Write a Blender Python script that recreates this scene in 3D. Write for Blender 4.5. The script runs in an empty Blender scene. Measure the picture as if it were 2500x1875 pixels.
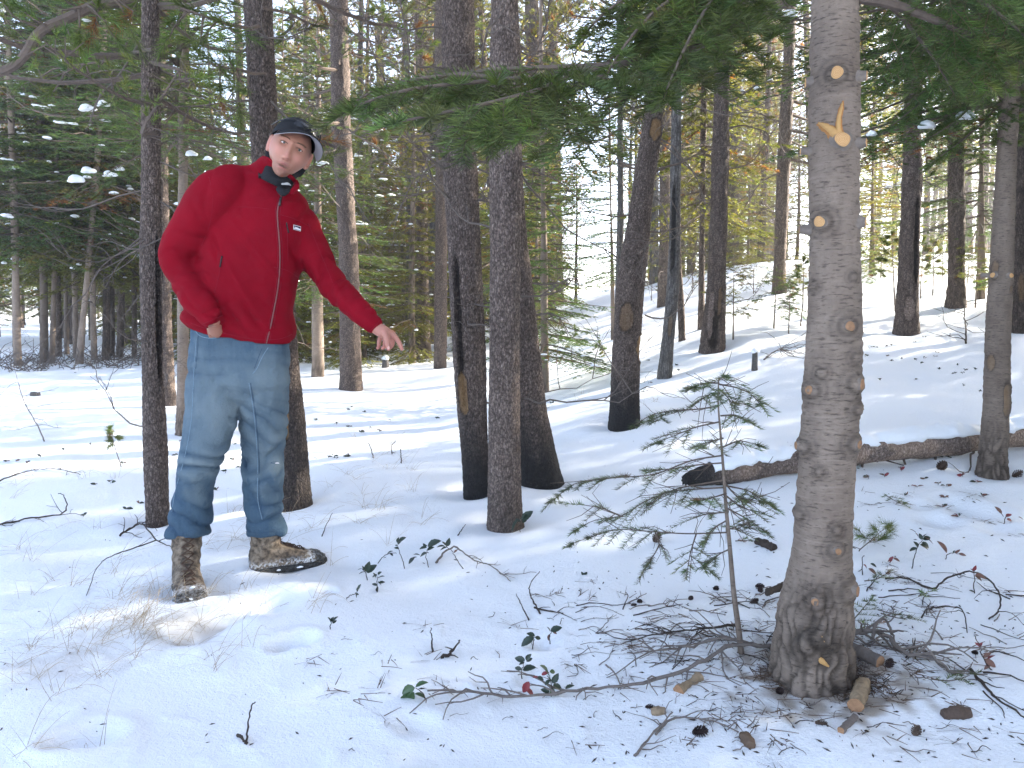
import bpy, math, random
import numpy as np
from mathutils import Vector, Matrix

random.seed(11)
RNG = np.random.default_rng(11)
SC = bpy.context.scene
COL = SC.collection
R = math.radians

# ------------------------------------------------------------------ camera, world, sun, exposure
FPX, CX, CY, PITCH, CAMZ = 1888.0, 1250.0, 937.5, R(5.0), 1.10
cam_d = bpy.data.cameras.new('camera')
cam_d.sensor_width = 36.0
cam_d.lens = 36.0 * FPX / 2500.0
cam_d.clip_start = 0.05
cam_d.clip_end = 2000.0
cam = bpy.data.objects.new('camera', cam_d)
cam.location = (0, 0, CAMZ)
cam.rotation_euler = (R(90) - PITCH, 0, 0)
COL.objects.link(cam)
SC.camera = cam

SUN_AZ = R(24.0)        # angle from +X towards +Y (sun stands to the right, behind the trees)
SUN_EL = R(24.0)
world = bpy.data.worlds.new('World')
SC.world = world
world.use_nodes = True
wn = world.node_tree
bg = wn.nodes['Background']
sky = wn.nodes.new('ShaderNodeTexSky')
sky.sky_type = 'NISHITA'
sky.sun_disc = False
sky.sun_elevation = SUN_EL
sky.sun_rotation = R(90.0) - SUN_AZ
sky.altitude = 1500.0
sky.air_density = 0.8
sky.dust_density = 5.0
sky.ozone_density = 0.4
hs = wn.nodes.new('ShaderNodeHueSaturation')      # the camera's white balance, set for the shade
hs.inputs['Saturation'].default_value = 0.77
wn.links.new(sky.outputs[0], hs.inputs['Color'])
wn.links.new(hs.outputs[0], bg.inputs['Color'])
bg.inputs['Strength'].default_value = 0.15

sun_d = bpy.data.lights.new('sun', 'SUN')
sun_d.energy = 4.4
sun_d.angle = R(0.55)
sun_d.color = (1.0, 0.93, 0.80)
sun = bpy.data.objects.new('sun', sun_d)
sdir = Vector((math.cos(SUN_AZ) * math.cos(SUN_EL), math.sin(SUN_AZ) * math.cos(SUN_EL), math.sin(SUN_EL)))
sun.rotation_euler = sdir.to_track_quat('Z', 'Y').to_euler()
sun.location = (20, 12, 14)
COL.objects.link(sun)

SC.view_settings.view_transform = 'Standard'
SC.view_settings.look = 'None'
SC.view_settings.exposure = 2.72
SC.view_settings.gamma = 1.0
SC.view_settings.use_curve_mapping = False
SC.render.engine = 'CYCLES'
SC.cycles.use_denoising = True
SC.cycles.max_bounces = 7
SC.cycles.diffuse_bounces = 4
SC.cycles.glossy_bounces = 2
SC.cycles.transmission_bounces = 4
SC.cycles.sample_clamp_indirect = 6.0

# ------------------------------------------------------------------ numeric helpers
def _hash(ix, iy, iz, seed):
    h = (ix.astype(np.int64) * 374761393 + iy.astype(np.int64) * 668265263 + iz.astype(np.int64) * 2147483647 + seed * 974711) & 0x7fffffff
    h = ((h ^ (h >> 13)) * 1274126177) & 0x7fffffff
    h = ((h ^ (h >> 16)) * 668265263) & 0x7fffffff
    return (h ^ (h >> 15)).astype(np.float64) / 0x7fffffff

def vnoise(p, seed=0):
    """smooth value noise in -1..1 for points (N,3)"""
    p = np.atleast_2d(np.asarray(p, float))
    i = np.floor(p).astype(np.int64)
    f = p - i
    f = f * f * (3 - 2 * f)
    out = 0
    for dx in (0, 1):
        wx = f[:, 0] if dx else 1 - f[:, 0]
        for dy in (0, 1):
            wy = f[:, 1] if dy else 1 - f[:, 1]
            for dz in (0, 1):
                wz = f[:, 2] if dz else 1 - f[:, 2]
                out = out + wx * wy * wz * _hash(i[:, 0] + dx, i[:, 1] + dy, i[:, 2] + dz, seed)
    return out * 2 - 1

def fbm(p, octv=3, seed=0):
    a, s, o = 1.0, 0.0, 0
    p = np.atleast_2d(np.asarray(p, float))
    for k in range(octv):
        o = o + a * vnoise(p * (2.03 ** k) + 17.3 * k, seed + k)
        s += a
        a *= 0.5
    return o / s

def cells(p, seed=0):
    """cellular noise: distance to nearest, difference to the second, id of the nearest"""
    p = np.atleast_2d(np.asarray(p, float))
    i = np.floor(p).astype(np.int64)
    f1 = np.full(len(p), 9.0); f2 = np.full(len(p), 9.0); idn = np.zeros(len(p))
    for dx in (-1, 0, 1):
        for dy in (-1, 0, 1):
            for dz in (-1, 0, 1):
                c = i + np.array((dx, dy, dz))
                h1 = _hash(c[:, 0], c[:, 1], c[:, 2], seed)
                h2 = _hash(c[:, 0], c[:, 1], c[:, 2], seed + 31)
                h3 = _hash(c[:, 0], c[:, 1], c[:, 2], seed + 57)
                d = np.sqrt((c[:, 0] + h1 - p[:, 0]) ** 2 + (c[:, 1] + h2 - p[:, 1]) ** 2 + (c[:, 2] + h3 - p[:, 2]) ** 2)
                m = d < f1
                f2 = np.where(m, f1, np.minimum(f2, d))
                idn = np.where(m, h1 * 0.37 + h2 * 0.63, idn)
                f1 = np.where(m, d, f1)
    return f1, f2 - f1, idn

def sstep(a, b, x):
    t = np.clip((np.asarray(x, float) - a) / (b - a), 0, 1)
    return t * t * (3 - 2 * t)

def unit(v):
    v = np.asarray(v, float)
    return v / np.maximum(np.linalg.norm(v, axis=-1, keepdims=True), 1e-9)

def lerp(a, b, t):
    return a + (b - a) * t

# ------------------------------------------------------------------ terrain
PITS = []      # (x, y, radius, depth): wells round the trunks, holes in the snow, bootprints

def h_base(x, y):
    x = np.asarray(x, float); y = np.asarray(y, float)
    S = sstep(-0.16, 0.36, x / np.maximum(np.abs(y), 3.0)) * np.where(y > 0, 1, sstep(-12, 0, y))
    u = y - 5 + 0.5 * x
    sp = np.where(u > 12, u, 1.5 * np.log1p(np.exp(np.minimum(u, 13) / 1.5)))
    sp = np.minimum(sp, 17) + 0.35 * np.maximum(sp - 17, 0)
    return 0.130 * sp * S + 0.016 * np.clip(y - 4, 0, 60)

def h_all(x, y, fine=True):
    x = np.atleast_1d(np.asarray(x, float)); y = np.atleast_1d(np.asarray(y, float))
    z = h_base(x, y)
    p = np.stack([x, y, np.zeros_like(x)], 1)
    z = z + 0.055 * vnoise(p * 0.42, 3) + 0.034 * vnoise(p * 1.05 + 5, 5) * 1.0
    if fine:
        z = z + 0.015 * vnoise(p * 2.6, 7) + 0.004 * vnoise(p * 6.1, 9)
        n = vnoise(p * 15.0, 12)
        z = z + 0.0015 * n + 0.005 * sstep(0.45, 0.95, n) * sstep(-0.2, 0.5, vnoise(p * 1.3, 21))
    for (a, b, r, d) in PITS:
        q = ((x - a) ** 2 + (y - b) ** 2) / (r * r)
        m = q < 9
        if m.any():
            z = np.where(m, z - d * np.exp(-q * 1.4) + 0.22 * d * np.exp(-(np.sqrt(q) - 1.45) ** 2 * 4), z)
    return z

def hz(x, y):
    return float(h_all(x, y)[0])

def ray(px, py):
    a = (px - CX) / FPX; b = -(py - CY) / FPX
    return Vector((a, math.cos(PITCH) + b * math.sin(PITCH), -math.sin(PITCH) + b * math.cos(PITCH)))

def W(px, py, depth):
    """the point at world depth Y that is seen at a photograph pixel"""
    d = ray(px, py)
    return Vector((0, 0, CAMZ)) + d * (depth / d.y)

def G(px, py):
    """the point where the ground is seen at a photograph pixel"""
    d = ray(px, py)
    ys = np.concatenate([np.arange(1.2, 12, 0.02), np.arange(12, 140, 0.15)])
    t = ys / d.y
    gap = CAMZ + d.z * t - h_all(d.x * t, ys)
    k = np.argmax(gap < 0)
    if gap[k] >= 0:
        k = len(ys) - 1
    return Vector((d.x * t[k], ys[k], float(h_all(d.x * t[k], ys[k])[0])))

# ------------------------------------------------------------------ object helpers
def tag(o, label=None, cat=None, group=None, kind=None):
    if label: o['label'] = label
    if cat: o['category'] = cat
    if group: o['group'] = group
    if kind: o['kind'] = kind
    return o

def empty(name, loc, label=None, cat=None, group=None, rz=0.0):
    o = bpy.data.objects.new(name, None)
    o.empty_display_size = 0.1
    o.location = loc
    o.rotation_euler = (0, 0, rz)
    COL.objects.link(o)
    return tag(o, label, cat, group)

def link(name, me, parent=None):
    o = bpy.data.objects.new(name, me)
    COL.objects.link(o)
    if parent is not None:
        o.parent = parent
    return o

class MB:
    """collects vertices, triangles and quads with a vertex colour, and builds one mesh"""
    def __init__(self):
        self.v, self.c, self.t, self.q, self.tm, self.qm, self.n = [], [], [], [], [], [], 0

    def add(self, v, tris=None, quads=None, col=(1, 0, 0), m=0):
        v = np.asarray(v, float).reshape(-1, 3)
        c = np.asarray(col, float)
        if c.ndim == 1:
            c = np.broadcast_to(c, (len(v), 3))
        self.v.append(v); self.c.append(c)
        if tris is not None and len(tris):
            t = np.asarray(tris, np.int64).reshape(-1, 3) + self.n
            self.t.append(t); self.tm.append(np.full(len(t), m))
        if quads is not None and len(quads):
            q = np.asarray(quads, np.int64).reshape(-1, 4) + self.n
            self.q.append(q); self.qm.append(np.full(len(q), m))
        self.n += len(v)

    def tube(self, pts, rad, n=6, col=(1, 0, 0), m=0, cap=True):
        pts = np.asarray([tuple(p) for p in pts], float)
        k = len(pts)
        rad = np.broadcast_to(np.asarray(rad, float), (k,))
        tan = unit(np.gradient(pts, axis=0))
        ref = np.array((0, 0, 1.0)) if abs(tan[:, 2]).mean() < 0.8 else np.array((1.0, 0, 0))
        a = unit(np.cross(tan, ref)); b = np.cross(tan, a)
        th = np.arange(n) * 2 * math.pi / n
        v = pts[:, None] + rad[:, None, None] * (np.cos(th)[None, :, None] * a[:, None] + np.sin(th)[None, :, None] * b[:, None])
        i = np.arange(k - 1)[:, None] * n; j = np.arange(n)[None]; j2 = (j + 1) % n
        q = np.stack([i + j, i + j2, i + n + j2, i + n + j], -1).reshape(-1, 4)
        vv = v.reshape(-1, 3)
        tr = []
        if cap:
            vv = np.concatenate([vv, pts[:1], pts[-1:]])
            c0, c1 = k * n, k * n + 1
            tr = [(c0, (s + 1) % n, s) for s in range(n)] + [(c1, (k - 1) * n + s, (k - 1) * n + (s + 1) % n) for s in range(n)]
        if np.ndim(col) == 2 and len(col) == k:
            col = np.concatenate([np.repeat(np.asarray(col), n, 0), np.asarray(col)[[0, -1]]]) if cap else np.repeat(np.asarray(col), n, 0)
        self.add(vv, tr, q, col, m)

    def mesh(self, name, mats, smooth=True):
        me = bpy.data.meshes.new(name)
        v = np.concatenate(self.v).astype(np.float32)
        t = np.concatenate(self.t) if self.t else np.zeros((0, 3), np.int64)
        q = np.concatenate(self.q) if self.q else np.zeros((0, 4), np.int64)
        nt, nq = len(t), len(q)
        me.vertices.add(len(v)); me.vertices.foreach_set('co', v.ravel())
        me.loops.add(nt * 3 + nq * 4)
        me.loops.foreach_set('vertex_index', np.concatenate([t.ravel(), q.ravel()]).astype(np.int32))
        me.polygons.add(nt + nq)
        me.polygons.foreach_set('loop_start', np.concatenate([np.arange(nt) * 3, nt * 3 + np.arange(nq) * 4]).astype(np.int32))
        mi = np.concatenate(self.tm + self.qm).astype(np.int32) if (self.tm or self.qm) else np.zeros(0, np.int32)
        me.polygons.foreach_set('material_index', mi)
        me.polygons.foreach_set('use_smooth', np.full(nt + nq, smooth))
        for mt in (mats if isinstance(mats, (list, tuple)) else [mats]):
            me.materials.append(mt)
        ca = me.attributes.new('Col', 'FLOAT_COLOR', 'POINT')
        c = np.concatenate(self.c)
        ca.data.foreach_set('color', np.concatenate([c, np.ones((len(c), 1))], 1).astype(np.float32).ravel())
        me.update(calc_edges=True)
        me.validate()
        return me

    def build(self, name, mats, parent=None, smooth=True):
        return link(name, self.mesh(name, mats, smooth), parent)

def copy_tree(o, parent=None):
    c = o.copy()
    COL.objects.link(c)
    if parent is not None:
        c.parent = parent
    for ch in list(o.children):
        copy_tree(ch, c)
    return c

# ------------------------------------------------------------------ materials
class NT:
    def __init__(self, name):
        self.m = bpy.data.materials.new(name)
        self.m.use_nodes = True
        self.t = self.m.node_tree
        self.p = self.t.nodes['Principled BSDF']
        self.out = self.t.nodes['Material Output']

    def n(self, kind, **kw):
        x = self.t.nodes.new('ShaderNode' + kind)
        ins = kw.pop('ins', {})
        for k, v in kw.items():
            setattr(x, k, v)
        for k, v in ins.items():
            if hasattr(v, 'is_output') or isinstance(v, bpy.types.NodeSocket):
                self.t.links.new(v, x.inputs[k])
            else:
                x.inputs[k].default_value = v
        return x

    def obj(self, scale=(1, 1, 1)):
        tc = self.n('TexCoord')
        mp = self.n('Mapping', ins={'Vector': tc.outputs['Object'], 'Scale': scale})
        return mp.outputs[0]

    def noise(self, vec, scale, detail=3.0, rough=0.55):
        return self.n('TexNoise', ins={'Vector': vec, 'Scale': scale, 'Detail': detail, 'Roughness': rough}).outputs['Fac']

    def ramp(self, fac, stops):
        r = self.n('ValToRGB', ins={'Fac': fac})
        e = r.color_ramp.elements
        while len(e) < len(stops):
            e.new(0.5)
        for i, (pos, c) in enumerate(stops):
            e[i].position = pos
            e[i].color = (*c, 1) if len(c) == 3 else c
        return r.outputs['Color']

    def mix(self, fac, a, b, mode='MIX'):
        x = self.n('Mix', data_type='RGBA', blend_type=mode)
        for k, v in ((0, fac), (6, a), (7, b)):
            if isinstance(v, bpy.types.NodeSocket):
                self.t.links.new(v, x.inputs[k])
            else:
                x.inputs[k].default_value = v if k == 0 else (*v[:3], 1)
        return x.outputs[2]

    def math(self, op, a, b=0.0, clamp=False):
        x = self.n('Math', operation=op, use_clamp=clamp)
        for k, v in ((0, a), (1, b)):
            if isinstance(v, bpy.types.NodeSocket):
                self.t.links.new(v, x.inputs[k])
            else:
                x.inputs[k].default_value = v
        return x.outputs[0]

    def col(self):
        a = self.n('Attribute', attribute_name='Col')
        s = self.n('SeparateColor', ins={'Color': a.outputs['Color']})
        return s.outputs[0], s.outputs[1], s.outputs[2]

    def bump(self, hgt, strength=0.5, dist=0.01):
        b = self.n('Bump', ins={'Height': hgt, 'Strength': strength, 'Distance': dist})
        self.t.links.new(b.outputs[0], self.p.inputs['Normal'])

    def set(self, color=None, rough=None, spec=None):
        for k, v in (('Base Color', color), ('Roughness', rough), ('Specular IOR Level', spec)):
            if v is None: continue
            if isinstance(v, bpy.types.NodeSocket):
                self.t.links.new(v, self.p.inputs[k])
            else:
                self.p.inputs[k].default_value = (*v, 1) if k == 'Base Color' else v
        return self.m

def mat_snow():
    k = NT('snow')
    v = k.obj()
    n1 = k.noise(v, 38.0, 5.0, 0.65)
    n2 = k.noise(v, 3.2, 3.0)
    n3 = k.noise(v, 260.0, 2.0)
    c = k.mix(n2, (0.86, 0.885, 0.92), (0.90, 0.915, 0.935))
    r, g, b = k.col()
    c = k.mix(g, c, (0.30, 0.24, 0.18))
    hgt = k.math('ADD', k.math('MULTIPLY', n1, 0.8), k.math('MULTIPLY', n3, 0.25))
    k.bump(k.math('ADD', hgt, k.math('MULTIPLY', k.noise(v, 105.0, 4.0, 0.7), 0.6)), 0.75, 0.014)
    k.p.inputs['Subsurface Weight'].default_value = 0.0
    return k.set(c, 0.62, 0.25)

def mat_bark(name, dark, mid, light, plate=(34, 34, 13), streak=False, char=True):
    k = NT(name)
    v = k.obj(plate)
    vo = k.n('TexVoronoi', ins={'Vector': v, 'Scale': 1.0}, feature='DISTANCE_TO_EDGE').outputs['Distance']
    vc = k.n('TexVoronoi', ins={'Vector': v, 'Scale': 1.0}, feature='F1').outputs['Color']
    vs = k.n('SeparateColor', ins={'Color': vc}).outputs[0]
    n1 = k.noise(k.obj(), 75.0, 4.0, 0.7)
    n2 = k.noise(k.obj((1, 1, 0.5)), 4.5, 3.0)
    r, g, b = k.col()
    if streak:
        s1 = k.noise(k.obj((7, 7, 85)), 1.0, 2.5, 0.6)
        s2 = k.noise(k.obj((38, 38, 190)), 1.0, 3.0, 0.6)
        n3 = k.noise(k.obj((1, 1, 0.6)), 11.0, 4.0, 0.6)
        base = k.mix(n2, mid, light)
        base = k.mix(k.ramp(n3, [(0.42, (0, 0, 0)), (0.66, (0.55, 0.55, 0.55))]), base, (0.155, 0.115, 0.09))
        base = k.mix(k.math('MULTIPLY', n1, 0.5), base, dark)
        ln = k.ramp(s2, [(0.56, (0, 0, 0)), (0.68, (1, 1, 1))])
        base = k.mix(k.math('MULTIPLY', ln, 0.7), base, dark)
        hl = k.ramp(s1, [(0.55, (0, 0, 0)), (0.75, (1, 1, 1))])
        base = k.mix(k.math('MULTIPLY', hl, 0.35), base, light)
        hgt = k.math('SUBTRACT', k.math('ADD', k.math('MULTIPLY', s1, 0.7), k.math('MULTIPLY', n1, 0.6)), k.math('MULTIPLY', ln, 0.5))
        k.bump(hgt, 0.7, 0.006)
    else:
        base = k.mix(vs, mid, light)
        base = k.mix(k.math('MULTIPLY', n2, 0.5), base, dark)
        gr = k.ramp(n1, [(0.40, (1, 1, 1)), (0.62, (0, 0, 0))])
        base = k.mix(k.math('MULTIPLY', gr, 0.75), base, dark)
        cr = k.ramp(vo, [(0.02, (1, 1, 1)), (0.16, (0, 0, 0))])
        base = k.mix(k.math('MULTIPLY', cr, 0.6), base, tuple(0.5 * x for x in dark))
        hgt = k.math('ADD', k.math('MULTIPLY', k.ramp(vo, [(0.0, (0, 0, 0)), (0.25, (1, 1, 1))]), 0.8), k.math('MULTIPLY', n1, 0.7))
        k.bump(hgt, 0.9, 0.008)
    # vertex colour: red = tone of the bark plate, green = char, blue = bare wood
    base = k.mix(1.0, base, k.n('CombineColor', ins={0: r, 1: r, 2: r}).outputs[0], 'MULTIPLY')
    wood = k.mix(k.noise(k.obj((60, 60, 3)), 1.0, 3.0), (0.36, 0.225, 0.105), (0.21, 0.125, 0.065))
    base = k.mix(k.math('MULTIPLY', b, 0.8), base, wood)
    base = k.mix(g, base, k.mix(n1, (0.010, 0.010, 0.011), (0.040, 0.037, 0.036)))
    return k.set(base, 0.85, 0.2)

def mat_needle(name, trans=0.38, sat=1.0):
    """vertex colour carries each shoot's own leaf colour"""
    k = NT(name)
    a = k.n('Attribute', attribute_name='Col')
    c = a.outputs['Color']
    oi = k.n('ObjectInfo').outputs['Random']
    c = k.n('HueSaturation', ins={'Color': c, 'Value': k.math('ADD', k.math('MULTIPLY', oi, 0.5), 0.75), 'Saturation': sat}).outputs[0]
    k.set(c, 0.5, 0.3)
    tr = k.n('BsdfTranslucent', ins={'Color': k.mix(1.0, c, (1.75, 1.7, 0.8), 'MULTIPLY')})
    mx = k.n('MixShader', ins={0: trans})
    k.t.links.new(k.p.outputs[0], mx.inputs[1])
    k.t.links.new(tr.outputs[0], mx.inputs[2])
    k.t.links.new(mx.outputs[0], k.out.inputs['Surface'])
    return k.m

def mat_plain(name, color, rough=0.7, spec=0.3, var=0.25, scale=40.0, bump=0.0):
    k = NT(name)
    n = k.noise(k.obj(), scale, 4.0)
    lo = tuple(x * (1 - var) for x in color); hi = tuple(min(1, x * (1 + var)) for x in color)
    if bump:
        k.bump(n, bump, 0.004)
    return k.set(k.mix(n, lo, hi), rough, spec)

def mat_cut():
    """sawn wood with growth rings round the object's own axis"""
    k = NT('cut_wood')
    v = k.obj()
    ln = k.n('VectorMath', operation='LENGTH', ins={0: k.n('VectorMath', operation='MULTIPLY', ins={0: v, 1: (1, 1, 0)}).outputs[0]}).outputs['Value']
    w = k.math('SINE', k.math('MULTIPLY', ln, 1500.0))
    c = k.mix(k.math('MULTIPLY', k.math('ADD', w, 1.0), 0.5), (0.66, 0.42, 0.20), (0.52, 0.29, 0.12))
    c = k.mix(k.math('MULTIPLY', k.noise(v, 90.0), 0.6), c, (0.40, 0.19, 0.07))
    return k.set(c, 0.7, 0.3)

M = {}
M['snow'] = mat_snow()
M['pine_bark'] = mat_bark('pine_bark', (0.068, 0.050, 0.042), (0.245, 0.185, 0.157), (0.40, 0.315, 0.27), (95, 95, 34))
M['pine_bark_far'] = mat_bark('pine_bark_far', (0.055, 0.044, 0.038), (0.21, 0.155, 0.125), (0.34, 0.255, 0.205), (44, 44, 15))
M['fir_bark'] = mat_bark('fir_bark', (0.075, 0.058, 0.048), (0.222, 0.168, 0.132), (0.350, 0.280, 0.226), streak=True)
M['grey_bark'] = mat_bark('grey_bark', (0.07, 0.064, 0.06), (0.19, 0.175, 0.165), (0.30, 0.28, 0.265), (60, 60, 6))
M['needle'] = mat_needle('needle', 0.40)
M['needle_far'] = mat_needle('needle_far', 0.5)
M['stub_bark'] = mat_plain('stub_bark', (0.20, 0.165, 0.14), 0.85, 0.2, 0.4, 70, 0.5)
M['twig'] = mat_plain('twig', (0.115, 0.088, 0.072), 0.85, 0.2, 0.45, 60)
M['dead_twig'] = mat_plain('dead_twig', (0.125, 0.102, 0.088), 0.85, 0.2, 0.4, 50)
M['cut'] = mat_cut()
M['wood'] = mat_plain('bare_wood', (0.52, 0.34, 0.16), 0.75, 0.25, 0.3, 35, 0.3)

# ------------------------------------------------------------------ needles, shoots, boughs
UP = np.array((0, 0, 1.0))

def add_needles(mb, base, dirn, side, length, width, col, seg=1, bend=None, m=0):
    """each needle is a narrow pointed blade; seg=1 one triangle, seg=2 three triangles with a bend"""
    n = len(base)
    w = (np.asarray(width) * 0.5).reshape(-1, 1) * side
    L = np.asarray(length).reshape(-1, 1)
    c = np.broadcast_to(np.asarray(col, float), (n, 3))
    if seg == 1:
        v = np.stack([base - w, base + w, base + dirn * L], 1).reshape(-1, 3)
        t = np.arange(n * 3).reshape(-1, 3)
        mb.add(v, t, None, np.repeat(c, 3, 0), m)
    else:
        bd = np.zeros((n, 3)) if bend is None else bend
        mid = base + dirn * L * 0.55 + bd * L * 0.06
        tip = base + dirn * L * 0.97 + bd * L * 0.26
        v = np.stack([base - w * 0.7, base + w * 0.7, mid + w, mid - w, tip], 1).reshape(-1, 3)
        o = np.arange(n)[:, None] * 5
        t = np.concatenate([o + (0, 1, 2), o + (0, 2, 3), o + (3, 2, 4)])
        mb.add(v, t, None, np.repeat(c, 5, 0), m)

def shoots(mb, P, D, U, L, k, nl, nw, style='flat', seg=1, col=None, rng=RNG, ang=(50, 75), twig=None, tipd=1.0, m=0):
    """P start, D direction, U up of S shoots; k needles on each. Adds a thin stem as well when twig is a radius"""
    P = np.asarray(P, float); D = unit(D); U = np.asarray(U, float); L = np.asarray(L, float)
    S = len(P)
    if S == 0: return
    B = unit(np.cross(D, U)); U = np.cross(B, D)
    t = (np.arange(k) + 0.5) / k
    t = np.clip(t[None] + rng.normal(0, 0.4 / k, (S, k)), 0, 1)
    if style == 'flat':
        a = np.where(np.arange(k) % 2, 0.0, math.pi)[None] + rng.normal(0, 0.42, (S, k))
        a = np.where(np.cos(a) > 0, a + 0.28, a - 0.28)      # both ranks lift a little
    elif style == 'brush':
        a = rng.uniform(-0.5, math.pi + 0.5, (S, k))
    else:
        a = rng.uniform(0, 2 * math.pi, (S, k))
    rad = np.cos(a)[..., None] * B[:, None] + np.sin(a)[..., None] * U[:, None]
    th = np.radians(rng.uniform(ang[0], ang[1], (S, k))) * (1 - 0.45 * tipd * t ** 3)
    d = np.cos(th)[..., None] * D[:, None] + np.sin(th)[..., None] * rad
    sag = -0.10 * (t ** 2) * L[:, None]
    base = P[:, None] + D[:, None] * (t * L[:, None])[..., None] + UP * sag[..., None]
    sd = unit(np.cross(d.reshape(-1, 3), rng.normal(0, 1, (S * k, 3))))
    ln = nl * rng.uniform(0.7, 1.12, S * k) * (1 - 0.35 * np.abs(t.reshape(-1) - 0.45))
    if col is None: col = np.tile((0.05, 0.085, 0.03), (S, 1))
    cc = np.repeat(np.asarray(col, float), k, 0) * rng.uniform(0.55, 1.5, (S * k, 1))
    bend = np.repeat(U, k, 0) * 0.8 + np.repeat(D, k, 0) * 0.5
    add_needles(mb, base.reshape(-1, 3), d.reshape(-1, 3), sd, ln, nw * rng.uniform(0.8, 1.2, S * k), cc, seg, bend, m)
    if twig:
        ts = np.linspace(0, 1, 3)
        c0 = P[:, None] + D[:, None] * (ts[None] * L[:, None])[..., None] + UP * (-0.10 * ts ** 2 * L[:, None])[..., None]
        rr = twig * (1.15 - ts)
        ring = []
        for q in range(3):
            an = q * 2.0944
            ring.append(c0 + rr[None, :, None] * (math.cos(an) * B[:, None] + math.sin(an) * U[:, None]))
        v = np.stack(ring, 2).reshape(-1, 3)           # S,3,3
        o = np.arange(S)[:, None] * 9
        q = []
        for s in range(2):
            for e in range(3):
                q.append(o + (s * 3 + e, s * 3 + (e + 1) % 3, s * 3 + 3 + (e + 1) % 3, s * 3 + 3 + e))
        mb.add(v, None, np.concatenate(q), (0.11, 0.085, 0.06), m)

GREEN = {'fir': (0.062, 0.096, 0.032), 'fir_blue': (0.092, 0.115, 0.070), 'pine': (0.085, 0.110, 0.034), 'far': (0.112, 0.114, 0.032), 'bough': (0.082, 0.108, 0.040)}

def leafcol(kind, n, rng, dead=0.03, vary=0.3):
    g = np.array(GREEN[kind])
    c = g[None] * rng.uniform(1 - vary, 1 + vary, (n, 1)) * (1 + rng.normal(0, 0.08, (n, 3)))
    dm = rng.random(n) < dead
    c[dm] = np.array((0.17, 0.075, 0.03)) * rng.uniform(0.6, 1.2, (dm.sum(), 1))
    return np.clip(c, 0.004, 1)

def bough_shoots(path, up, wmax, rng, step=0.06, sub=True, droop=0.25, sharp=0.9, sublen=0.45):
    """flat spray of shoots to both sides of a limb; returns P, D, U, L"""
    path = np.asarray([tuple(p) for p in path], float)
    seg = np.linalg.norm(np.diff(path, axis=0), axis=1)
    s = np.concatenate([[0], np.cumsum(seg)])
    T = s[-1]
    out = []
    x = T * 0.10
    sidef = 1
    while x < T:
        f = x / T
        p = np.array([np.interp(x, s, path[:, i]) for i in range(3)])
        q = np.array([np.interp(min(T, x + 0.02), s, path[:, i]) for i in range(3)])
        d = unit(q - p + 1e-9 * UP)
        b = unit(np.cross(d, up))
        a = R(rng.uniform(40, 62))
        ln = wmax * (math.sin(min(1, f * 1.15 + 0.12) * math.pi) ** 0.6 * sharp + 0.18) * rng.uniform(0.75, 1.15)
        sd = unit(math.cos(a) * d + sidef * math.sin(a) * b - droop * rng.uniform(0.2, 1.3) * UP)
        out.append((p, sd, up, ln))
        if sub and ln > 0.12:
            y = ln * 0.28
            s2 = 1
            while y < ln * 0.93:
                pp = p + sd * y - UP * 0.1 * (y / ln) ** 2 * ln
                b2 = unit(np.cross(sd, up))
                a2 = R(rng.uniform(38, 58))
                d2 = unit(math.cos(a2) * sd + s2 * math.sin(a2) * b2 - droop * 0.8 * rng.uniform(0, 1.3) * UP)
                out.append((pp, d2, up, sublen * (ln - y) * rng.uniform(0.7, 1.15) + 0.03))
                s2 = -s2
                y += step * rng.uniform(0.75, 1.25)
        sidef = -sidef
        x += step * rng.uniform(0.7, 1.1)
    out.append((path[-2], unit(path[-1] - path[-2]), up, max(0.06, seg[-1] * 1.4)))
    return tuple(np.array(z) for z in zip(*out))
# ------------------------------------------------------------------ snow ground
# wells round trunk feet, trampled snow and holes (photograph pixels turned into ground points on the smooth terrain)
def pit(px, py, r, d):
    g = G(px, py)
    PITS.append((g.x, g.y, r, d))
_p = [(1164, 1200, .20, .05), (1240, 1270, .20, .04), (1330, 1170, .26, .05), (1524, 1030, .26, .07), (710, 1225, .24, .05),
      (385, 1270, .16, .04), (1985, 1640, .26, .035), (2420, 1150, .2, .04), (856, 940, .3, .05), (1740, 850, .3, .06), (2212, 805, .4, .08),
      (640, 1480, .13, .05), (468, 1440, .14, .05), (540, 1500, .10, .05), (500, 1530, .13, .05), (455, 1545, .09, .03),
      (730, 1568, .055, .05), (690, 1580, .05, .04), (215, 1795, .075, .05), (150, 1810, .05, .04), (800, 1450, .035, .04),
      (1130, 1690, .03, .015), (1330, 1570, .05, .025), (1290, 1660, .04, .02), (1010, 1770, .06, .02), (700, 1380, .12, .03),
      (2330, 1230, .10, .035), (2390, 1255, .12, .04), (2290, 1275, .09, .03), (2440, 1290, .09, .03), (2250, 1240, .07, .02), (1880, 1120, .1, .03)]
_g = [G(a, b) for a, b, r, d in _p]
PITS.extend([(g.x, g.y, r, d) for g, (a, b, r, d) in zip(_g, _p)])

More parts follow.
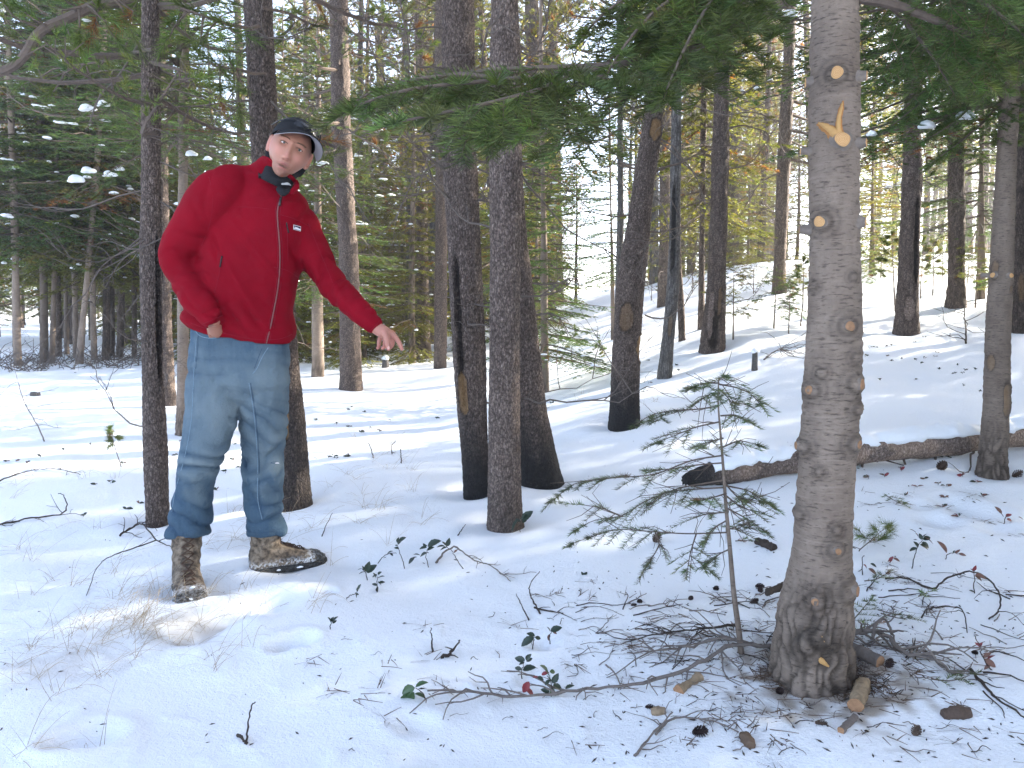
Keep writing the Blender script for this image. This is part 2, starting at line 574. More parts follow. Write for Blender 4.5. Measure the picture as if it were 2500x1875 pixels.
def build_ground():
    az = np.concatenate([np.linspace(-math.pi, -0.80, 60)[:-1], np.linspace(-0.80, 0.80, 620), np.linspace(0.80, math.pi, 60)[1:-1]])
    rr = np.concatenate([[0.0], np.geomspace(0.5, 1.4, 12)[:-1], np.geomspace(1.4, 14, 330)[:-1], np.geomspace(14, 165, 80)])
    A, Rr = np.meshgrid(az, rr[1:])
    x = Rr * np.sin(A); y = Rr * np.cos(A)
    z = h_all(x.ravel(), y.ravel())
    v = np.stack([x.ravel(), y.ravel(), z], 1)
    na, nr = len(az), len(rr) - 1
    i = np.arange(nr - 1)[:, None] * na; j = np.arange(na)[None]; j2 = (j + 1) % na
    q = np.stack([i + j, i + na + j, i + na + j2, i + j2], -1).reshape(-1, 4)
    c = len(v)
    v = np.concatenate([v, [[0, 0, hz(0, 0)]]])
    t = np.stack([np.full(na, c), np.arange(na), (np.arange(na) + 1) % na], 1)
    # earth showing through beside the boots, at the fir's foot and along the far left wood edge
    dirt = np.zeros(len(v))
    for (px, py, r, a) in ((2010, 1690, .30, .85), (2080, 1680, .16, .6), (1890, 1600, .16, .35), (470, 1545, .16, .35), (510, 1540, .10, .4), (140, 1630, .16, .25), (300, 1560, .25, .22), (270, 1480, .2, .12)):
        g = G(px, py)
        d = np.hypot(v[:, 0] - g.x, v[:, 1] - g.y) / r
        dirt = np.maximum(dirt, a * sstep(1.0, 0.35, d + 0.5 * vnoise(v * (26, 26, 0), 3)))
    col = np.stack([np.ones(len(v)), np.clip(dirt, 0, 1), np.zeros(len(v))], 1)
    mb = MB()
    mb.add(v, t, q, col)
    g = mb.build('snowy_ground', M['snow'])
    tag(g, 'snow covered forest floor rising towards the right', None, None, 'structure')
build_ground()

# ------------------------------------------------------------------ trunks
def trunk_mesh(base, ctrl, H, sides, dz, bark='pine', amp=0.005, plate=(30, 30, 12), char=0.0, chartop=0.0, scars=(), mat='pine_bark', knots=(), flare=0.12, tone=1.0, seed=0, viewtop=None):
    """ctrl: (px, py, width px) seen in the photograph from the ground up, all at the base's own distance"""
    D = base.y
    zs, cx, cy, rr = [], [], [], []
    for px, py, w in ctrl:
        c = W(px, py, D) - base
        a = W(px - w / 2, py, D); b = W(px + w / 2, py, D)
        zs.append(c.z); cx.append(c.x); cy.append(c.y); rr.append((b - a).length / 2)
    zs, cx, cy, rr = map(np.array, (zs, cx, cy, rr))
    zs[0] = min(zs[0], 0.0)
    slope = (cx[-1] - cx[-2]) / max(0.1, zs[-1] - zs[-2])
    n_top = max(2, int((H - zs[-1]) / 0.6))
    zt = np.linspace(zs[-1], H, n_top + 1)[1:]
    f = (zt - zs[-1]) / (H - zs[-1])
    xt = cx[-1] + slope * (zt - zs[-1]) * (1 - 0.35 * f)
    rt = rr[-1] * (1 - f) ** 0.8 + 0.012
    zc = np.concatenate([[-0.15], zs, zt]); xc = np.concatenate([[cx[0]], cx, xt]); rc = np.concatenate([[rr[0] * 1.04], rr, rt])
    vt = viewtop if viewtop else min(H, CAMZ + 0.46 * D - base.z + 0.4)
    zz = np.concatenate([np.arange(-0.12, vt, dz), np.arange(vt, H, 0.35), [H]])
    xx = np.interp(zz, zc, xc); r = np.interp(zz, zc, rc)
    ker = np.exp(-np.linspace(-2, 2, 2 * int(0.12 / dz) + 3) ** 2); ker /= ker.sum()
    pad = len(ker) // 2
    def sm(a):
        return np.convolve(np.concatenate([np.full(pad, a[0]), a, np.full(pad, a[-1])]), ker, 'valid')
    nv = int((vt + 0.12) / dz)
    xx = np.where(np.arange(len(zz)) < nv - pad, sm(xx), xx); r = np.where(np.arange(len(zz)) < nv - pad, sm(r), r)
    yy = 0.02 * np.sin(zz * 0.9 + seed)
    yy -= np.interp(0, zz, yy)
    tc = unit(np.array((-base.x, -base.y, 0))); tr = np.array((-tc[1], tc[0], 0))
    if tr[0] < 0: tr = -tr
    th = np.arange(sides) * 2 * math.pi / sides
    Z, TH = np.meshgrid(zz, th, indexing='ij')
    Rr = np.repeat(r[:, None], sides, 1)
    ph = np.random.default_rng(seed + 5).uniform(0, 6.28, 3)
    lobes = 0.5 * np.sin(3 * TH + ph[0]) + 0.35 * np.sin(5 * TH + ph[1]) + 0.3
    Rr = Rr * (1 + flare * np.exp(-np.maximum(Z, 0) / 0.13) * lobes) * (1 + 0.018 * np.sin(2 * TH + ph[2] + Z * 1.3))
    p = np.stack([np.cos(TH) * Rr, np.sin(TH) * Rr, Z], -1).reshape(-1, 3)
    toneA = np.full(len(p), tone); woodA = np.zeros(len(p)); charA = np.zeros(len(p))
    disp = 0.012 * vnoise(p * (5, 5, 2.2), seed) * np.clip(Rr.ravel() / 0.1, 0.2, 1)
    if bark == 'pine' and amp > 0:
        pw = p + 0.012 * np.stack([vnoise(p * 22, 41), vnoise(p * 22, 42), vnoise(p * 22, 43)], 1)
        f1, fe, idn = cells(pw * np.array(plate) + seed, seed)
        up = sstep(0.03, 0.30, fe)
        disp += amp * (up - 0.6) + amp * 0.9 * (idn - 0.5) * up + amp * 0.35 * vnoise(p * 130, 8)
        toneA = tone * lerp(0.66, 1.0, up) * lerp(0.78, 1.22, idn)
    elif bark == 'fir' and amp > 0:
        low = sstep(0.42, 0.10, Z.ravel() + 0.10 * vnoise(p * (9, 9, 4), 4))
        f1, fe, idn = cells((p + 0.022 * np.stack([vnoise(p * 17, 44), vnoise(p * 17, 45), vnoise(p * 13, 46)], 1)) * np.array((27, 27, 7.5)) + seed, seed)
        up = sstep(0.02, 0.28, fe)
        disp += low * 0.010 * (up - 0.7) + amp * vnoise(p * (14, 14, 70), 3) + amp * 0.6 * vnoise(p * (50, 50, 160), 6)
        toneA = tone * lerp(1.0, lerp(0.42, 0.88, up) * lerp(0.8, 1.15, idn), low) * (1 + 0.10 * vnoise(p * (8, 8, 3), 9))
    if chartop > 0:
        charA = char * sstep(chartop, chartop * 0.25, Z.ravel() + 0.13 * vnoise(p * (14, 14, 4), 5) + 0.05 * vnoise(p * 60, 6))
    for (px, py, w, h, kind) in scars:
        c = W(px, py, D) - base
        k = np.argmin(np.abs(zz - c.z))
        a = W(px - w / 2, py, D); b = W(px + w / 2, py, D)
        hw = (b - a).length / 2 / r[k]
        s0 = (c.x - xx[k]) / r[k] / max(0.3, tr[0])
        hh = h / FPX * D / 2
        s = np.sin(TH).ravel(); face = np.cos(TH).ravel() > -0.25
        e = np.abs((s - s0) / hw) ** 2.2 + np.abs((Z.ravel() - c.z) / hh) ** 2.6 + 0.55 * vnoise(p * (26, 26, 9), 77) + 0.3 * vnoise(p * (70, 70, 20), 78)
        m = sstep(1.15, 0.85, e) * face
        rim = sstep(1.9, 1.2, e) * (1 - m) * face
        disp += -0.010 * m + 0.006 * rim
        toneA = toneA * (1 - 0.45 * rim)
        if kind == 'wood':
            woodA = np.maximum(woodA, m); charA = charA * (1 - m)
        elif kind == 'grey':
            toneA = toneA * (1 - m) + 1.35 * m; disp += 0
        elif kind == 'red':
            woodA = np.maximum(woodA, 0.42 * m); charA = charA * (1 - m)
        elif kind == 'seam':
            disp += -0.012 * m; toneA = toneA * (1 - 0.75 * m); 
    for (px, py, rad) in knots:
        c = W(px, py, D) - base
        k = np.argmin(np.abs(zz - c.z))
        s0 = np.clip((c.x - xx[k]) / r[k] / max(0.3, tr[0]), -1, 1)
        d = np.sqrt(((np.sin(TH).ravel() - s0) * r[k]) ** 2 + (Z.ravel() - c.z) ** 2) / rad
        face = np.cos(TH).ravel() > -0.3
        disp += face * (0.014 * np.exp(-d ** 2 * 0.9) + 0.004 * np.cos(np.minimum(d, 3) * 7) * np.exp(-d * 0.9))
        toneA = toneA * (1 - face * (0.45 * np.exp(-(d - 1.05) ** 2 * 9) + 0.25 * np.exp(-(d - 1.9) ** 2 * 9)))
    Rr = Rr.ravel() + disp
    cth, sth = np.cos(TH).ravel(), np.sin(TH).ravel()
    v = np.stack([np.repeat(xx, sides) + Rr * (cth * tc[0] + sth * tr[0]), np.repeat(yy, sides) + Rr * (cth * tc[1] + sth * tr[1]), Z.ravel()], 1)
    n = len(zz)
    i = np.arange(n - 1)[:, None] * sides; j = np.arange(sides)[None]; j2 = (j + 1) % sides
    q = np.stack([i + j, i + j2, i + sides + j2, i + sides + j], -1).reshape(-1, 4)
    if tr[0] * tc[1] - tr[1] * tc[0] > 0:
        q = q[:, ::-1]
    mb = MB()
    mb.add(v, None, q, np.stack([toneA, charA, woodA], 1))
    mb.axis = (zz, xx, yy, r)
    return mb, (zz, xx, yy, r)

# ------------------------------------------------------------------ crowns (one mesh per kind, shared by the trees that carry it)
def fir_crown(zb, zt, rmax, nwh, per, k, nl, nw, kind, seed, step=0.16, dead=0.02, droop=0.30):
    rng = np.random.default_rng(seed)
    mb = MB()
    snow = MB()
    PP, DD, UU, LL = [], [], [], []
    for i in range(nwh):
        f = (i + rng.uniform(-0.3, 0.3)) / nwh
        z = lerp(zb, zt, np.clip(f, 0, 1))
        for j in range(per):
            if rng.random() < 0.12: continue
            a = rng.uniform(0, 2 * math.pi)
            ln = rmax * (1 - np.clip(f, 0, 1)) ** 0.75 * rng.uniform(0.6, 1.12) + 0.18
            if f < 0.12: ln *= rng.uniform(0.55, 1)
            t = np.linspace(0, 1, 6)[:, None]
            d = np.array((math.cos(a), math.sin(a), 0))
            sl = lerp(-0.18, 0.55, f)
            pts = np.array((0, 0, z)) + d * (t * ln) + UP * (sl * t * ln - droop * ln * t ** 2 + 0.16 * ln * t ** 4) + rng.normal(0, 0.02, (6, 3)) * t
            mb.tube(pts, np.linspace(0.012 + ln * 0.006, 0.003, 6), 4, (0.11, 0.085, 0.06), 1, False)
            P, D_, U, L = bough_shoots(pts, UP, 0.36 * ln + 0.06, rng, step, True, 0.22)
            PP.append(P); DD.append(D_); UU.append(U); LL.append(L)
            if rng.random() < 0.27 and f < 0.9:
                for _ in range(rng.integers(1, 4)):
                    w = rng.uniform(0.45, 0.98)
                    c = np.array([np.interp(w, t[:, 0], pts[:, q]) for q in range(3)]) + rng.normal(0, 0.05, 3) * (1, 1, 0.2)
                    snow_blob(snow, c + UP * 0.02, rng.uniform(0.025, 0.065) * (0.7 + 0.25 * ln), d, rng)
    P, D_, U, L = map(np.concatenate, (PP, DD, UU, LL))
    cb = np.repeat(np.arange(len(PP)), [len(x) for x in PP])
    g = leafcol(kind, len(PP), rng, dead, 0.28)[cb] * rng.uniform(0.8, 1.2, (len(P), 1))
    shoots(mb, P, D_, U, L, k, nl, nw, 'flat', 1, g, rng, (42, 68))
    return mb, snow

def snow_blob(mb, c, r, d, rng, flat=0.62):
    """a soft lump of snow lying on a bough: low dome, lumpy outline"""
    nu, nvv = 10, 6
    th = np.arange(nu) * 2 * math.pi / nu
    d = unit(np.array((d[0], d[1], 0.0)) + 1e-6); s = np.array((-d[1], d[0], 0))
    ph = rng.uniform(0, 6.28, 2)
    el = rng.uniform(0.9, 1.4)
    v = []
    for i in range(nvv):
        e = lerp(-0.9, 1.35, i / (nvv - 1))
        ring = (1 + 0.16 * np.sin(2 * th + ph[0]) + 0.12 * np.sin(3 * th + ph[1])) * math.cos(e)
        v.append(c + r * (ring * np.cos(th))[:, None] * d * el + r * (ring * np.sin(th))[:, None] * s + UP * r * math.sin(e) * (flat if e > 0 else flat * 0.5))
    v = np.concatenate(v + [[c + UP * r * flat * 1.02], [c - UP * r * flat * 0.5]])
    v = v + 0.07 * r * vnoise(v * (2.2 / r), 5)[:, None]
    q = [(i * nu + j, i * nu + (j + 1) % nu, (i + 1) * nu + (j + 1) % nu, (i + 1) * nu + j) for i in range(nvv - 1) for j in range(nu)]
    t = [((nvv - 1) * nu + j, (nvv - 1) * nu + (j + 1) % nu, nu * nvv) for j in range(nu)] + [((j + 1) % nu, j, nu * nvv + 1) for j in range(nu)]
    mb.add(v, t, q, (1, 0, 0))

def pine_crown(zb, zt, rmax, nlimb, ntuft, k, nl, nw, kind, seed, dead=0.05, deadlimbs=10):
    rng = np.random.default_rng(seed)
    mb = MB(); dl = MB()
    PP, DD, LL = [], [], []
    for i in range(nlimb):
        f = rng.random() ** 0.9
        z = lerp(zb, zt, f)
        a = rng.uniform(0, 2 * math.pi)
        ln = rmax * (1 - 0.72 * f) * rng.uniform(0.45, 1.1)
        t = np.linspace(0, 1, 6)[:, None]
        d = np.array((math.cos(a), math.sin(a), 0)); s = np.array((-d[1], d[0], 0))
        pts = np.array((0, 0, z)) + d * (t * ln) + UP * (lerp(-0.35, 0.5, f) * t * ln + 0.42 * ln * t ** 2.5) + s * (rng.normal(0, 0.12) * ln * np.sin(t * 3))
        mb.tube(pts, np.linspace(0.010 + 0.008 * ln, 0.004, 6), 4, (0.12, 0.09, 0.065), 1, False)
        for _ in range(ntuft):
            w = rng.uniform(0.3, 1.0)
            c = np.array([np.interp(w, t[:, 0], pts[:, q]) for q in range(3)])
            off = unit(d * rng.uniform(0.1, 1) + s * rng.normal(0, 0.7) + UP * rng.uniform(-0.3, 0.7))
            e = c + off * rng.uniform(0.03, 0.24) * (0.5 + 0.5 * ln)
            mb.tube([c, e], [0.004, 0.003], 3, (0.12, 0.09, 0.065), 1, False)
            PP.append(e); DD.append(unit(off + UP * 0.35)); LL.append(rng.uniform(0.06, 0.13))
    n = len(PP)
    shoots(mb, np.array(PP), np.array(DD), np.tile(np.array((0.3, 0.2, 1.0)), (n, 1)), np.array(LL), k, nl, nw, 'all', 1, leafcol(kind, n, rng, dead, 0.32), rng, (22, 62))
    for i in range(deadlimbs):
        z = lerp(zb * 0.25, zb * 1.15, rng.random())
        dead_limb(dl, np.array((0, 0, z)), rng.uniform(0, 6.28), rng.uniform(0.4, 1.3), rng)
    return mb, dl

def dead_limb(mb, p0, a, ln, rng, r0=0.010, n=9, depth=0, el=None):
    """bare crooked limb with a few bare twigs"""
    e = rng.uniform(-0.5, 0.35) if el is None else el
    pts = [np.asarray(p0, float)]
    for i in range(n):
        a += rng.normal(0, 0.22); e += rng.normal(0.0, 0.22)
        e = max(-1.1, min(1.0, e))
        pts.append(pts[-1] + ln / n * np.array((math.cos(a) * math.cos(e), math.sin(a) * math.cos(e), math.sin(e))))
    mb.tube(pts, np.linspace(r0, r0 * 0.22, n + 1) * 0.75, 5 if depth == 0 else 4, (1, 0, 0), 0, False)
    if depth < 2:
        for _ in range(4 if depth == 0 else 2):
            k = rng.integers(n // 3, n)
            dead_limb(mb, pts[k], a + rng.normal(0, 1.0), ln * rng.uniform(0.25, 0.5), rng, r0 * 0.45, 6, depth + 1, e + rng.normal(0, 0.4))

CROWN = {}
NM = [M['needle'], M['twig']]
NF = [M['needle_far'], M['twig']]
def make_crowns():
    for i in range(2):
        c, s = fir_crown(2.2, 9.5, 1.6, 36, 5, 15, 0.046, 0.0120, 'fir', 100 + i, 0.110, 0.03)
        CROWN['fir%d' % i] = (c.mesh('fir_crown', NM, False), s.mesh('snow', M['snow']), None)
    for i in range(2):
        c, s = fir_crown(1.5, 12.0, 2.1, 34, 7, 12, 0.095, 0.024, 'far', 120 + i, 0.21, 0.03)
        CROWN['ffir%d' % i] = (c.mesh('fir_crown', NF, False), s.mesh('snow', M['snow']), None)
    for i in range(2):
        c, d = pine_crown(3.3, 12.5, 1.9, 76, 14, 28, 0.064, 0.0055, 'pine', 140 + i, 0.04, 12)
        CROWN['pine%d' % i] = (c.mesh('pine_crown', NM, False), None, d.mesh('dead_branches', M['dead_twig']))
    for i in range(3):
        c, d = pine_crown(2.5 + i * 0.8, 13.5, 2.2, 80, 15, 19, 0.11, 0.016, 'far', 160 + i, 0.13, 14)
        CROWN['fpine%d' % i] = (c.mesh('pine_crown', NF, False), None, d.mesh('dead_branches', M['dead_twig']))
    c, d = pine_crown(1.6, 11.5, 1.9, 70, 13, 17, 0.10, 0.015, 'far', 190, 0.92, 14)
    CROWN['rust'] = (c.mesh('pine_crown', NF, False), None, d.mesh('dead_branches', M['dead_twig']))
make_crowns()

def crown_on(root, kind, axis, zs=1.0, zoff=0.0, rot=0.0, xs=1.0, snow=True):
    """the crown leans with the trunk: sheared by the rotation of its own objects"""
    zz, xx, yy, r = axis
    top = zz[-1]
    lean = math.atan2(np.interp(top * 0.8, zz, xx) - np.interp(top * 0.2, zz, xx), top * 0.6)
    x0 = np.interp(top * 0.5, zz, xx) - math.tan(lean) * top * 0.5
    me, sn, dd = CROWN[kind]
    for nm, m in (('crown', me), ('snow', sn if snow else None), ('dead_branch', dd)):
        if m is None: continue
        o = link(nm, m, root)
        o.location = (x0, 0, zoff)
        o.rotation_mode = 'XYZ'
        o.rotation_euler = (0, lean, 0)
        o.rotation_mode = 'QUATERNION'
        q = Matrix.Rotation(lean, 4, 'Y') @ Matrix.Rotation(rot, 4, 'Z')
        o.rotation_quaternion = q.to_quaternion()
        o.scale = (xs, xs, zs)
        o['kind'] = 'stuff'
# ------------------------------------------------------------------ the trees one can tell apart (photograph pixels: foot first, then up the trunk)
TREES = {}
def tree(key, name, label, ctrl, H, mat='pine_bark', sides=40, dz=0.03, crown=None, cz=1.0, cx=1.0, coff=-0.35, crot=0.0, group=None, depth=None, snow=True, **kw):
    px, py, w = ctrl[0]
    b = G(px, py) if depth is None else W(px, py, depth)
    if depth is not None: b.z = hz(b.x, b.y)
    root = empty(name, b, label, 'tree', group)
    mb, ax = trunk_mesh(b, ctrl, H, sides, dz, mat=mat, seed=len(TREES) * 7 + 1, **kw)
    mb.build('trunk', M[mat], root)
    if crown:
        crown_on(root, crown, ax, cz, coff, crot, cx, snow)
    TREES[key] = (root, b, ax)
    return root

near = dict(sides=84, dz=0.011)
midq = dict(sides=56, dz=0.022)

tree('T1', 'pine_tree', 'slim pine with a long bark seam, touching the elbow of the man in red',
     [(385, 1285, 56), (382, 1200, 53), (372, 900, 47), (367, 600, 47), (372, 300, 41), (372, 0, 37)], 9.0, crown='pine0', cz=0.75, cx=0.8, coff=-0.4, amp=0.0032, plate=(62, 62, 24), scars=[(383, 760, 9, 330, 'seam'), (391, 560, 6, 300, 'seam')], tone=1.0, **near)
tree('T2', 'pine_tree', 'sunlit pine trunk half hidden behind the slim seamed pine by the red jacket',
     [(409, 990, 38), (403, 800, 33), (399, 600, 31), (396, 300, 28), (393, 0, 25)], 12.0, crown='pine1', amp=0.006, crot=1.0, **midq)
tree('T3', 'fir_tree', 'pale smooth barked young fir with snowy boughs just left of the jeans',
     [(445, 1062, 34), (448, 930, 30), (449, 800, 28), (452, 300, 22), (455, 100, 18)], 5.6, mat='fir_bark', bark='fir', amp=0.002, crown='fir0', cz=0.36, cx=0.95, coff=1.72, crot=2.2, tone=0.95, **midq)
tree('T4', 'pine_tree', 'dark scorched pine trunk rising straight behind the man in red',
     [(714, 1243, 92), (713, 1150, 80), (708, 1000, 69), (693, 800, 66), (672, 600, 65), (650, 400, 65), (641, 200, 69), (631, 0, 70)], 12.0, crown='pine0', crot=2.0, amp=0.0036, plate=(56, 56, 20), tone=0.8, char=0.55, chartop=1.0, scars=[(700, 985, 8, 150, 'wood')], **near)
tree('T5', 'pine_tree', 'straight brown pine standing beyond the outstretched red sleeve',
     [(856, 952, 57), (856, 900, 52), (853, 750, 48), (850, 600, 45), (831, 300, 45), (826, 0, 44)], 13.0, crown='pine1', amp=0.007, plate=(38, 38, 14), crot=0.5, **midq)
tree('T6', 'pine_tree', 'thin sunlit pine trunk above the pointing hand',
     [(952, 806, 24), (947, 600, 24), (942, 500, 23), (934, 407, 22), (922, 0, 18)], 13.0, mat='pine_bark_far', crown='fpine0', amp=0.006, plate=(20, 20, 8), sides=24, dz=0.08)
tree('T7', 'pine_tree', 'dark pine trunk leaning right just beyond the pointing fingertip',
     [(993, 812, 25), (1003, 720, 24), (1016, 600, 23), (1036, 366, 22)], 13.0, mat='pine_bark_far', crown='fpine1', amp=0.006, plate=(20, 20, 8), sides=24, dz=0.08, tone=0.7)
tree('T8', 'dead_tree', 'grey barkless trunk leaning behind the group of three charred pines',
     [(1016, 857, 31), (1030, 760, 31), (1044, 681, 30), (1058, 600, 29), (1085, 366, 26)], 9.0, mat='grey_bark', amp=0.003, sides=32, dz=0.05)
tree('T8b', 'pine_tree', 'brown pine trunk squeezed behind the grey leaning dead trunk',
     [(1046, 842, 30), (1050, 700, 28), (1056, 600, 27), (1062, 366, 25)], 13.0, mat='pine_bark_far', crown='fpine2', amp=0.006, plate=(20, 20, 8), sides=24, dz=0.08, tone=0.8)
tree('T9', 'pine_tree', 'brown pine with a small orange scar left of the group of three charred pines',
     [(1074, 900, 32), (1075, 800, 30), (1077, 600, 29), (1077, 386, 25), (1076, 250, 24)], 12.0, crown='pine0', amp=0.007, plate=(38, 38, 14), crot=4.0, scars=[(1075, 385, 8, 20, 'wood')], **midq)
tree('T11', 'pine_tree', 'stout pine with a blackened foot and yellow wood scar, left of the group of three',
     [(1165, 1216, 66), (1161, 1130, 67), (1153, 1000, 76), (1147, 900, 79), (1140, 750, 79), (1134, 600, 79), (1123, 400, 85), (1117, 0, 81)], 14.0, crown='pine1', crot=3.0, amp=0.0034, plate=(64, 64, 22), char=0.96, chartop=0.62, scars=[(1131, 955, 20, 100, 'wood'), (1120, 800, 14, 330, 'seam')], tone=1.0, **near)
tree('T12', 'pine_tree', 'straight reddish brown pine at the front of the group of three',
     [(1232, 1294, 96), (1232, 1250, 86), (1231, 1100, 77), (1231, 900, 77), (1234, 600, 76), (1235, 300, 76), (1232, 0, 71)], 14.0, crown='pine0', crot=5.0, amp=0.0030, plate=(68, 68, 23), char=0.25, chartop=0.35, tone=1.14, knots=[(1243, 438, .018), (1252, 508, .017)], **near)
tree('T13', 'pine_tree', 'charred pine with a widely flared black foot at the back of the group of three',
     [(1320, 1190, 118), (1314, 1120, 100), (1298, 1000, 80), (1280, 800, 62), (1259, 600, 56), (1246, 300, 48), (1236, 0, 42)], 13.0, crown='pine1', crot=1.4, amp=0.0038, plate=(56, 56, 20), char=0.97, chartop=0.60, tone=0.95, **near)
tree('T13b', 'pine_tree', 'blue shadowed pine trunk behind the snowy green fir in the middle distance',
     [(1303, 796, 34), (1304, 600, 33), (1304, 300, 33), (1298, 0, 33)], 13.0, mat='pine_bark_far', crown='fpine0', crot=1.0, amp=0.006, plate=(20, 20, 8), sides=32, dz=0.05, tone=0.8)
tree('T14', 'pine_tree', 'leaning dark pine with three bark scars and a charred foot beyond the seedling fir',
     [(1524, 1047, 80), (1525, 960, 71), (1528, 860, 69), (1540, 700, 68), (1554, 600, 62), (1572, 450, 54), (1589, 350, 50), (1606, 200, 46)], 12.0, crown='pine0', crot=2.6, amp=0.0040, plate=(56, 56, 20), char=0.93, chartop=0.62, tone=0.9, scars=[(1530, 775, 30, 62, 'red'), (1561, 850, 12, 64, 'wood'), (1600, 318, 26, 48, 'wood')], knots=[(1543, 640, .03)], **near)
tree('T15', 'pine_tree', 'slim bluish bare trunk close against the left side of the leaning scarred pine',
     [(1508, 862, 19), (1511, 706, 18), (1516, 525, 16), (1515, 272, 14)], 10.0, mat='grey_bark', amp=0.003, sides=24, dz=0.05, crown='fpine1', cz=0.8, cx=0.6)
tree('T16', 'dead_tree', 'weathered grey dead trunk with a split side right of the leaning scarred pine',
     [(1622, 923, 35), (1632, 820, 32), (1642, 722, 30), (1648, 600, 28), (1650, 453, 26), (1652, 308, 25), (1653, 60, 22)], 10.0, mat='grey_bark', amp=0.003, scars=[(1646, 560, 10, 200, 'seam'), (1637, 790, 10, 60, 'red')], **midq)
tree('T16b', 'pine_tree', 'thin dark trunk half hidden by the weathered grey dead trunk',
     [(1666, 832, 18), (1661, 720, 16), (1657, 640, 15), (1654, 480, 13)], 10.0, mat='pine_bark_far', amp=0.004, plate=(20, 20, 8), sides=20, dz=0.08, crown='fpine2', cz=0.8)
tree('T17', 'pine_tree', 'dark pine with torn peeling bark low on its trunk and a snow tuft in it',
     [(1740, 861, 60), (1744, 780, 52), (1748, 722, 47), (1752, 600, 42), (1757, 366, 40), (1761, 163, 36), (1763, 0, 32)], 13.0, crown='pine1', crot=0.9, amp=0.010, plate=(22, 22, 7), tone=0.95, scars=[(1742, 800, 18, 90, 'seam'), (1735, 770, 14, 110, 'grey'), (1757, 735, 10, 70, 'red')], **midq)
tree('T18', 'pine_tree', 'dark straight pine standing behind the bushy sapling left of the big cut fir',
     [(1901, 716, 33), (1905, 600, 30), (1913, 366, 30), (1925, 122, 26), (1931, 0, 22)], 13.0, mat='pine_bark_far', crown='fpine0', crot=3.1, amp=0.008, plate=(20, 20, 7), sides=32, dz=0.05, tone=1.0)
tree('T20', 'pine_tree', 'tall dark pine with a squared grey bark blaze on the snowy slope at the right',
     [(2212, 815, 60), (2214, 760, 53), (2217, 690, 49), (2218, 600, 46), (2224, 407, 41), (2227, 200, 38), (2229, 0, 36)], 13.0, crown='pine0', crot=3.7, amp=0.009, plate=(24, 24, 8), tone=0.9, scars=[(2219, 752, 24, 54, 'grey'), (2232, 590, 8, 200, 'seam')], **midq)
tree('T21', 'pine_tree', 'reddish brown pine highest up the snowy slope between the blazed pine and slim fir',
     [(2334, 750, 46), (2334, 700, 41), (2334, 600, 37), (2334, 529, 36), (2333, 300, 32)], 13.0, mat='pine_bark_far', crown='fpine1', crot=2.0, amp=0.010, plate=(26, 26, 9), sides=40, dz=0.04, tone=0.85)
tree('T22', 'fir_tree', 'slim grey fir trunk with orange bark patches at the right beside the fallen log',
     [(2420, 1167, 72), (2424, 1110, 62), (2431, 1000, 54), (2437, 800, 51), (2448, 600, 49), (2458, 407, 45), (2470, 200, 40)], 7.5, mat='fir_bark', bark='fir', amp=0.0025, crown='fir1', cz=0.62, cx=0.95, coff=0.72, crot=0.4, tone=0.72, scars=[(2425, 885, 14, 34, 'red'), (2449, 970, 12, 84, 'red'), (2464, 707, 12, 16, 'red'), (2434, 660, 12, 40, 'red')], **near)
tree('T23', 'pine_tree', 'dark pine with a red bark strip at the right edge behind the slim grey fir',
     [(2484, 812, 40), (2488, 700, 36), (2490, 600, 34), (2494, 400, 30)], 12.0, mat='pine_bark_far', crown='fpine2', amp=0.009, plate=(20, 20, 7), sides=32, dz=0.05, tone=0.6, scars=[(2493, 700, 12, 70, 'red')])
tree('T24', 'pine_tree', 'mossy brown pine trunk behind the leaning scarred pine and the grey dead trunk',
     [(1620, 748, 29), (1621, 680, 28), (1622, 600, 27), (1624, 400, 25)], 13.0, mat='pine_bark_far', crown='fpine0', crot=4.4, amp=0.007, plate=(18, 18, 7), sides=28, dz=0.06)
tree('T25', 'pine_tree', 'thin pine between the grey dead trunk and the pine with torn bark',
     [(1712, 804, 17), (1713, 700, 15), (1714, 600, 14), (1717, 380, 12)], 9.0, mat='pine_bark_far', crown='ffir1', cz=0.62, cx=0.55, coff=0.6, amp=0.004, plate=(20, 20, 8), sides=20, dz=0.08)
tree('T27', 'pine_tree', 'red brown pine standing clear against the bright sky gap in the middle distance',
     [(1365, 746, 24), (1363, 640, 21), (1360, 450, 19), (1358, 250, 18)], 13.0, mat='pine_bark_far', crown='fpine1', crot=5.0, coff=1.2, amp=0.007, plate=(18, 18, 7), sides=28, dz=0.07, tone=1.1)
tree('T27b', 'pine_tree', 'slim yellow lit pine trunk just left of the red brown pine by the sky gap',
     [(1336, 742, 17), (1339, 420, 15), (1341, 250, 14)], 13.0, mat='pine_bark_far', crown='fpine2', crot=1.7, coff=1.2, amp=0.006, plate=(18, 18, 7), sides=24, dz=0.08, tone=1.2)
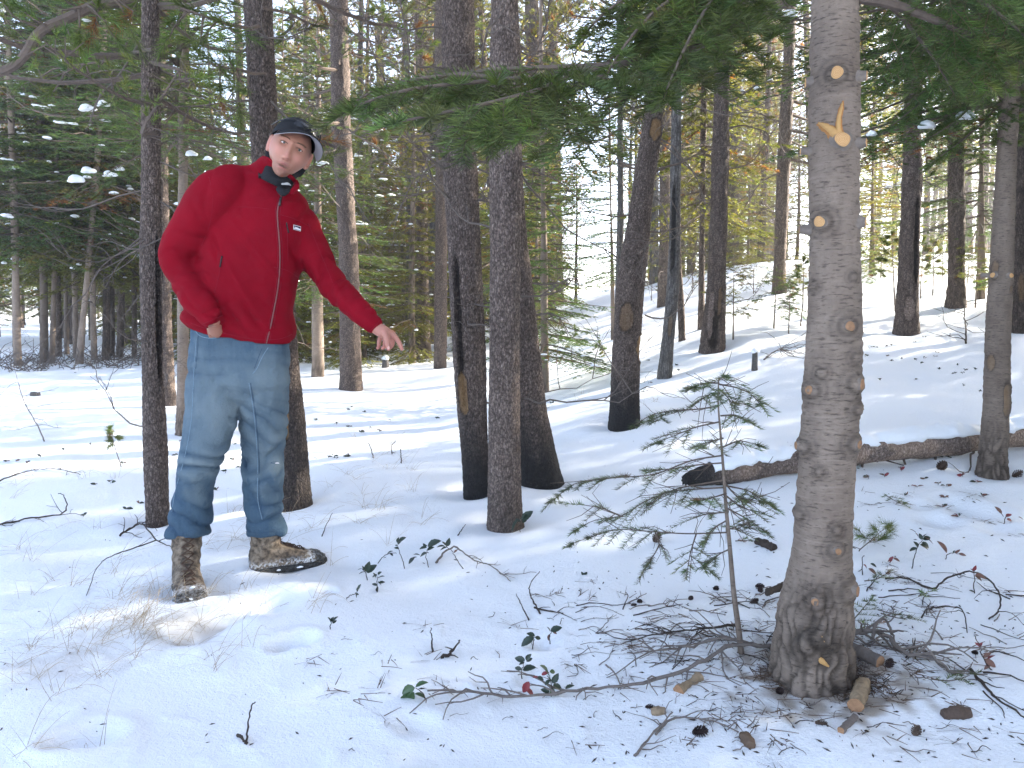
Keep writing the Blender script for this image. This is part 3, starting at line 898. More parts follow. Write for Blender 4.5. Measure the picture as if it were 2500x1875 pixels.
# the firs whose green boughs fill the middle distance
tree('F3', 'fir_tree', 'bushy bright green fir with snow lumps right behind the group of three pines',
     [(1330, 790, 22), (1328, 600, 17), (1325, 440, 10)], 4.6, mat='fir_bark', bark='fir', amp=0.002, crown='fir0', cz=0.46, cx=0.72, coff=-0.62, crot=1.0, sides=20, dz=0.08, depth=9.0)
tree('F4', 'fir_tree', 'dark bluish young fir with a bare lower stem in front of the bright sky gap',
     [(1497, 829, 10), (1494, 650, 8), (1490, 470, 4)], 3.6, mat='fir_bark', bark='fir', amp=0.002, crown='fir1', cz=0.34, cx=0.50, coff=0.1, crot=3.0, sides=16, dz=0.08)
tree('F2', 'fir_tree', 'dense dark fir with snow on its boughs right behind the red shoulder and sleeve',
     [(775, 868, 30), (775, 600, 24), (776, 440, 14)], 5.6, mat='fir_bark', bark='fir', amp=0.002, crown='fir1', cz=0.55, cx=1.0, coff=0.0, crot=5.1, sides=20, dz=0.08, depth=12.0)
tree('F5', 'fir_tree', 'snow laden fir on the slope behind the slim grey fir at the right',
     [(2395, 742, 20), (2396, 600, 16), (2398, 430, 9)], 6.0, mat='fir_bark', bark='fir', amp=0.002, crown='fir0', cz=0.60, cx=0.9, coff=-0.3, crot=2.4, sides=20, dz=0.08, depth=11.0)
tree('F6', 'fir_tree', 'leafy young fir on the slope between the big cut fir and the blazed pine',
     [(2128, 700, 14), (2130, 560, 10), (2132, 430, 6)], 4.2, mat='fir_bark', bark='fir', amp=0.002, crown='ffir0', cz=0.36, cx=0.6, coff=-0.3, crot=0.7, sides=16, dz=0.08, depth=15.0)

# the wood edge at the far left
LEFT = [
 ('pale brown pine trunk nearest the left border of the photo', (43, 893, 19), (38, 763, 17), 'fir0', 1.0, 1.2, 0.0),
 ('broad dark shaded trunk at the far left, touching the pale slim one', (108, 887, 20), (106, 740, 18), 'fir1', 0.95, 1.25, 0.4),
 ('slim pale sunlit trunk touching the broad dark one at the far left', (126, 889, 14), (132, 690, 11), 'fir0', 0.9, 1.1, 0.3),
 ('third trunk of the dense left wood edge, grey and straight', (143, 872, 16), (142, 740, 15), 'ffir0', 0.9, 1.0, 0.6),
 ('thin dark trunk in the left wood edge before the pair of leaning pale ones', (163, 865, 11), (162, 740, 10), 'ffir1', 0.9, 0.8, 0.6),
 ('left one of the pair of pale leaning trunks in the left wood edge', (186, 876, 15), (184, 740, 13), 'ffir0', 0.95, 0.9, 0.5),
 ('right one of the pair of pale leaning trunks in the left wood edge', (193, 889, 17), (212, 690, 13), 'fir1', 1.0, 1.15, 0.2),
 ('orange lit trunk right of the pale leaning pair in the left wood edge', (230, 880, 15), (226, 740, 13), 'ffir1', 0.9, 0.9, 0.8),
 ('broad brown trunk in the left wood edge, left of the black slim one', (259, 880, 19), (260, 740, 17), 'ffir0', 1.0, 1.0, 0.5),
 ('black slim trunk in the left wood edge between two brown ones', (275, 869, 12), (273, 740, 11), 'fpine0', 1.0, 0.8, 0.0),
 ('brown trunk with a sunlit right side in the left wood edge', (292, 873, 17), (296, 740, 15), 'ffir1', 1.0, 1.0, 0.4),
 ('last thin trunk of the left wood edge before the seamed pine', (328, 873, 12), (328, 700, 11), 'fpine1', 1.0, 0.9, 0.0),
 ('pale grey sunlit trunk seen between the jacket and the outstretched sleeve', (747, 842, 17), (747, 700, 15), 'fpine2', 1.0, 0.9, 0.0),
 ('brown thin trunk beside the pale grey one behind the red sleeve', (727, 824, 12), (726, 700, 11), 'fpine0', 1.0, 0.9, 0.0),
]
for i, (lab, b0, b1, cr, cz, cxs, co) in enumerate(LEFT):
    tree('L%d' % i, 'fir_tree' if 'fir' in cr else 'pine_tree', lab, [b0, b1, (b1[0] + (b1[0] - b0[0]) * 0.6, b1[1] - 140, b1[2] * 0.9)], 11.0 + (i * 37 % 5) * 0.6, mat='fir_bark' if 'pale' in lab else 'pine_bark_far', bark='fir' if 'pale' in lab else 'pine', amp=0.003 if 'pale' in lab else 0.006, plate=(18, 18, 7), sides=20, dz=0.10, crown=cr, cz=cz, cx=cxs, coff=co, crot=i * 1.3,
         group='trunks of the wood edge', tone=0.7 if ('dark' in lab or 'black' in lab) else 1.15)

# ------------------------------------------------------------------ the forest beyond and, out of the frame, the trees that shade the clearing
def far_proto(name, crown, mat, H, r0, seed, cz, coff, cxs):
    root = empty(name, (0, 0, 0))
    zs = np.array([-0.3, 0.0, 0.4, 1.5, 4, 8, H]); rs = r0 * np.array([1.35, 1.25, 1.06, 0.98, 0.85, 0.55, 0.08])
    mb = MB()
    n, dz = 18, 0.12
    zz = np.concatenate([np.arange(-0.3, 6, dz), np.arange(6, H, 0.6)])
    rng = np.random.default_rng(seed)
    th = np.arange(n) * 2 * math.pi / n
    Z, TH = np.meshgrid(zz, th, indexing='ij')
    Rr = np.repeat(np.interp(zz, zs, rs)[:, None], n, 1)
    p = np.stack([np.cos(TH) * Rr, np.sin(TH) * Rr, Z], -1).reshape(-1, 3)
    f1, fe, idn = cells(p * (17, 17, 6) + seed, seed)
    up = sstep(0.03, 0.3, fe)
    Rr = Rr.ravel() + 0.008 * (up - 0.6) + 0.008 * (idn - 0.5)
    bend = 0.10 * np.sin(Z.ravel() * 0.35 + seed)
    v = np.stack([Rr * np.cos(TH).ravel() + bend - bend[0], Rr * np.sin(TH).ravel(), Z.ravel()], 1)
    i = np.arange(len(zz) - 1)[:, None] * n; j = np.arange(n)[None]; j2 = (j + 1) % n
    q = np.stack([i + j, i + j2, i + n + j2, i + n + j], -1).reshape(-1, 4)
    mb.add(v, None, q, np.stack([lerp(0.5, 1.0, up) * lerp(0.75, 1.25, idn), np.zeros(len(v)), np.zeros(len(v))], 1))
    mb.build('trunk', M[mat], root)
    me, sn, dd = CROWN[crown]
    for nm, m in (('crown', me), ('snow', sn), ('dead_branch', dd)):
        if m is None: continue
        o = link(nm, m, root); o.location = (0, 0, coff); o.scale = (cxs, cxs, cz)
        o['kind'] = 'stuff'
    return root

PROTO = [far_proto('pine_tree', 'fpine0', 'pine_bark_far', 14, .13, 1, 1.05, 0, 1.0), far_proto('pine_tree', 'fpine1', 'pine_bark_far', 14, .15, 2, 1.05, -.6, 1.0),
         far_proto('pine_tree', 'fpine2', 'grey_bark', 14, .11, 3, 1.05, 0.5, 0.9), far_proto('fir_tree', 'ffir0', 'pine_bark_far', 13, .14, 4, 1.05, 0.0, 1.0),
         far_proto('fir_tree', 'ffir1', 'fir_bark', 12, .12, 5, 1.0, -0.3, 0.95)]
PROTO.append(far_proto('fir_tree', 'ffir0', 'fir_bark', 12.5, .13, 6, 1.0, -1.2, 1.15))
PROTO.append(far_proto('fir_tree', 'ffir1', 'fir_bark', 12.5, .13, 7, 1.0, -1.25, 1.1))
PROTO.append(far_proto('pine_tree', 'rust', 'pine_bark_far', 13, .13, 8, 1.0, 0, 1.0))
PROTO_USED = [False] * len(PROTO)
def far_tree(k, x, y, s, rz, label, group, sz=1.0):
    o = PROTO[k] if not PROTO_USED[k] else copy_tree(PROTO[k])
    PROTO_USED[k] = True
    o.location = (x, y, hz(x, y) - 0.03)
    o.rotation_euler = (random.gauss(0, .022), random.gauss(0, .022), rz)
    o.scale = (s, s, s * sz)
    return tag(o, label, 'tree', group)

WHERE = [(150, 'at the far left behind the broad dark trunk'), (350, 'behind the pale leaning pair at the left'), (620, 'behind the seamed pine and red shoulder'), (830, 'behind the man and left of the straight pine'), (1080, 'beyond the pointing hand'),
         (1450, 'behind the group of three pines'), (1740, 'between the leaning scarred pine and torn pine'), (1950, 'between the torn pine and big cut fir'), (2210, 'between the big cut fir and blazed pine'), (9999, 'on the slope right of the blazed pine')]
LOOK = ['brown trunked pine', 'ragged brown trunked pine', 'grey trunked pine', 'brown trunked fir', 'pale trunked fir', 'low bushy fir', 'low dense fir']
def far_label(k, x, y, s):
    px = CX + FPX * x / y
    where = next(w for a, w in WHERE if px < a)
    size = 'small' if s < .5 else ('slender' if s < .88 else ('tall' if s > 1.03 else 'mid sized'))
    return '%s %s %s, %s' % (size, 'distant' if y > 30 else ('far' if y > 21 else 'nearer'), LOOK[k], where)
def forest():
    rng = np.random.default_rng(77)
    spots = [(t[1].x, t[1].y) for t in TREES.values()]
    REG = [(-60, -22, ('pine', 'slim pine among the many standing behind the far left wood edge'), ('fir', 'bushy fir among the many trees behind the far left wood edge'), 'trees behind the left wood edge'),
           (-22, -9, ('pine', 'distant pine in the dense wood seen behind the man in red'), ('fir', 'distant bushy fir in the dense wood seen behind the man in red'), 'trees far behind the man'),
           (-9, 6, ('pine', 'distant pine in the bright wood behind the group of three'), ('fir', 'distant bushy fir in the bright wood behind the group of three'), 'trees far behind the group of three'),
           (6, 60, ('pine', 'distant backlit pine far up the snowy slope'), ('fir', 'distant backlit bushy fir far up the snowy slope'), 'trees far up the slope')]
    n = 0
    tries = 0
    while n < 195 and tries < 12000:
        tries += 1
        an = rng.uniform(-37, 37)
        y = 15 + 45 * rng.random() ** 0.85
        x = y * math.tan(R(an))
        px = CX + FPX * x / y
        if 1360 < px < 1530: continue          # the gap of bright sky
        if px > 1500 and y < 19: continue
        if px > 1500 and rng.random() < 0.5: continue
        if px < 1000 and y < 20: continue
        if min((x - a) ** 2 + (y - b) ** 2 for a, b in spots) < (0.8 + y * 0.02) ** 2: continue
        spots.append((x, y))
        for a0, a1, lp, lf, grp in REG:
            if a0 <= an < a1: break
        k = int(rng.choice(5, p=(.18, .18, .14, .27, .23) if px < 1450 else (.3, .3, .24, .09, .07)))
        sz_ = rng.uniform(0.75, 1.15) * (0.7 if (k > 2 and rng.random() < 0.35) else 1)
        far_tree(k, x, y, sz_, rng.uniform(0, 6.28), far_label(k, x, y, sz_), 'far trees ' + far_label(k, x, y, sz_).split(', ')[1], rng.uniform(0.9, 1.15))
        n += 1
    for px, y, sc_, lab in ((1852, 22.5, .8, 'rust brown dying pine glowing behind the dark pines left of the big cut fir'), (1405, 27, .42, 'small young pine at the sky gap, its orange light painted as rust needles'), (1660, 26, .8, 'rust tinged dying pine behind the weathered grey dead trunk'), (40, 21, .6, 'rust needled dying pine behind the left border trunk')):  # on the small young pine, orange light is painted as needle colour
        x = (px - CX) / FPX * y
        far_tree(7, x, y, sc_, px * .1, lab, 'rust coloured dying pines')
    # low firs of the understorey
    n = 0
    while n < 74:
        an = rng.uniform(-37, 37)
        y = 13 + 26 * rng.random()
        x = y * math.tan(R(an))
        px = CX + FPX * x / y
        if 1375 < px < 1520: continue
        if px < 380: continue
        if 330 < px < 1250 and y < 13.5: continue
        if px > 1500 and (y < 20 or rng.random() < 0.6): continue
        if min((x - a) ** 2 + (y - b) ** 2 for a, b in spots) < 0.8: continue
        spots.append((x, y))
        for a0, a1, lp, lf, grp in REG:
            if a0 <= an < a1: break
        sz_ = rng.uniform(.28, .62)
        far_tree(5 + n % 2, x, y, sz_, rng.uniform(0, 6.28), far_label(5 + n % 2, x, y, sz_), 'far trees ' + far_label(5 + n % 2, x, y, sz_).split(', ')[1], rng.uniform(.85, 1.2))
        n += 1
    # beyond the right-hand edge of the photograph the wood goes on and throws its shade over the clearing
    shade = SHADE
    for x, y, k, s in shade:
        far_tree(int(k), x, y, s, rng.uniform(0, 6.28), 'tall tree of the wood standing past the right border of the view', 'trees past the right border')
SHADE = [(8.7, 8.2, 3, 1.0), (10.6, 10.0, 3, 1.0), (7.1, 3.0, 4, 1.0), (12.2, 11.2, 4, 1.0), (9.8, 4.6, 4, 1.0), (5.6, 3.6, 3, .95), (7.6, 4.0, 4, 1.0), (6.6, 2.2, 3, 1.0), (10.4, 6.6, 4, 1.05), (9.2, 3.0, 3, 1.0), (12.5, 8.4, 3, 1.1), (4.9, 1.1, 4, .9), (7.6, 0.9, 3, 1.0), (11.6, 4.6, 4, 1.0), (13.8, 6.4, 3, 1.05), (11.2, 1.8, 3, 1.0),
         (15.0, 9.8, 4, 1.1), (16.5, 7.6, 3, 1.1), (14.2, 3.2, 4, 1.0), (4.4, -0.8, 3, .9), (9.5, -0.8, 4, 1.0), (17.2, 12.2, 1, 1.1), (19.0, 9.4, 3, 1.1), (21.0, 14.5, 0, 1.1)]
forest()
# ------------------------------------------------------------------ the big limbed fir in the right foreground
T19 = [(1984, 1662, 190), (1985, 1600, 184), (1986, 1500, 180), (1992, 1440, 166), (1998, 1400, 152), (2005, 1300, 140), (2010, 1200, 136), (2018, 1100, 134), (2025, 1000, 130), (2032, 850, 127),
       (2033, 795, 130), (2033, 600, 120), (2032, 549, 122), (2031, 400, 114), (2032, 362, 118), (2032, 200, 107), (2033, 0, 105)]
tree('T19', 'fir_tree', 'big grey barked fir with cut limb stubs and a V shaped wood scar, right foreground', T19, 7.6, mat='fir_bark', bark='fir', sides=128, dz=0.0075, amp=0.0022, flare=0.10, viewtop=2.4,
     knots=[(2033, 1320, .022), (2064, 1420, .032), (1990, 1438, .026), (1972, 1540, .026), (2058, 795, .024), (1986, 948, .022), (2076, 932, .026), (2080, 993, .016), (1966, 1086, .02), (2074, 1074, .022),
            (2007, 907, .014), (2035, 203, .024), (2007, 549, .024), (1955, 1250, .016), (2035, 1275, .014), (2001, 1140, .012), (1990, 700, .012), (2070, 680, .012), (2075, 870, .014), (2000, 1520, .03)],
     crown='fir1', cz=0.60, cx=0.62, coff=1.15, crot=2.0, tone=0.92)

def on_trunk(key, px, py):
    root, b, (zz, xx, yy, r) = TREES[key]
    c = W(px, py, b.y) - b
    k = int(np.argmin(np.abs(zz - c.z)))
    tc = Vector((-b.x, -b.y, 0)).normalized(); tr = Vector((-tc.y, tc.x, 0))
    if tr.x < 0: tr = -tr
    s = max(-0.97, min(0.97, (c.x - xx[k]) / r[k] / max(0.3, tr.x)))
    n = tc * math.sqrt(1 - s * s) + tr * s
    return Vector((xx[k], yy[k], c.z)) + n * r[k], n, tr

def stub(key, px, py, rad, ln, lean=(0, 0), dirv=None, name='branch_stub', end='cut', slant=0.0):
    """sawn-off limb: bark collar and a ringed cut face, built round its own axis"""
    p, n, tr = on_trunk(key, px, py)
    d = (n + Vector((0, 0, 1)) * lean[1] + tr * lean[0]).normalized() if dirv is None else Vector(dirv).normalized()
    mb = MB()
    N = 18
    th = np.arange(N) * 2 * math.pi / N
    rr = rad * (1 + 0.07 * np.sin(2 * th + px) + 0.05 * np.sin(3 * th + py))
    prof = [(-0.03, 1.9), (0.0, 1.55), (0.25 * ln, 1.2), (0.8 * ln, 1.06), (ln, 1.04)]
    v = [np.stack([rr * f * np.cos(th), rr * f * np.sin(th), np.full(N, z) + slant * rr * np.cos(th) * (z > 0.5 * ln)], 1) for z, f in prof]
    v = np.concatenate(v); v += 0.05 * rad * vnoise(v * (1.6 / rad), int(px))[:, None]
    q = [(i * N + j, i * N + (j + 1) % N, (i + 1) * N + (j + 1) % N, (i + 1) * N + j) for i in range(4) for j in range(N)]
    mb.add(v, None, q, (1, 0, 0), 0)
    c = np.stack([rr * 0.96 * np.cos(th), rr * 0.96 * np.sin(th), np.full(N, ln + 0.0012) + slant * rr * np.cos(th)], 1)
    c2 = c * (0.5, 0.5, 1) + (0, 0, 0.0008)
    mb.add(np.concatenate([v[-N:], c, c2, [[0, 0, ln + 0.001]]]), [(2 * N + j, 2 * N + (j + 1) % N, 3 * N) for j in range(N)],
           [(i * N + j, i * N + (j + 1) % N, (i + 1) * N + (j + 1) % N, (i + 1) * N + j) for i in range(2) for j in range(N)], (1, 0, 0), 1)
    o = mb.build(name, [M['stub_bark'], M[end]], TREES[key][0])
    o.location = p
    o.rotation_mode = 'QUATERNION'
    o.rotation_quaternion = d.to_track_quat('Z', 'Y')
    return o

M['cut_old'] = mat_plain('weathered_cut_wood', (0.30, 0.17, 0.095), 0.85, 0.2, 0.45, 80, 0.4)
for a in ((2035, 203, .0165, .024), (2007, 549, .0155, .020), (2045, 358, .020, .012)):
    stub('T19', *a)
stub('T19', 1985, 204, .0125, .018, (-1.6, -.1)); stub('T19', 2080, 203, .014, .022, (1.8, .05)); stub('T19', 1982, 372, .010, .028, (-2.2, .12)); stub('T19', 2082, 362, .012, .018, (1.5, .1))
stub('T19', 2086, 549, .013, .012, (0.6, 0)); stub('T19', 1976, 562, .012, .026, (-2.4, .05), end='cut_old')
for a in ((2058, 795, .0135, .016), (1986, 948, .0130, .014), (2074, 1074, .0125, .012), (2033, 1320, .0095, .014), (1990, 1438, .0105, .012), (1972, 1540, .0125, .014)):
    stub('T19', *a, end='cut_old')
stub('T19', 2064, 1420, .0165, .018, (0.3, 0), end='cut_old'); stub('T19', 2078, 932, .015, .014, (0.4, 0), end='cut_old'); stub('T19', 1962, 1086, .013, .016, (-0.4, 0), end='cut_old')
stub('T22', 2432, 672, .014, .014); stub('T22', 2459, 674, .013, .012); stub('T22', 2425, 672, .011, .05, (-2.2, .1), end='cut_old')

def wood_strip(key, pts, name, mat, lift=0.006):
    """raised strip of bare wood following the trunk: pts are (px, py, width px)"""
    root, b, ax = TREES[key]
    mb = MB()
    rows = []
    P = np.array(pts, float)
    t = np.linspace(0, 1, 26); s = np.linspace(0, 1, len(P))
    for k in range(26):
        px, py, w = (np.interp(t[k], s, P[:, i]) for i in range(3))
        a = np.interp(min(1, t[k] + .03), s, P[:, 0]) - np.interp(max(0, t[k] - .03), s, P[:, 0]); c = np.interp(min(1, t[k] + .03), s, P[:, 1]) - np.interp(max(0, t[k] - .03), s, P[:, 1])
        L = math.hypot(a, c); nx, ny = -c / L, a / L
        row = []
        for e in np.linspace(-1, 1, 7):
            p, n, _ = on_trunk(key, px + nx * e * w / 2, py + ny * e * w / 2)
            row.append(p + n * (lift * (1 - e ** 4) * (0.4 + 0.6 * math.sin(math.pi * min(1, t[k] * 0.85 + 0.12))) - 0.001 + 0.003 + 0.0012 * math.sin(k * 1.7 + e * 3)))
        rows.append(row)
    v = np.array([tuple(p) for r_ in rows for p in r_])
    q = [(i * 7 + j, i * 7 + j + 1, (i + 1) * 7 + j + 1, (i + 1) * 7 + j) for i in range(25) for j in range(6)]
    mb.add(v, None, q)
    return mb.build(name, M[mat], root)
M['scar_rim'] = mat_plain('orange_callus', (0.36, 0.17, 0.06), 0.8, 0.2, 0.4, 80, 0.4)
M['fresh_wood'] = mat_plain('fresh_wood', (0.50, 0.29, 0.11), 0.65, 0.3, 0.16, 40, 0.2)
wood_strip('T19', [(2052, 368, 34), (2036, 350, 33), (2024, 336, 26), (2010, 322, 20), (1998, 312, 9)], 'scar_rim', 'scar_rim', .005)
wood_strip('T19', [(2050, 368, 26), (2036, 349, 24), (2026, 335, 19), (2012, 321, 13), (2001, 312, 5)], 'wood_scar', 'fresh_wood', .010)
wood_strip('T19', [(2043, 358, 30), (2039, 332, 15), (2040, 306, 13), (2045, 280, 10), (2048, 266, 4)], 'scar_rim', 'scar_rim', .005)
wood_strip('T19', [(2043, 358, 24), (2038, 332, 11), (2039, 306, 9), (2044, 282, 6), (2046, 270, 2)], 'wood_scar', 'fresh_wood', .010)
wood_strip('T19', [(1993, 1560, 4), (2002, 1572, 14), (2016, 1584, 4)], 'wood_scar', 'fresh_wood', .010)
wood_strip('T19', [(1994, 1508, 3), (2001, 1515, 8), (2008, 1528, 2)], 'wood_scar', 'fresh_wood', .008)

def in_tree(key, pts):
    """photograph pixels at a given distance, in the tree's own frame"""
    b = TREES[key][1]
    P = np.array([tuple(W(px, py, d) - b) for px, py, d in pts])
    n = max(8, len(P) * 4)
    s = np.concatenate([[0], np.cumsum(np.linalg.norm(np.diff(P, axis=0), axis=1))])
    t = np.linspace(0, s[-1], n)
    Q = np.stack([np.interp(t, s, P[:, i]) for i in range(3)], 1)
    for _ in range(2):
        Q[1:-1] = 0.25 * Q[:-2] + 0.5 * Q[1:-1] + 0.25 * Q[2:]
    return Q

def fir_bough(key, pts, wmax, r0, seed, k=60, nl=.037, nw=.0019, step=.040, kind='bough', droop=.45, sub=True, snow=(), mat='needle', name='bough', seg=2, leafless=0.0, dead=.0, sublen=.5):
    rng = np.random.default_rng(seed)
    Q = in_tree(key, pts)
    root = TREES[key][0] if isinstance(key, str) else key
    mb = MB()
    mb.tube(Q, np.linspace(r0, 0.002, len(Q)), 7, (0.16, 0.13, 0.10), 1)
    i0 = int(leafless * (len(Q) - 1))
    P, D, U, L = bough_shoots(Q[i0:], UP, wmax, rng, step, sub, droop, sublen=sublen)
    g = leafcol(kind, len(P), rng, dead, .25)
    for a in range(0, len(P), 4000):
        sl = slice(a, a + 4000)
        shoots(mb, P[sl], D[sl], U[sl], L[sl], k, nl, nw, 'flat', seg, g[sl], rng, (48, 74), 0.0016)
    o = mb.build(name, [M[mat], M['twig']], root, False)
    b = TREES[key][1]
    for (px, py, d, r) in snow:
        sb = MB()
        r *= .58; py += r * 2.2 * FPX / d * .5
        snow_blob(sb, np.array(tuple(W(px, py, d) - b)), r, np.array((1, 0.25, 0)), rng, 0.95)
        snow_blob(sb, np.array(tuple(W(px, py, d) - b)) + np.array((r * 0.8, 0.3 * r, -0.1 * r)), r * 0.75, np.array((1, 0.25, 0)), rng, 0.85)
        snow_blob(sb, np.array(tuple(W(px, py, d) - b)) + np.array((-r * 0.9, 0.1 * r, -0.25 * r)), r * 0.6, np.array((1, 0.25, 0)), rng, 0.8)
        tag(sb.build('snow', M['snow'], root), kind='stuff')
    return o

# the green boughs that hang across the top of the picture
fir_bough('T19', [(2005, -70, 2.22), (1850, 35, 2.05), (1700, 120, 1.92), (1500, 160, 1.75), (1300, 190, 1.62), (1100, 205, 1.52), (950, 222, 1.47), (835, 275, 1.43)], .26, .013, 1, leafless=.20)
fir_bough('T19', [(1500, 160, 1.75), (1350, 165, 1.72), (1200, 170, 1.75), (1050, 190, 1.80), (920, 240, 1.82)], .22, .007, 2, droop=.55)
fir_bough('T19', [(1420, 175, 1.68), (1300, 225, 1.50), (1180, 255, 1.42), (1060, 280, 1.38), (960, 300, 1.36)], .17, .006, 3, droop=.6)
fir_bough('T19', [(1960, -120, 2.15), (1780, -30, 2.0), (1640, 30, 1.9), (1530, 100, 1.85), (1450, 190, 1.82)], .24, .010, 4, leafless=.25)
fir_bough('T19', [(1930, -190, 2.1), (1720, -90, 1.95), (1580, -30, 1.85), (1480, 20, 1.8), (1420, 90, 1.78)], .24, .010, 5, leafless=.15)
fir_bough('T19', [(1960, -150, 2.15), (1760, -40, 1.85), (1700, 60, 1.65), (1650, 160, 1.55), (1620, 240, 1.52)], .20, .008, 6, leafless=.2)
fir_bough('T19', [(1950, -100, 2.3), (1800, 20, 2.3), (1690, 120, 2.25), (1600, 200, 2.2)], .22, .008, 7, leafless=.3)
fir_bough('T19', [(2010, -40, 2.35), (1900, 20, 2.4), (1760, 60, 2.5), (1690, 62, 2.55), (1600, 110, 2.6)], .12, .014, 8, leafless=.55)
fir_bough('T19', [(1480, 185, 1.66), (1350, 225, 1.55), (1230, 250, 1.50), (1120, 262, 1.48), (1010, 290, 1.46)], .20, .006, 12, droop=.7)
fir_bough('T19', [(1250, 195, 1.60), (1120, 180, 1.66), (1000, 195, 1.68), (900, 225, 1.66), (850, 260, 1.64)], .18, .006, 13, droop=.6)
fir_bough('T19', [(1960, -160, 2.2), (1750, -70, 1.9), (1600, 20, 1.72), (1520, 110, 1.66), (1470, 200, 1.64)], .22, .008, 14, leafless=.2)
# to the right
fir_bough('T19', [(2085, -60, 2.3), (2200, 40, 2.5), (2280, 140, 2.6), (2330, 230, 2.65)], .30, .009, 15, leafless=.25, kind='fir')
fir_bough('T19', [(2090, -120, 2.35), (2330, -20, 2.7), (2480, 120, 2.9), (2560, 260, 3.0)], .34, .009, 16, leafless=.2, kind='fir')
fir_bough('T19', [(2090, -5, 2.3), (2160, 2, 2.3), (2300, 55, 2.32), (2420, 110, 2.34), (2560, 190, 2.36)], .16, .016, 9, leafless=.55)
fir_bough('T19', [(2080, -120, 2.4), (2250, -40, 2.6), (2400, 60, 2.75), (2560, 190, 2.85)], .30, .010, 10, leafless=.2, kind='fir')
fir_bough('T19', [(2080, -160, 2.2), (2300, -60, 2.2), (2450, 40, 2.25), (2560, 140, 2.3)], .25, .010, 11, leafless=.2, kind='fir')
b22 = [([(2470, 40, 4.9), (2350, 150, 4.6), (2250, 250, 4.4), (2140, 335, 4.3)], .42, [(2262, 292, 4.4, .055), (2128, 318, 4.35, .035)]),
       ([(2470, -30, 4.9), (2330, 60, 4.5), (2220, 150, 4.3), (2150, 210, 4.2)], .42, []),
       ([(2470, 120, 4.9), (2400, 230, 4.5), (2320, 310, 4.3), (2240, 350, 4.2)], .36, [(2358, 268, 4.45, .06)]),
       ([(2470, -60, 4.9), (2250, -40, 4.7), (2120, 40, 4.6), (2060, 120, 4.6)], .42, []),
       ([(2465, 190, 4.9), (2520, 260, 4.6), (2600, 330, 4.4)], .35, []),
       ([(2465, -40, 4.9), (2540, 60, 4.6), (2640, 200, 4.4)], .42, []),
       ([(2465, 60, 4.9), (2420, 130, 4.0), (2400, 250, 3.6)], .34, []),
       ([(2465, -90, 4.9), (2330, 0, 4.1), (2280, 90, 3.8)], .36, []),
       ([(2468, 80, 4.9), (2380, 140, 4.7), (2280, 200, 4.6), (2180, 290, 4.5)], .46, []), ([(2468, 10, 4.9), (2330, 90, 4.8), (2200, 140, 4.8), (2110, 230, 4.8)], .46, []),
       ([(2462, 230, 4.9), (2400, 300, 4.6), (2340, 350, 4.5), (2270, 400, 4.4)], .36, []), ([(2470, -40, 4.9), (2390, 40, 4.2), (2350, 150, 4.0), (2330, 240, 3.9)], .40, [])]
for i, (pts, w, sn) in enumerate(b22):
    fir_bough('T22', pts, w, .012, 30 + i, k=40, nl=.038, nw=.0036, step=.055, kind='fir', snow=sn, seg=1)
# snowy boughs of the young fir left of the jeans
fir_bough('T3', [(450, 320, 6.85), (360, 372, 6.6), (260, 420, 6.4), (160, 478, 6.3)], .42, .011, 50, k=24, nl=.036, nw=.005, step=.08, kind='fir', seg=1, snow=[(186, 425, 6.35, .075), (214, 405, 6.38, .065), (265, 415, 6.42, .06), (292, 404, 6.5, .045)])
fir_bough('T3', [(451, 180, 6.85), (360, 215, 6.6), (270, 248, 6.4), (190, 285, 6.3)], .36, .010, 51, k=24, nl=.036, nw=.005, step=.08, kind='fir', seg=1, snow=[(212, 252, 6.35, .07), (250, 243, 6.4, .06)])
fir_bough('T3', [(451, 340, 6.85), (510, 375, 6.6), (570, 395, 6.5), (640, 440, 6.4)], .36, .010, 52, k=24, nl=.036, nw=.005, step=.08, kind='fir', seg=1, snow=[(466, 366, 6.55, .055), (506, 380, 6.5, .04)])
fir_bough('T3', [(452, 240, 6.85), (520, 262, 6.5), (570, 300, 6.3), (610, 340, 6.2)], .32, .009, 53, k=24, nl=.036, nw=.005, step=.08, kind='fir', seg=1)
fir_bough('T3', [(450, 250, 6.85), (400, 300, 6.3), (340, 330, 6.1), (300, 360, 6.0)], .32, .009, 54, k=24, nl=.036, nw=.005, step=.08, kind='fir', seg=1)

# long needled pine boughs at the top left
def pine_bough(key, limb, tufts, r0, seed, r1=.006, k=105, nl=.095, nw=.0030, dead=.08):
    rng = np.random.default_rng(seed)
    Q = in_tree(key, limb)
    mb = MB()
    mb.tube(Q, np.linspace(r0, r1, len(Q)), 8, (0.17, 0.14, 0.115), 1)
    b = TREES[key][1]
    P, D = [], []
    for (px, py, d) in tufts:
        e = np.array(tuple(W(px, py, d) - b))
        s = Q[max(1, int(np.argmin(np.linalg.norm(Q - e, axis=1))) - 1)]
        m = 0.5 * (s + e) + rng.normal(0, .03, 3)
        mb.tube([s, 0.5 * (s + m), m, 0.5 * (m + e) - UP * .01, e], np.linspace(.006, .0035, 5), 5, (0.14, 0.11, 0.085), 1)
        P.append(e - 0.06 * unit(e - m)); D.append(unit(unit(e - m) + UP * rng.uniform(0, .5)))
    n = len(P)
    shoots(mb, np.array(P), np.array(D), np.tile(np.array((.3, .2, 1.)), (n, 1)), rng.uniform(.10, .16, n), k, nl, nw, 'all', 1, leafcol('pine', n, rng, dead, .25), rng, (18, 62))
    return mb.build('bough', [M['needle'], M['twig']], TREES[key][0], False)
_r = np.random.default_rng(5)
def spread(box, n, d):
    return [(_r.uniform(box[0], box[2]), _r.uniform(box[1], box[3]), _r.uniform(*d)) for _ in range(n)]
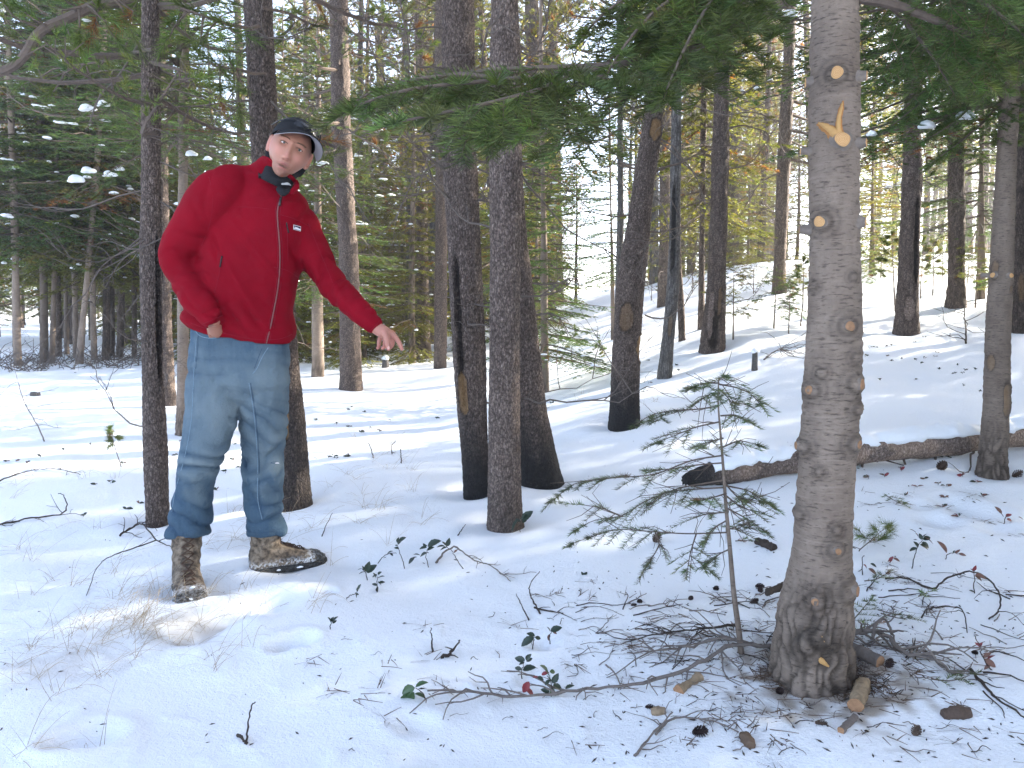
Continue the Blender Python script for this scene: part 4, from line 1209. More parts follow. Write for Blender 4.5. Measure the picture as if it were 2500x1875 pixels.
pine_bough('T1', [(375, -25, 4.06), (300, 4, 4.0), (232, 12, 3.9), (165, 45, 3.85), (110, 66, 3.8), (80, 95, 3.8), (68, 128, 3.8), (36, 162, 3.8), (-60, 200, 3.8)], [(150, -10, 3.7), (60, 30, 3.7), (20, 90, 3.8), (10, 10, 3.7), (110, 120, 3.9)], .026, 1, .020)
pine_bough('T1', [(372, -60, 4.06), (330, -30, 3.9), (260, -10, 3.8), (200, 20, 3.7)], [(262, 22, 3.75), (309, 43, 3.8), (325, 83, 3.85), (264, 55, 3.7), (285, 96, 3.75), (230, 70, 3.7), (195, 94, 3.65), (171, 87, 3.65), (320, 20, 3.9), (240, 20, 3.7)], .012, 2)
pine_bough('T1', [(373, 120, 4.06), (320, 130, 4.2), (250, 150, 4.4), (180, 160, 4.5)], [(300, 110, 4.3), (240, 130, 4.4), (180, 140, 4.5), (150, 170, 4.5), (60, 205, 4.6), (110, 190, 4.6), (130, 225, 4.6), (210, 175, 4.5)], .010, 3)
pine_bough('T1', [(372, 152, 4.06), (407, 163, 4.0), (440, 170, 3.95), (468, 185, 3.9)], [(455, 163, 3.9), (480, 190, 3.85), (508, 215, 3.9), (430, 215, 3.95)], .011, 4)
pine_bough('T4', [(640, 60, 4.35), (610, 70, 4.15), (560, 60, 3.95), (500, 40, 3.9), (440, 20, 3.85)], [(582, 81, 3.95), (540, 50, 3.9), (470, 25, 3.9), (430, 60, 3.9), (500, 90, 3.9), (405, 100, 3.95), (460, 110, 3.95)], .012, 5)
pine_bough('T4', [(645, 180, 4.35), (610, 180, 4.1), (575, 165, 3.95), (520, 170, 3.9)], [(561, 150, 3.9), (548, 180, 3.9), (508, 150, 3.9), (541, 252, 3.95), (586, 277, 4.0), (560, 220, 3.95), (600, 235, 4.05)], .010, 6, dead=.25)
pine_bough('T4', [(660, 330, 4.35), (730, 330, 3.6), (790, 345, 3.3), (820, 360, 3.2)], [(775, 372, 3.3), (795, 355, 3.25), (760, 350, 3.4), (745, 320, 3.5), (800, 400, 3.3), (768, 330, 3.35)], .009, 7, k=80, nl=.075, nw=.0022, dead=.3)
pine_bough('T4', [(640, 20, 4.35), (700, 30, 4.6), (760, 60, 4.8), (800, 70, 4.9)], [(720, 40, 4.7), (760, 70, 4.8), (700, 80, 4.7), (790, 40, 4.9)], .009, 8)
pine_bough('T5', [(828, 60, 10.5), (880, 90, 10.2), (930, 110, 10), (980, 130, 9.8)], spread((850, 20, 1060, 160), 14, (9.6, 10.4)), .02, 9, nw=.006)
pine_bough('T5', [(830, 300, 10.5), (870, 330, 10.2), (920, 360, 10), (950, 380, 9.8)], spread((840, 260, 990, 440), 12, (9.6, 10.4)), .018, 10, nw=.006)

# bare crooked limbs in front of the bright right-hand wood
def bare_limbs(key, items, seed, mat='dead_twig'):
    rng = np.random.default_rng(seed)
    root, b, (zz, xx, yy, r) = TREES[key]
    for (px, py, a, ln, r0) in items:
        c = W(px, py, b.y) - b
        k = int(np.argmin(np.abs(zz - c.z)))
        mb = MB()
        dead_limb(mb, (xx[k], yy[k], c.z), R(a), ln, rng, r0)
        mb.build('dead_branch', M[mat], root)
bare_limbs('T18', [(1912, 420, 200, 1.6, .022), (1912, 300, 190, 1.9, .026), (1910, 500, 170, 1.2, .016), (1920, 200, 10, 1.2, .018), (1905, 560, 210, 1.0, .014), (1925, 120, 185, 1.4, .02)], 3, 'twig')
bare_limbs('T17', [(1756, 330, 10, 1.0, .018), (1753, 420, 350, .9, .014), (1750, 480, 185, .9, .014), (1758, 250, 20, 1.2, .018), (1752, 540, 200, .8, .012)], 4, 'twig')
bare_limbs('T14', [(1575, 420, 10, .8, .014), (1560, 560, 350, .7, .012), (1550, 520, 180, .7, .012), (1590, 300, 190, 1.2, .014), (1600, 250, 200, 1.3, .016)], 5, 'twig')
bare_limbs('T1', [(372, 155, 0, .6, .011), (370, 250, 20, .5, .007), (372, 90, 170, .7, .010), (370, 330, 10, .4, .006), (372, 200, 190, .6, .007)], 6)
bare_limbs('T4', [(645, 250, 200, .7, .009), (640, 200, 170, .6, .008), (650, 380, 190, .5, .007), (650, 300, 10, .4, .007)], 7)
bare_limbs('T5', [(835, 330, 200, 1.0, .012), (840, 420, 350, .9, .010), (828, 120, 10, 1.2, .012), (846, 560, 20, .8, .010)], 8)
bare_limbs('T13', [(1300, 770, 0, .35, .012)], 9); bare_limbs('T12', [(1262, 335, 0, .16, .012), (1262, 385, 0, .18, .016), (1262, 105, 10, .2, .012)], 10, 'twig')
bare_limbs('T11', [(1095, 440, 190, .14, .007), (1085, 78, 190, .6, .009)], 11)
bare_limbs('T3', [(449, 560, 0, .4, .008), (449, 640, 170, .4, .007)], 12)
bare_limbs('T20', [(2222, 420, 190, .8, .014), (2222, 330, 10, .8, .014)], 13, 'twig')

# ------------------------------------------------------------------ the small fir seedling in front of the log
def sapling(name, label, base, stem, branches, r0, seed, kind='fir', nl=.021, nw=.0018, k=34, step=.035, wmax=.10, group=None, pine=False, droop=.25, seg=1, leafless=.4, sub=True):
    rng = np.random.default_rng(seed)
    b = G(*base)
    root = empty(name, b, label, 'sapling', group)
    TREES[label] = (root, b, None)
    Q = in_tree(label, [(px, py, b.y) for px, py in stem])
    Q[0] = (Q[0][0], Q[0][1], -0.03)
    mb = MB(); mb.tube(Q, np.linspace(r0, r0 * 0.18, len(Q)), 9, (0.8, 0, 0))
    mb.build('stem', M['fir_bark'] if r0 > .006 else M['twig'], root)
    for i, br in enumerate(branches):
        dd = rng.uniform(-.16, .16)
        pts = [(px, py, b.y + dd * j / (len(br) - 1)) for j, (px, py) in enumerate(br)]
        P = in_tree(label, pts)
        mb = MB()
        mb.tube(P, np.linspace(max(.0016, r0 * .28), .0010, len(P)), 5, (0.16, 0.125, 0.10), 1)
        if pine:
            n = 5
            PP = P[np.linspace(len(P) // 3, len(P) - 1, n).astype(int)]
            shoots(mb, PP, np.tile(unit(P[-1] - P[0]), (n, 1)) + rng.normal(0, .25, (n, 3)), np.tile(UP, (n, 1)), np.full(n, .04), k, nl, nw, 'all', 1, leafcol(kind, n, rng, .03, .25), rng, (18, 60))
        else:
            i0 = int(leafless * (len(P) - 1))
            A, D, U, L = bough_shoots(P[i0:], UP, wmax, rng, step, sub, droop, sublen=.45)
            ok = rng.random(len(A)) < .85
            shoots(mb, A[ok], D[ok], U[ok], L[ok], k, nl, nw, 'flat', seg, leafcol(kind, ok.sum(), rng, .03, .3), rng, (50, 80), .0010)
            ntw = 5
            for _ in range(ntw):
                f = rng.integers(1, max(2, int(.75 * len(P))))
                d = unit(P[min(f + 1, len(P) - 1)] - P[f] + 1e-6) + rng.normal(0, .55, 3)
                e = P[f] + unit(d) * rng.uniform(.05, .16)
                mb.tube([P[f], .5 * (P[f] + e) + rng.normal(0, .008, 3), e], (.0014, .001, .0007), 4, (0.17, 0.14, 0.12), 1, False)
        mb.build('branch', [M['needle'], M['twig']], root, False)
    return root
SEED_BR = [[(1752, 992), (1700, 1000), (1640, 1002), (1590, 1012), (1545, 1040)], [(1757, 1030), (1700, 1042), (1650, 1062), (1600, 1082)], [(1755, 938), (1800, 946), (1835, 962), (1858, 990)], [(1755, 935), (1720, 935), (1695, 945)],
           [(1760, 1015), (1795, 1012), (1828, 1028)], [(1763, 1092), (1805, 1074), (1848, 1086)], [(1766, 1112), (1690, 1122), (1600, 1160), (1480, 1168), (1400, 1178), (1342, 1228)], [(1767, 1130), (1700, 1135), (1640, 1145), (1560, 1150)],
           [(1770, 1172), (1660, 1190), (1570, 1225), (1520, 1262), (1450, 1268), (1412, 1290)], [(1772, 1190), (1690, 1195), (1620, 1200), (1590, 1230)], [(1777, 1300), (1680, 1304), (1590, 1298), (1500, 1290), (1400, 1326)], [(1600, 1300), (1612, 1330), (1580, 1380)],
           [(1772, 1186), (1825, 1196), (1882, 1232)], [(1774, 1240), (1830, 1270), (1870, 1300)], [(1773, 1205), (1740, 1215), (1700, 1225)], [(1775, 1250), (1720, 1255), (1680, 1270)], [(1776, 1270), (1740, 1290), (1720, 1320)], [(1700, 1302), (1685, 1350), (1678, 1395)],
           [(1776, 1290), (1800, 1292), (1820, 1280)], [(1758, 960), (1735, 960), (1700, 985)], [(1756, 950), (1775, 968), (1790, 990)], [(1783, 1340), (1760, 1350), (1735, 1370)], [(1765, 1070), (1745, 1075), (1715, 1090)], [(1520, 1262), (1470, 1240), (1420, 1232)], [(1753, 930), (1760, 922), (1768, 918)],
           [(1770, 1180), (1800, 1215), (1860, 1225)], [(1772, 1210), (1810, 1240), (1850, 1250)]]
sapling('fir_seedling', 'spindly fir seedling with drooping sparse branches left of the big cut fir', (1810, 1597), [(1810, 1600), (1804, 1540), (1791, 1447), (1781, 1326), (1771, 1223), (1767, 1155), (1760, 1069), (1752, 976), (1755, 921)], SEED_BR, .0105, 4, wmax=.105, k=56, step=.029, nl=.027, nw=.0023, seg=1, kind='fir_blue', leafless=.3)

def young(label, base, top, spread_px, n, seed, kind='pine', pine=True, r0=.008, start=.35, nl=.05, nw=.004, k=40, group='saplings on the snow', wmax=.16):
    rng = np.random.default_rng(seed)
    st = [base, ((base[0] * .6 + top[0] * .4) + rng.normal(0, 2), base[1] * .6 + top[1] * .4), top]
    brs = []
    for i in range(n):
        f = lerp(start, 1.0, (i + .5) / n)
        x = lerp(base[0], top[0], f); y = lerp(base[1], top[1], f)
        s = rng.choice((-1, 1)) * spread_px * (1.15 - f) * rng.uniform(.6, 1.2) + rng.normal(0, 2)
        brs.append([(x, y), (x + s * .5, y - abs(s) * rng.uniform(-.1, .35)), (x + s, y - abs(s) * rng.uniform(-.2, .7))])
    brs.append([(top[0], top[1] + 6), (top[0], top[1]), (top[0] + 1, top[1] - 6)])
    sapling('pine_sapling' if pine else 'fir_sapling', label, base, st, brs, r0, seed, kind, nl, nw, k, .07, wmax, group, pine, .25, 1, .15)
young('bushy dark sapling left of the big cut fir, before the dark straight pine', (1889, 802), (1895, 668), 75, 16, 1, 'fir', False, .012, .2, .04, .006, 20, wmax=.26)
young('second thin sapling left of the big cut fir, nearly bare below', (1925, 815), (1930, 680), 40, 8, 2, 'fir', False, .008, .45, .04, .005, 16, wmax=.2)
young('thin sapling stem touching the left edge of the big cut fir', (1954, 797), (1962, 640), 40, 10, 3, 'pine', True, .010, .4, .06, .004, 50)
young('blue green pine sapling leaning against the left of the blazed pine', (2186, 760), (2178, 575), 70, 16, 4, 'pine', True, .012, .3, .07, .0045, 60)
young('spindly sapling just right of the blazed pine', (2247, 729), (2256, 590), 30, 9, 5, 'pine', True, .010, .45, .06, .004, 50)
young('yellow tipped sapling between the blazed pine and the reddish brown pine', (2277, 721), (2278, 590), 34, 12, 6, 'far', True, .010, .35, .07, .0045, 60)
young('slim sapling right of the reddish brown pine on the slope', (2381, 752), (2388, 600), 50, 14, 7, 'far', False, .012, .3, .05, .007, 18, wmax=.3)
young('tiny pine seedling in the open snow right of the group of three', (1396, 885), (1402, 805), 26, 8, 8, 'pine', True, .005, .4, .045, .005, 26)
young('leafy little seedling in the open snow left of the leaning scarred pine', (1449, 898), (1462, 840), 32, 9, 9, 'pine', True, .005, .3, .045, .005, 26)
young('small seedling with a long crooked stem in the snow at the left', (297, 1140), (270, 1050), 20, 6, 10, 'pine', True, .004, .55, .05, .003, 34)
young('young evergreen at the foot of the slope behind the big cut fir', (2095, 720), (2100, 610), 50, 12, 12, 'fir', False, .010, .25, .045, .007, 18, wmax=.3)

for i, (bx, by, hx, hy, sp, n_, kd, pn) in enumerate([(1960, 735, 1966, 640, 44, 12, 'far', False), (2060, 690, 2066, 590, 40, 12, 'far', True), (2150, 680, 2152, 590, 36, 10, 'far', False), (2300, 690, 2302, 590, 40, 12, 'fir', False), (2360, 700, 2366, 600, 46, 12, 'fir', False), (2450, 760, 2452, 620, 60, 14, 'fir', False), (1840, 720, 1842, 630, 40, 12, 'far', False), (1690, 720, 1694, 610, 36, 12, 'far', False), (1790, 830, 1793, 600, 40, 14, 'far', False), (1590, 735, 1592, 630, 30, 10, 'far', True)]):
    young('scrubby young evergreen among several on the upper right slope', (bx, by), (hx, hy), sp, n_, 40 + i, kd, pn, .010, .2, .05, .006, 22, 'scrubby evergreens on the upper slope', wmax=.34)
# ------------------------------------------------------------------ the man
from mathutils.bvhtree import BVHTree
def V(px, py, d):
    return np.array(tuple(W(px, py, d)))

def loft(mb, rings, n=36, expo=2.0, col=(1, 0, 0)):
    """rings: (centre, half-width vector, half-depth vector); a closed tube"""
    th = np.arange(n) * 2 * math.pi / n
    c, s = np.cos(th), np.sin(th)
    c = np.sign(c) * np.abs(c) ** (2 / expo); s = np.sign(s) * np.abs(s) ** (2 / expo)
    v = [np.asarray(o)[None] + c[:, None] * np.asarray(a)[None] + s[:, None] * np.asarray(b)[None] for o, a, b in rings]
    k = len(v)
    v = np.concatenate(v + [[rings[0][0]], [rings[-1][0]]])
    i = np.arange(k - 1)[:, None] * n; j = np.arange(n)[None]; j2 = (j + 1) % n
    q = np.stack([i + j, i + j2, i + n + j2, i + n + j], -1).reshape(-1, 4)
    t = [(k * n, (e + 1) % n, e) for e in range(n)] + [(k * n + 1, (k - 1) * n + e, (k - 1) * n + (e + 1) % n) for e in range(n)]
    mb.add(v, t, q, col)

def spline(P, n):
    P = np.asarray(P, float)
    t = np.linspace(0, len(P) - 1, n)
    out = []
    for x in t:
        i = int(min(len(P) - 2, math.floor(x))); f = x - i
        p0, p1, p2, p3 = P[max(0, i - 1)], P[i], P[i + 1], P[min(len(P) - 1, i + 2)]
        out.append(0.5 * ((2 * p1) + (-p0 + p2) * f + (2 * p0 - 5 * p1 + 4 * p2 - p3) * f * f + (-p0 + 3 * p1 - 3 * p2 + p3) * f ** 3))
    return np.array(out)

def limb(mb, pts, rad, n=20, m=28, flat=1.0, dome=True):
    """round limb through points with a radius at each; domed ends"""
    Q = spline(np.concatenate([np.asarray(pts, float), np.asarray(rad, float)[:, None]], 1), m)
    P, r = Q[:, :3], Q[:, 3]
    if dome:
        d0, d1 = unit(P[0] - P[1]), unit(P[-1] - P[-2])
        P = np.concatenate([[P[0] + d0 * r[0] * .95], [P[0] + d0 * r[0] * .7], P, [P[-1] + d1 * r[-1] * .7], [P[-1] + d1 * r[-1] * .95]])
        r = np.concatenate([[r[0] * .3], [r[0] * .72], r, [r[-1] * .72], [r[-1] * .3]])
    T = unit(np.gradient(P, axis=0))
    ref = np.array((0, 1.0, 0)) if abs(T[:, 1]).mean() < .8 else np.array((1.0, 0, 0))
    A = unit(np.cross(T, ref)); B = np.cross(T, A)
    loft(mb, [(P[i], A[i] * r[i], B[i] * r[i] * flat) for i in range(len(P))], n)

def remeshed(mb, voxel, smooth, name):
    me = mb.mesh(name + '_shell', [], True)
    ob = bpy.data.objects.new('tmp', me)
    COL.objects.link(ob)
    md = ob.modifiers.new('r', 'REMESH'); md.mode = 'VOXEL'; md.voxel_size = voxel; md.adaptivity = 0.0
    if smooth:
        sm = ob.modifiers.new('s', 'SMOOTH'); sm.factor = 0.5; sm.iterations = smooth
    dg = bpy.context.evaluated_depsgraph_get()
    ev = ob.evaluated_get(dg)
    m2 = bpy.data.meshes.new_from_object(ev)
    bpy.data.objects.remove(ob); bpy.data.meshes.remove(me)
    m2.name = name
    m2.polygons.foreach_set('use_smooth', np.ones(len(m2.polygons), bool))
    return m2

def vget(me):
    v = np.empty(len(me.vertices) * 3); me.vertices.foreach_get('co', v)
    return v.reshape(-1, 3)
def nget(me):
    v = np.empty(len(me.vertices) * 3); me.vertices.foreach_get('normal', v)
    return v.reshape(-1, 3)
def vset(me, v):
    me.vertices.foreach_set('co', np.asarray(v, np.float32).ravel()); me.update()
def cset(me, c):
    a = me.attributes.new('Col', 'FLOAT_COLOR', 'POINT')
    a.data.foreach_set('color', np.concatenate([c, np.ones((len(c), 1))], 1).astype(np.float32).ravel())

def mat_cloth(name, build):
    k = NT(name); build(k); return k.m
def _jacket(k):
    v = k.obj()
    n = k.noise(v, 9.0, 4.0); f = k.noise(v, 900.0, 2.0); g = k.noise(v, 3.0, 3.0)
    c = k.mix(n, (0.175, 0.0026, 0.010), (0.235, 0.004, 0.0135))
    c = k.mix(k.math('MULTIPLY', g, .35), c, (0.13, 0.002, 0.0075))
    r, gg, b = k.col()
    c = k.mix(1.0, c, k.n('CombineColor', ins={0: r, 1: r, 2: r}).outputs[0], 'MULTIPLY')
    k.bump(k.math('ADD', k.math('MULTIPLY', k.noise(v, 26.0, 4.0), 2.2), k.math('MULTIPLY', f, .35)), .45, .004)
    k.set(c, .85, .07)
M['jacket'] = mat_cloth('red_softshell', _jacket)
def _denim(k):
    v = k.obj()
    st = k.noise(k.obj((70, 70, 5)), 1.0, 4.0, .7); n = k.noise(v, 7.0, 4.0, .6); f = k.noise(k.obj((420, 420, 160)), 1.0, 2.0)
    r, g, b = k.col()
    c = k.mix(st, (0.026, 0.052, 0.085), (0.088, 0.136, 0.178))
    c = k.mix(k.math('MULTIPLY', n, .5), c, (0.040, 0.078, 0.125))
    c = k.mix(k.math('MULTIPLY', f, .35), c, (0.10, 0.155, 0.20))
    c = k.mix(g, c, (0.18, 0.225, 0.245))        # worn pale thighs and knees
    c = k.mix(b, c, (0.035, 0.068, 0.115))        # dark unworn hem; shade painted into the creases
    c = k.mix(1.0, c, k.n('CombineColor', ins={0: r, 1: r, 2: r}).outputs[0], 'MULTIPLY')
    k.bump(k.math('ADD', k.math('MULTIPLY', k.noise(v, 30.0, 5.0), 2.4), k.math('MULTIPLY', f, .5)), .8, .007)
    k.set(c, .88, .15)
M['denim'] = mat_cloth('washed_denim', _denim)
def _skin(k):
    a = k.n('Attribute', attribute_name='Col').outputs['Color']
    v = k.obj()
    n = k.noise(v, 55.0, 4.0)
    c = k.mix(k.math('MULTIPLY', n, .30), a, (0.42, 0.19, 0.13))
    k.bump(k.noise(v, 420.0, 3.0), .12, .002)
    k.p.inputs['Subsurface Weight'].default_value = 0.12
    k.p.inputs['Subsurface Radius'].default_value = (0.012, 0.004, 0.002)
    k.set(c, .52, .35)
M['skin'] = mat_cloth('skin', _skin)
M['black_cloth'] = mat_plain('black_fleece', (0.013, 0.013, 0.015), .85, .2, .4, 120, .2)
M['black_plastic'] = mat_plain('black_gloss', (0.010, 0.010, 0.012), .18, .5, .1, 20)
M['brim_grey'] = mat_plain('grey_brim_cloth', (0.27, 0.26, 0.275), .85, .2, .08, 200, .1)
M['zip_metal'] = mat_plain('zip', (0.16, 0.05, 0.05), .45, .5, .3, 300)
M['seam_red'] = mat_plain('red_seam', (0.20, 0.006, 0.018), .85, .2, .2, 90)
M['seam_denim'] = mat_plain('denim_seam', (0.17, 0.24, 0.30), .9, .1, .45, 300)
M['seam_dark'] = mat_plain('dark_denim_seam', (0.05, 0.085, 0.13), .9, .1, .4, 300)
M['white_plain'] = mat_plain('white_print', (0.75, 0.74, 0.76), .7, .2, .05, 50)
M['navy'] = mat_plain('navy_print', (0.03, 0.03, 0.07), .7, .2, .05, 50)
M['pale_tag'] = mat_plain('pale_tag', (0.33, 0.32, 0.31), .7, .2, .1, 50)
def _boot(k):
    v = k.obj()
    n1 = k.n('TexNoise', ins={'Vector': v, 'Scale': 34.0, 'Detail': 4.0}).outputs['Fac']; n2 = k.noise(v, 70.0, 3.0); n3 = k.noise(v, 16.0, 2.0)
    c = k.ramp(n1, [(.35, (0.055, 0.042, 0.032)), (.48, (0.16, 0.12, 0.085)), (.62, (0.24, 0.19, 0.14))])
    c = k.mix(k.math('MULTIPLY', k.ramp(n2, [(.5, (0, 0, 0)), (.6, (1, 1, 1))]), .5), c, (0.035, 0.028, 0.022))
    r, g, b = k.col()
    sn = k.ramp(k.noise(v, 85.0, 4.0, .7), [(.46, (0, 0, 0)), (.56, (1, 1, 1))])
    c = k.mix(k.math('MULTIPLY', sn, g), c, (0.86, 0.88, 0.9))
    c = k.mix(b, c, (0.02, 0.019, 0.018))
    k.bump(k.noise(v, 120.0, 4.0), .5, .003)
    k.set(c, .8, .25)
M['boot'] = mat_cloth('camouflage_boot', _boot)
M['lace'] = mat_plain('brown_lace', (0.075, 0.045, 0.032), .8, .2, .3, 100)
M['rubber'] = mat_plain('black_rubber', (0.016, 0.016, 0.017), .7, .3, .3, 60)

gA, gB = G(467, 1462), G(615, 1386)
YA, YB = gA.y + .10, gB.y + .02          # distance of the two ankles
YH = 0.5 * (YA + YB)                     # hips
YT = YH - .06                            # chest
YHD = YH - .16                           # head
man_base = Vector((0.5 * (gA.x + gB.x), YH, hz(0.5 * (gA.x + gB.x), YH)))
man = empty('person', man_base, 'man in red jacket, jeans and black cap, pointing at the snow with one arm outstretched', 'person')
MB0 = np.array(tuple(man_base))
def onman(o):
    o.parent = man
    o.matrix_parent_inverse = Matrix.Translation(-man_base)
    return o
def part(name, me, mats, parent=None):
    me.materials.clear()
    for m_ in (mats if isinstance(mats, (list, tuple)) else [mats]): me.materials.append(m_)
    o = bpy.data.objects.new(name, me); COL.objects.link(o)
    if parent is None: onman(o)
    else: o.parent = parent
    return o

def ring(L, Rr, Y, dep, yaw=0.0, dz=0.0):
    a, b = V(*L, Y), V(*Rr, Y)
    h = (b - a) / 2
    # turn the section about the vertical by yaw, keeping its outline
    return ((a + b) / 2, h + np.array((0, -math.sin(yaw) * 0.0, 0)), np.array((0, dep, dz)))

# --- jacket
jk = MB()
rows = [((462, 789), (716, 832), .135, .030), ((452, 772), (722, 804), .150, .024), ((453, 755), (714, 764), .150, .02), ((464, 700), (722, 702), .146, 0), ((478, 640), (735, 650), .143, 0), ((486, 580), (747, 592), .143, 0),
        ((492, 525), (756, 540), .138, 0), ((512, 478), (752, 508), .125, 0), ((550, 442), (738, 480), .105, 0), ((592, 416), (722, 462), .085, 0)]
rg = [ring(l, r_, lerp(YH, YT, i / (len(rows) - 1)), d, 0, dz) for i, (l, r_, d, dz) in enumerate(rows)]
loft(jk, rg, 48, 2.35)
shR = V(532, 478, YT - .07); elR = V(432, 622, YT - .04); wrR = V(522, 782, YH - .195)
limb(jk, [V(585, 452, YT - .03), shR, V(480, 545, YT - .05), elR, V(450, 675, YH - .11), V(486, 735, YH - .175), wrR, V(524, 784, YH - .194)], [.085, .096, .089, .074, .066, .058, .050, .047], 24, 44)
shL = V(722, 545, YT + .06); elL = V(792, 668, YT + .03); wrL = V(918, 799, YT - .13)
limb(jk, [V(690, 500, YT + .03), shL, V(757, 606, YT + .06), elL, V(835, 718, YT - .03), V(872, 756, YT - .085), V(902, 784, YT - .12), V(912, 793, YT - .135)], [.085, .088, .078, .062, .054, .046, .041, .039], 24, 44)
# collar: leans with the neck, falls open at the front
nb = V(664, 440, YT + .005); nt = V(681, 417, YHD + .035)
ax_ = unit(V(722, 452, YT) - V(634, 388, YT))
def collar_ring(t, r1, r2):
    c = lerp(nb, nt, t)
    f = np.array((0.22, -1.0, 0.0)); f = unit(f - ax_ * np.dot(f, ax_))
    return (c, ax_ * r1, f * r2)
loft(jk, [collar_ring(-.7, .112, .104), collar_ring(0, .100, .096), collar_ring(.5, .093, .092), collar_ring(1.0, .088, .088), collar_ring(1.25, .086, .086)], 36)
jme = remeshed(jk, .0075, 7, 'jacket')
v, n = vget(jme), nget(jme)
def seg_d(p, a, b):
    ab = b - a; t = np.clip(((p - a) @ ab) / (ab @ ab), 0, 1)
    return np.linalg.norm(p - a - t[:, None] * ab, axis=1), t
def ridge(x, sharp=1.6):
    return 2 * np.abs(np.sin(x * .5)) ** (1 / sharp) - 1.42     # rounded folds, sharp valleys
msk = sstep(-.35, .35, vnoise(v * 5.5, 71))
d = .0115 * fbm(v * (5, 5, 7), 3, 60) + .0034 * fbm(v * 22, 2, 61)
for el, up, lo in ((elR, shR, wrR), (elL, shL, wrL)):
    q = np.exp(-(np.linalg.norm(v - el, axis=1) / .12) ** 2)
    ax1 = unit(lo - up)
    d += q * .015 * msk * ridge((v @ ax1) * 85 + 5 * vnoise(v * 8, 64))
    d2, t2 = seg_d(v, el, lo)
    q2 = np.exp(-(d2 / .09) ** 2) * sstep(.15, .5, t2)
    d += q2 * .0075 * msk * ridge((v @ ax1) * 100 + 6 * vnoise(v * 8, 65))
    q3 = np.exp(-(np.linalg.norm(v - up, axis=1) / .15) ** 2)
    d += q3 * .0090 * ridge((v @ unit(np.array((.7, 0, .7)))) * 46 + 6 * vnoise(v * 6, 66))
zrel = v[:, 2] - V(600, 800, YH)[2]
d += np.exp(-((zrel - .05) / .09) ** 2) * .0105 * msk * ridge(v[:, 2] * 60 + v[:, 0] * 34 + 6 * vnoise(v * 5, 67))
for a, b, am in (((560, 520), (700, 700), .010), ((540, 600), (640, 780), .008), ((590, 760), (690, 800), -.009), ((520, 560), (545, 640), -.012), ((700, 560), (735, 690), -.008), ((480, 480), (520, 560), -.009), ((430, 600), (500, 640), -.010), ((500, 640), (535, 740), .006), ((760, 700), (735, 640), -.008), ((800, 660), (850, 740), .005), ((600, 820), (500, 750), .006)):
    dd, tt = seg_d(v, V(*a, YH - .16), V(*b, YH - .16))
    dd = np.hypot(*(np.stack([v[:, 0], v[:, 2]], 1) - (V(*a, YH - .12) * (1 - tt)[:, None] + V(*b, YH - .12) * tt[:, None])[:, [0, 2]]).T)
    d += 1.5 * am * np.exp(-(dd / .014) ** 2) * np.sin(np.pi * np.clip(tt * .9 + .05, 0, 1)) * (n[:, 1] < .1)
v = v + n * d[:, None]
# hem gathered, cuffs slightly narrower at the stitched band
vset(jme, v)
tone = 1 + .10 * fbm(v * 14, 2, 70)
cset(jme, np.stack([tone, np.zeros(len(v)), np.zeros(len(v))], 1))
jacket = part('jacket', jme, M['jacket'])
def bvh_of(me):
    vv = vget(me)
    return BVHTree.FromPolygons([tuple(p) for p in vv], [tuple(p.vertices) for p in me.polygons])
JB = bvh_of(jme)
EYE = Vector((0, 0, CAMZ))
def on_mesh(B, px, py, lift=.0):
    d_ = ray(px, py).normalized()
    h, nn, i, t = B.ray_cast(EYE, d_)
    if h is None: return None, None
    if nn.dot(d_) > 0: nn = -nn
    return h + nn * lift, nn
def line_on(B, pts, r, name, mat, parent, n=24, lift=0.0, dash=False, taper=False):
    P = spline(np.array(pts, float), n)
    hits = [on_mesh(B, a, b, lift)[0] for a, b in P]
    hits = [tuple(h) for h in hits if h is not None]
    if len(hits) < 3: return None
    H = np.array(hits)
    for _ in range(2): H[1:-1] = .25 * H[:-2] + .5 * H[1:-1] + .25 * H[2:]
    mb = MB(); mb.tube(H, r, 6)
    me = mb.mesh(name, [], True)
    return part(name, me, mat, parent)
zipline = [(688, 474), (680, 500), (677, 525), (680, 565), (683, 610), (683, 650), (679, 700), (670, 750), (660, 800), (650, 838)]
line_on(JB, [(x - 5, y) for x, y in zipline], .0016, 'zip_seam', M['seam_red'], jacket, 40, .0006)
line_on(JB, [(x + 6, y) for x, y in zipline], .0016, 'zip_seam', M['seam_red'], jacket, 40, .0006)
line_on(JB, zipline, .0030, 'zip', M['zip_metal'], jacket, 40, .0008)
line_on(JB, [(686, 482), (684, 492), (683, 503)], .0042, 'zip_pull', M['black_plastic'], jacket, 8, .004)
line_on(JB, [(684, 524), (715, 533), (757, 553)], .0013, 'yoke_seam', M['seam_red'], jacket, 20, .0003)
line_on(JB, [(658, 510), (620, 506), (580, 505)], .0013, 'yoke_seam', M['seam_red'], jacket, 20, .0003)
line_on(JB, [(668, 652), (700, 660), (727, 677)], .0013, 'side_seam', M['seam_red'], jacket, 20, .0003)
line_on(JB, [(700, 542), (702, 590), (703, 636)], .0013, 'pocket_seam', M['seam_red'], jacket, 16, .0004)
line_on(JB, [(699, 543), (701, 556), (704, 568)], .0028, 'zip_pull', M['black_plastic'], jacket, 8, .003)
line_on(JB, [(543, 626), (535, 670), (524, 716)], .0015, 'pocket_seam', M['seam_red'], jacket, 16, .0004)
line_on(JB, [(543, 625), (541, 638), (538, 652)], .0034, 'zip_pull', M['black_plastic'], jacket, 8, .003)
line_on(JB, [(510, 432), (520, 480), (514, 540), (492, 600)], .0013, 'sleeve_seam', M['seam_red'], jacket, 20, .0003)
line_on(JB, [(752, 545), (775, 600), (800, 660), (812, 690)], .0013, 'sleeve_seam', M['seam_red'], jacket, 20, .0003)
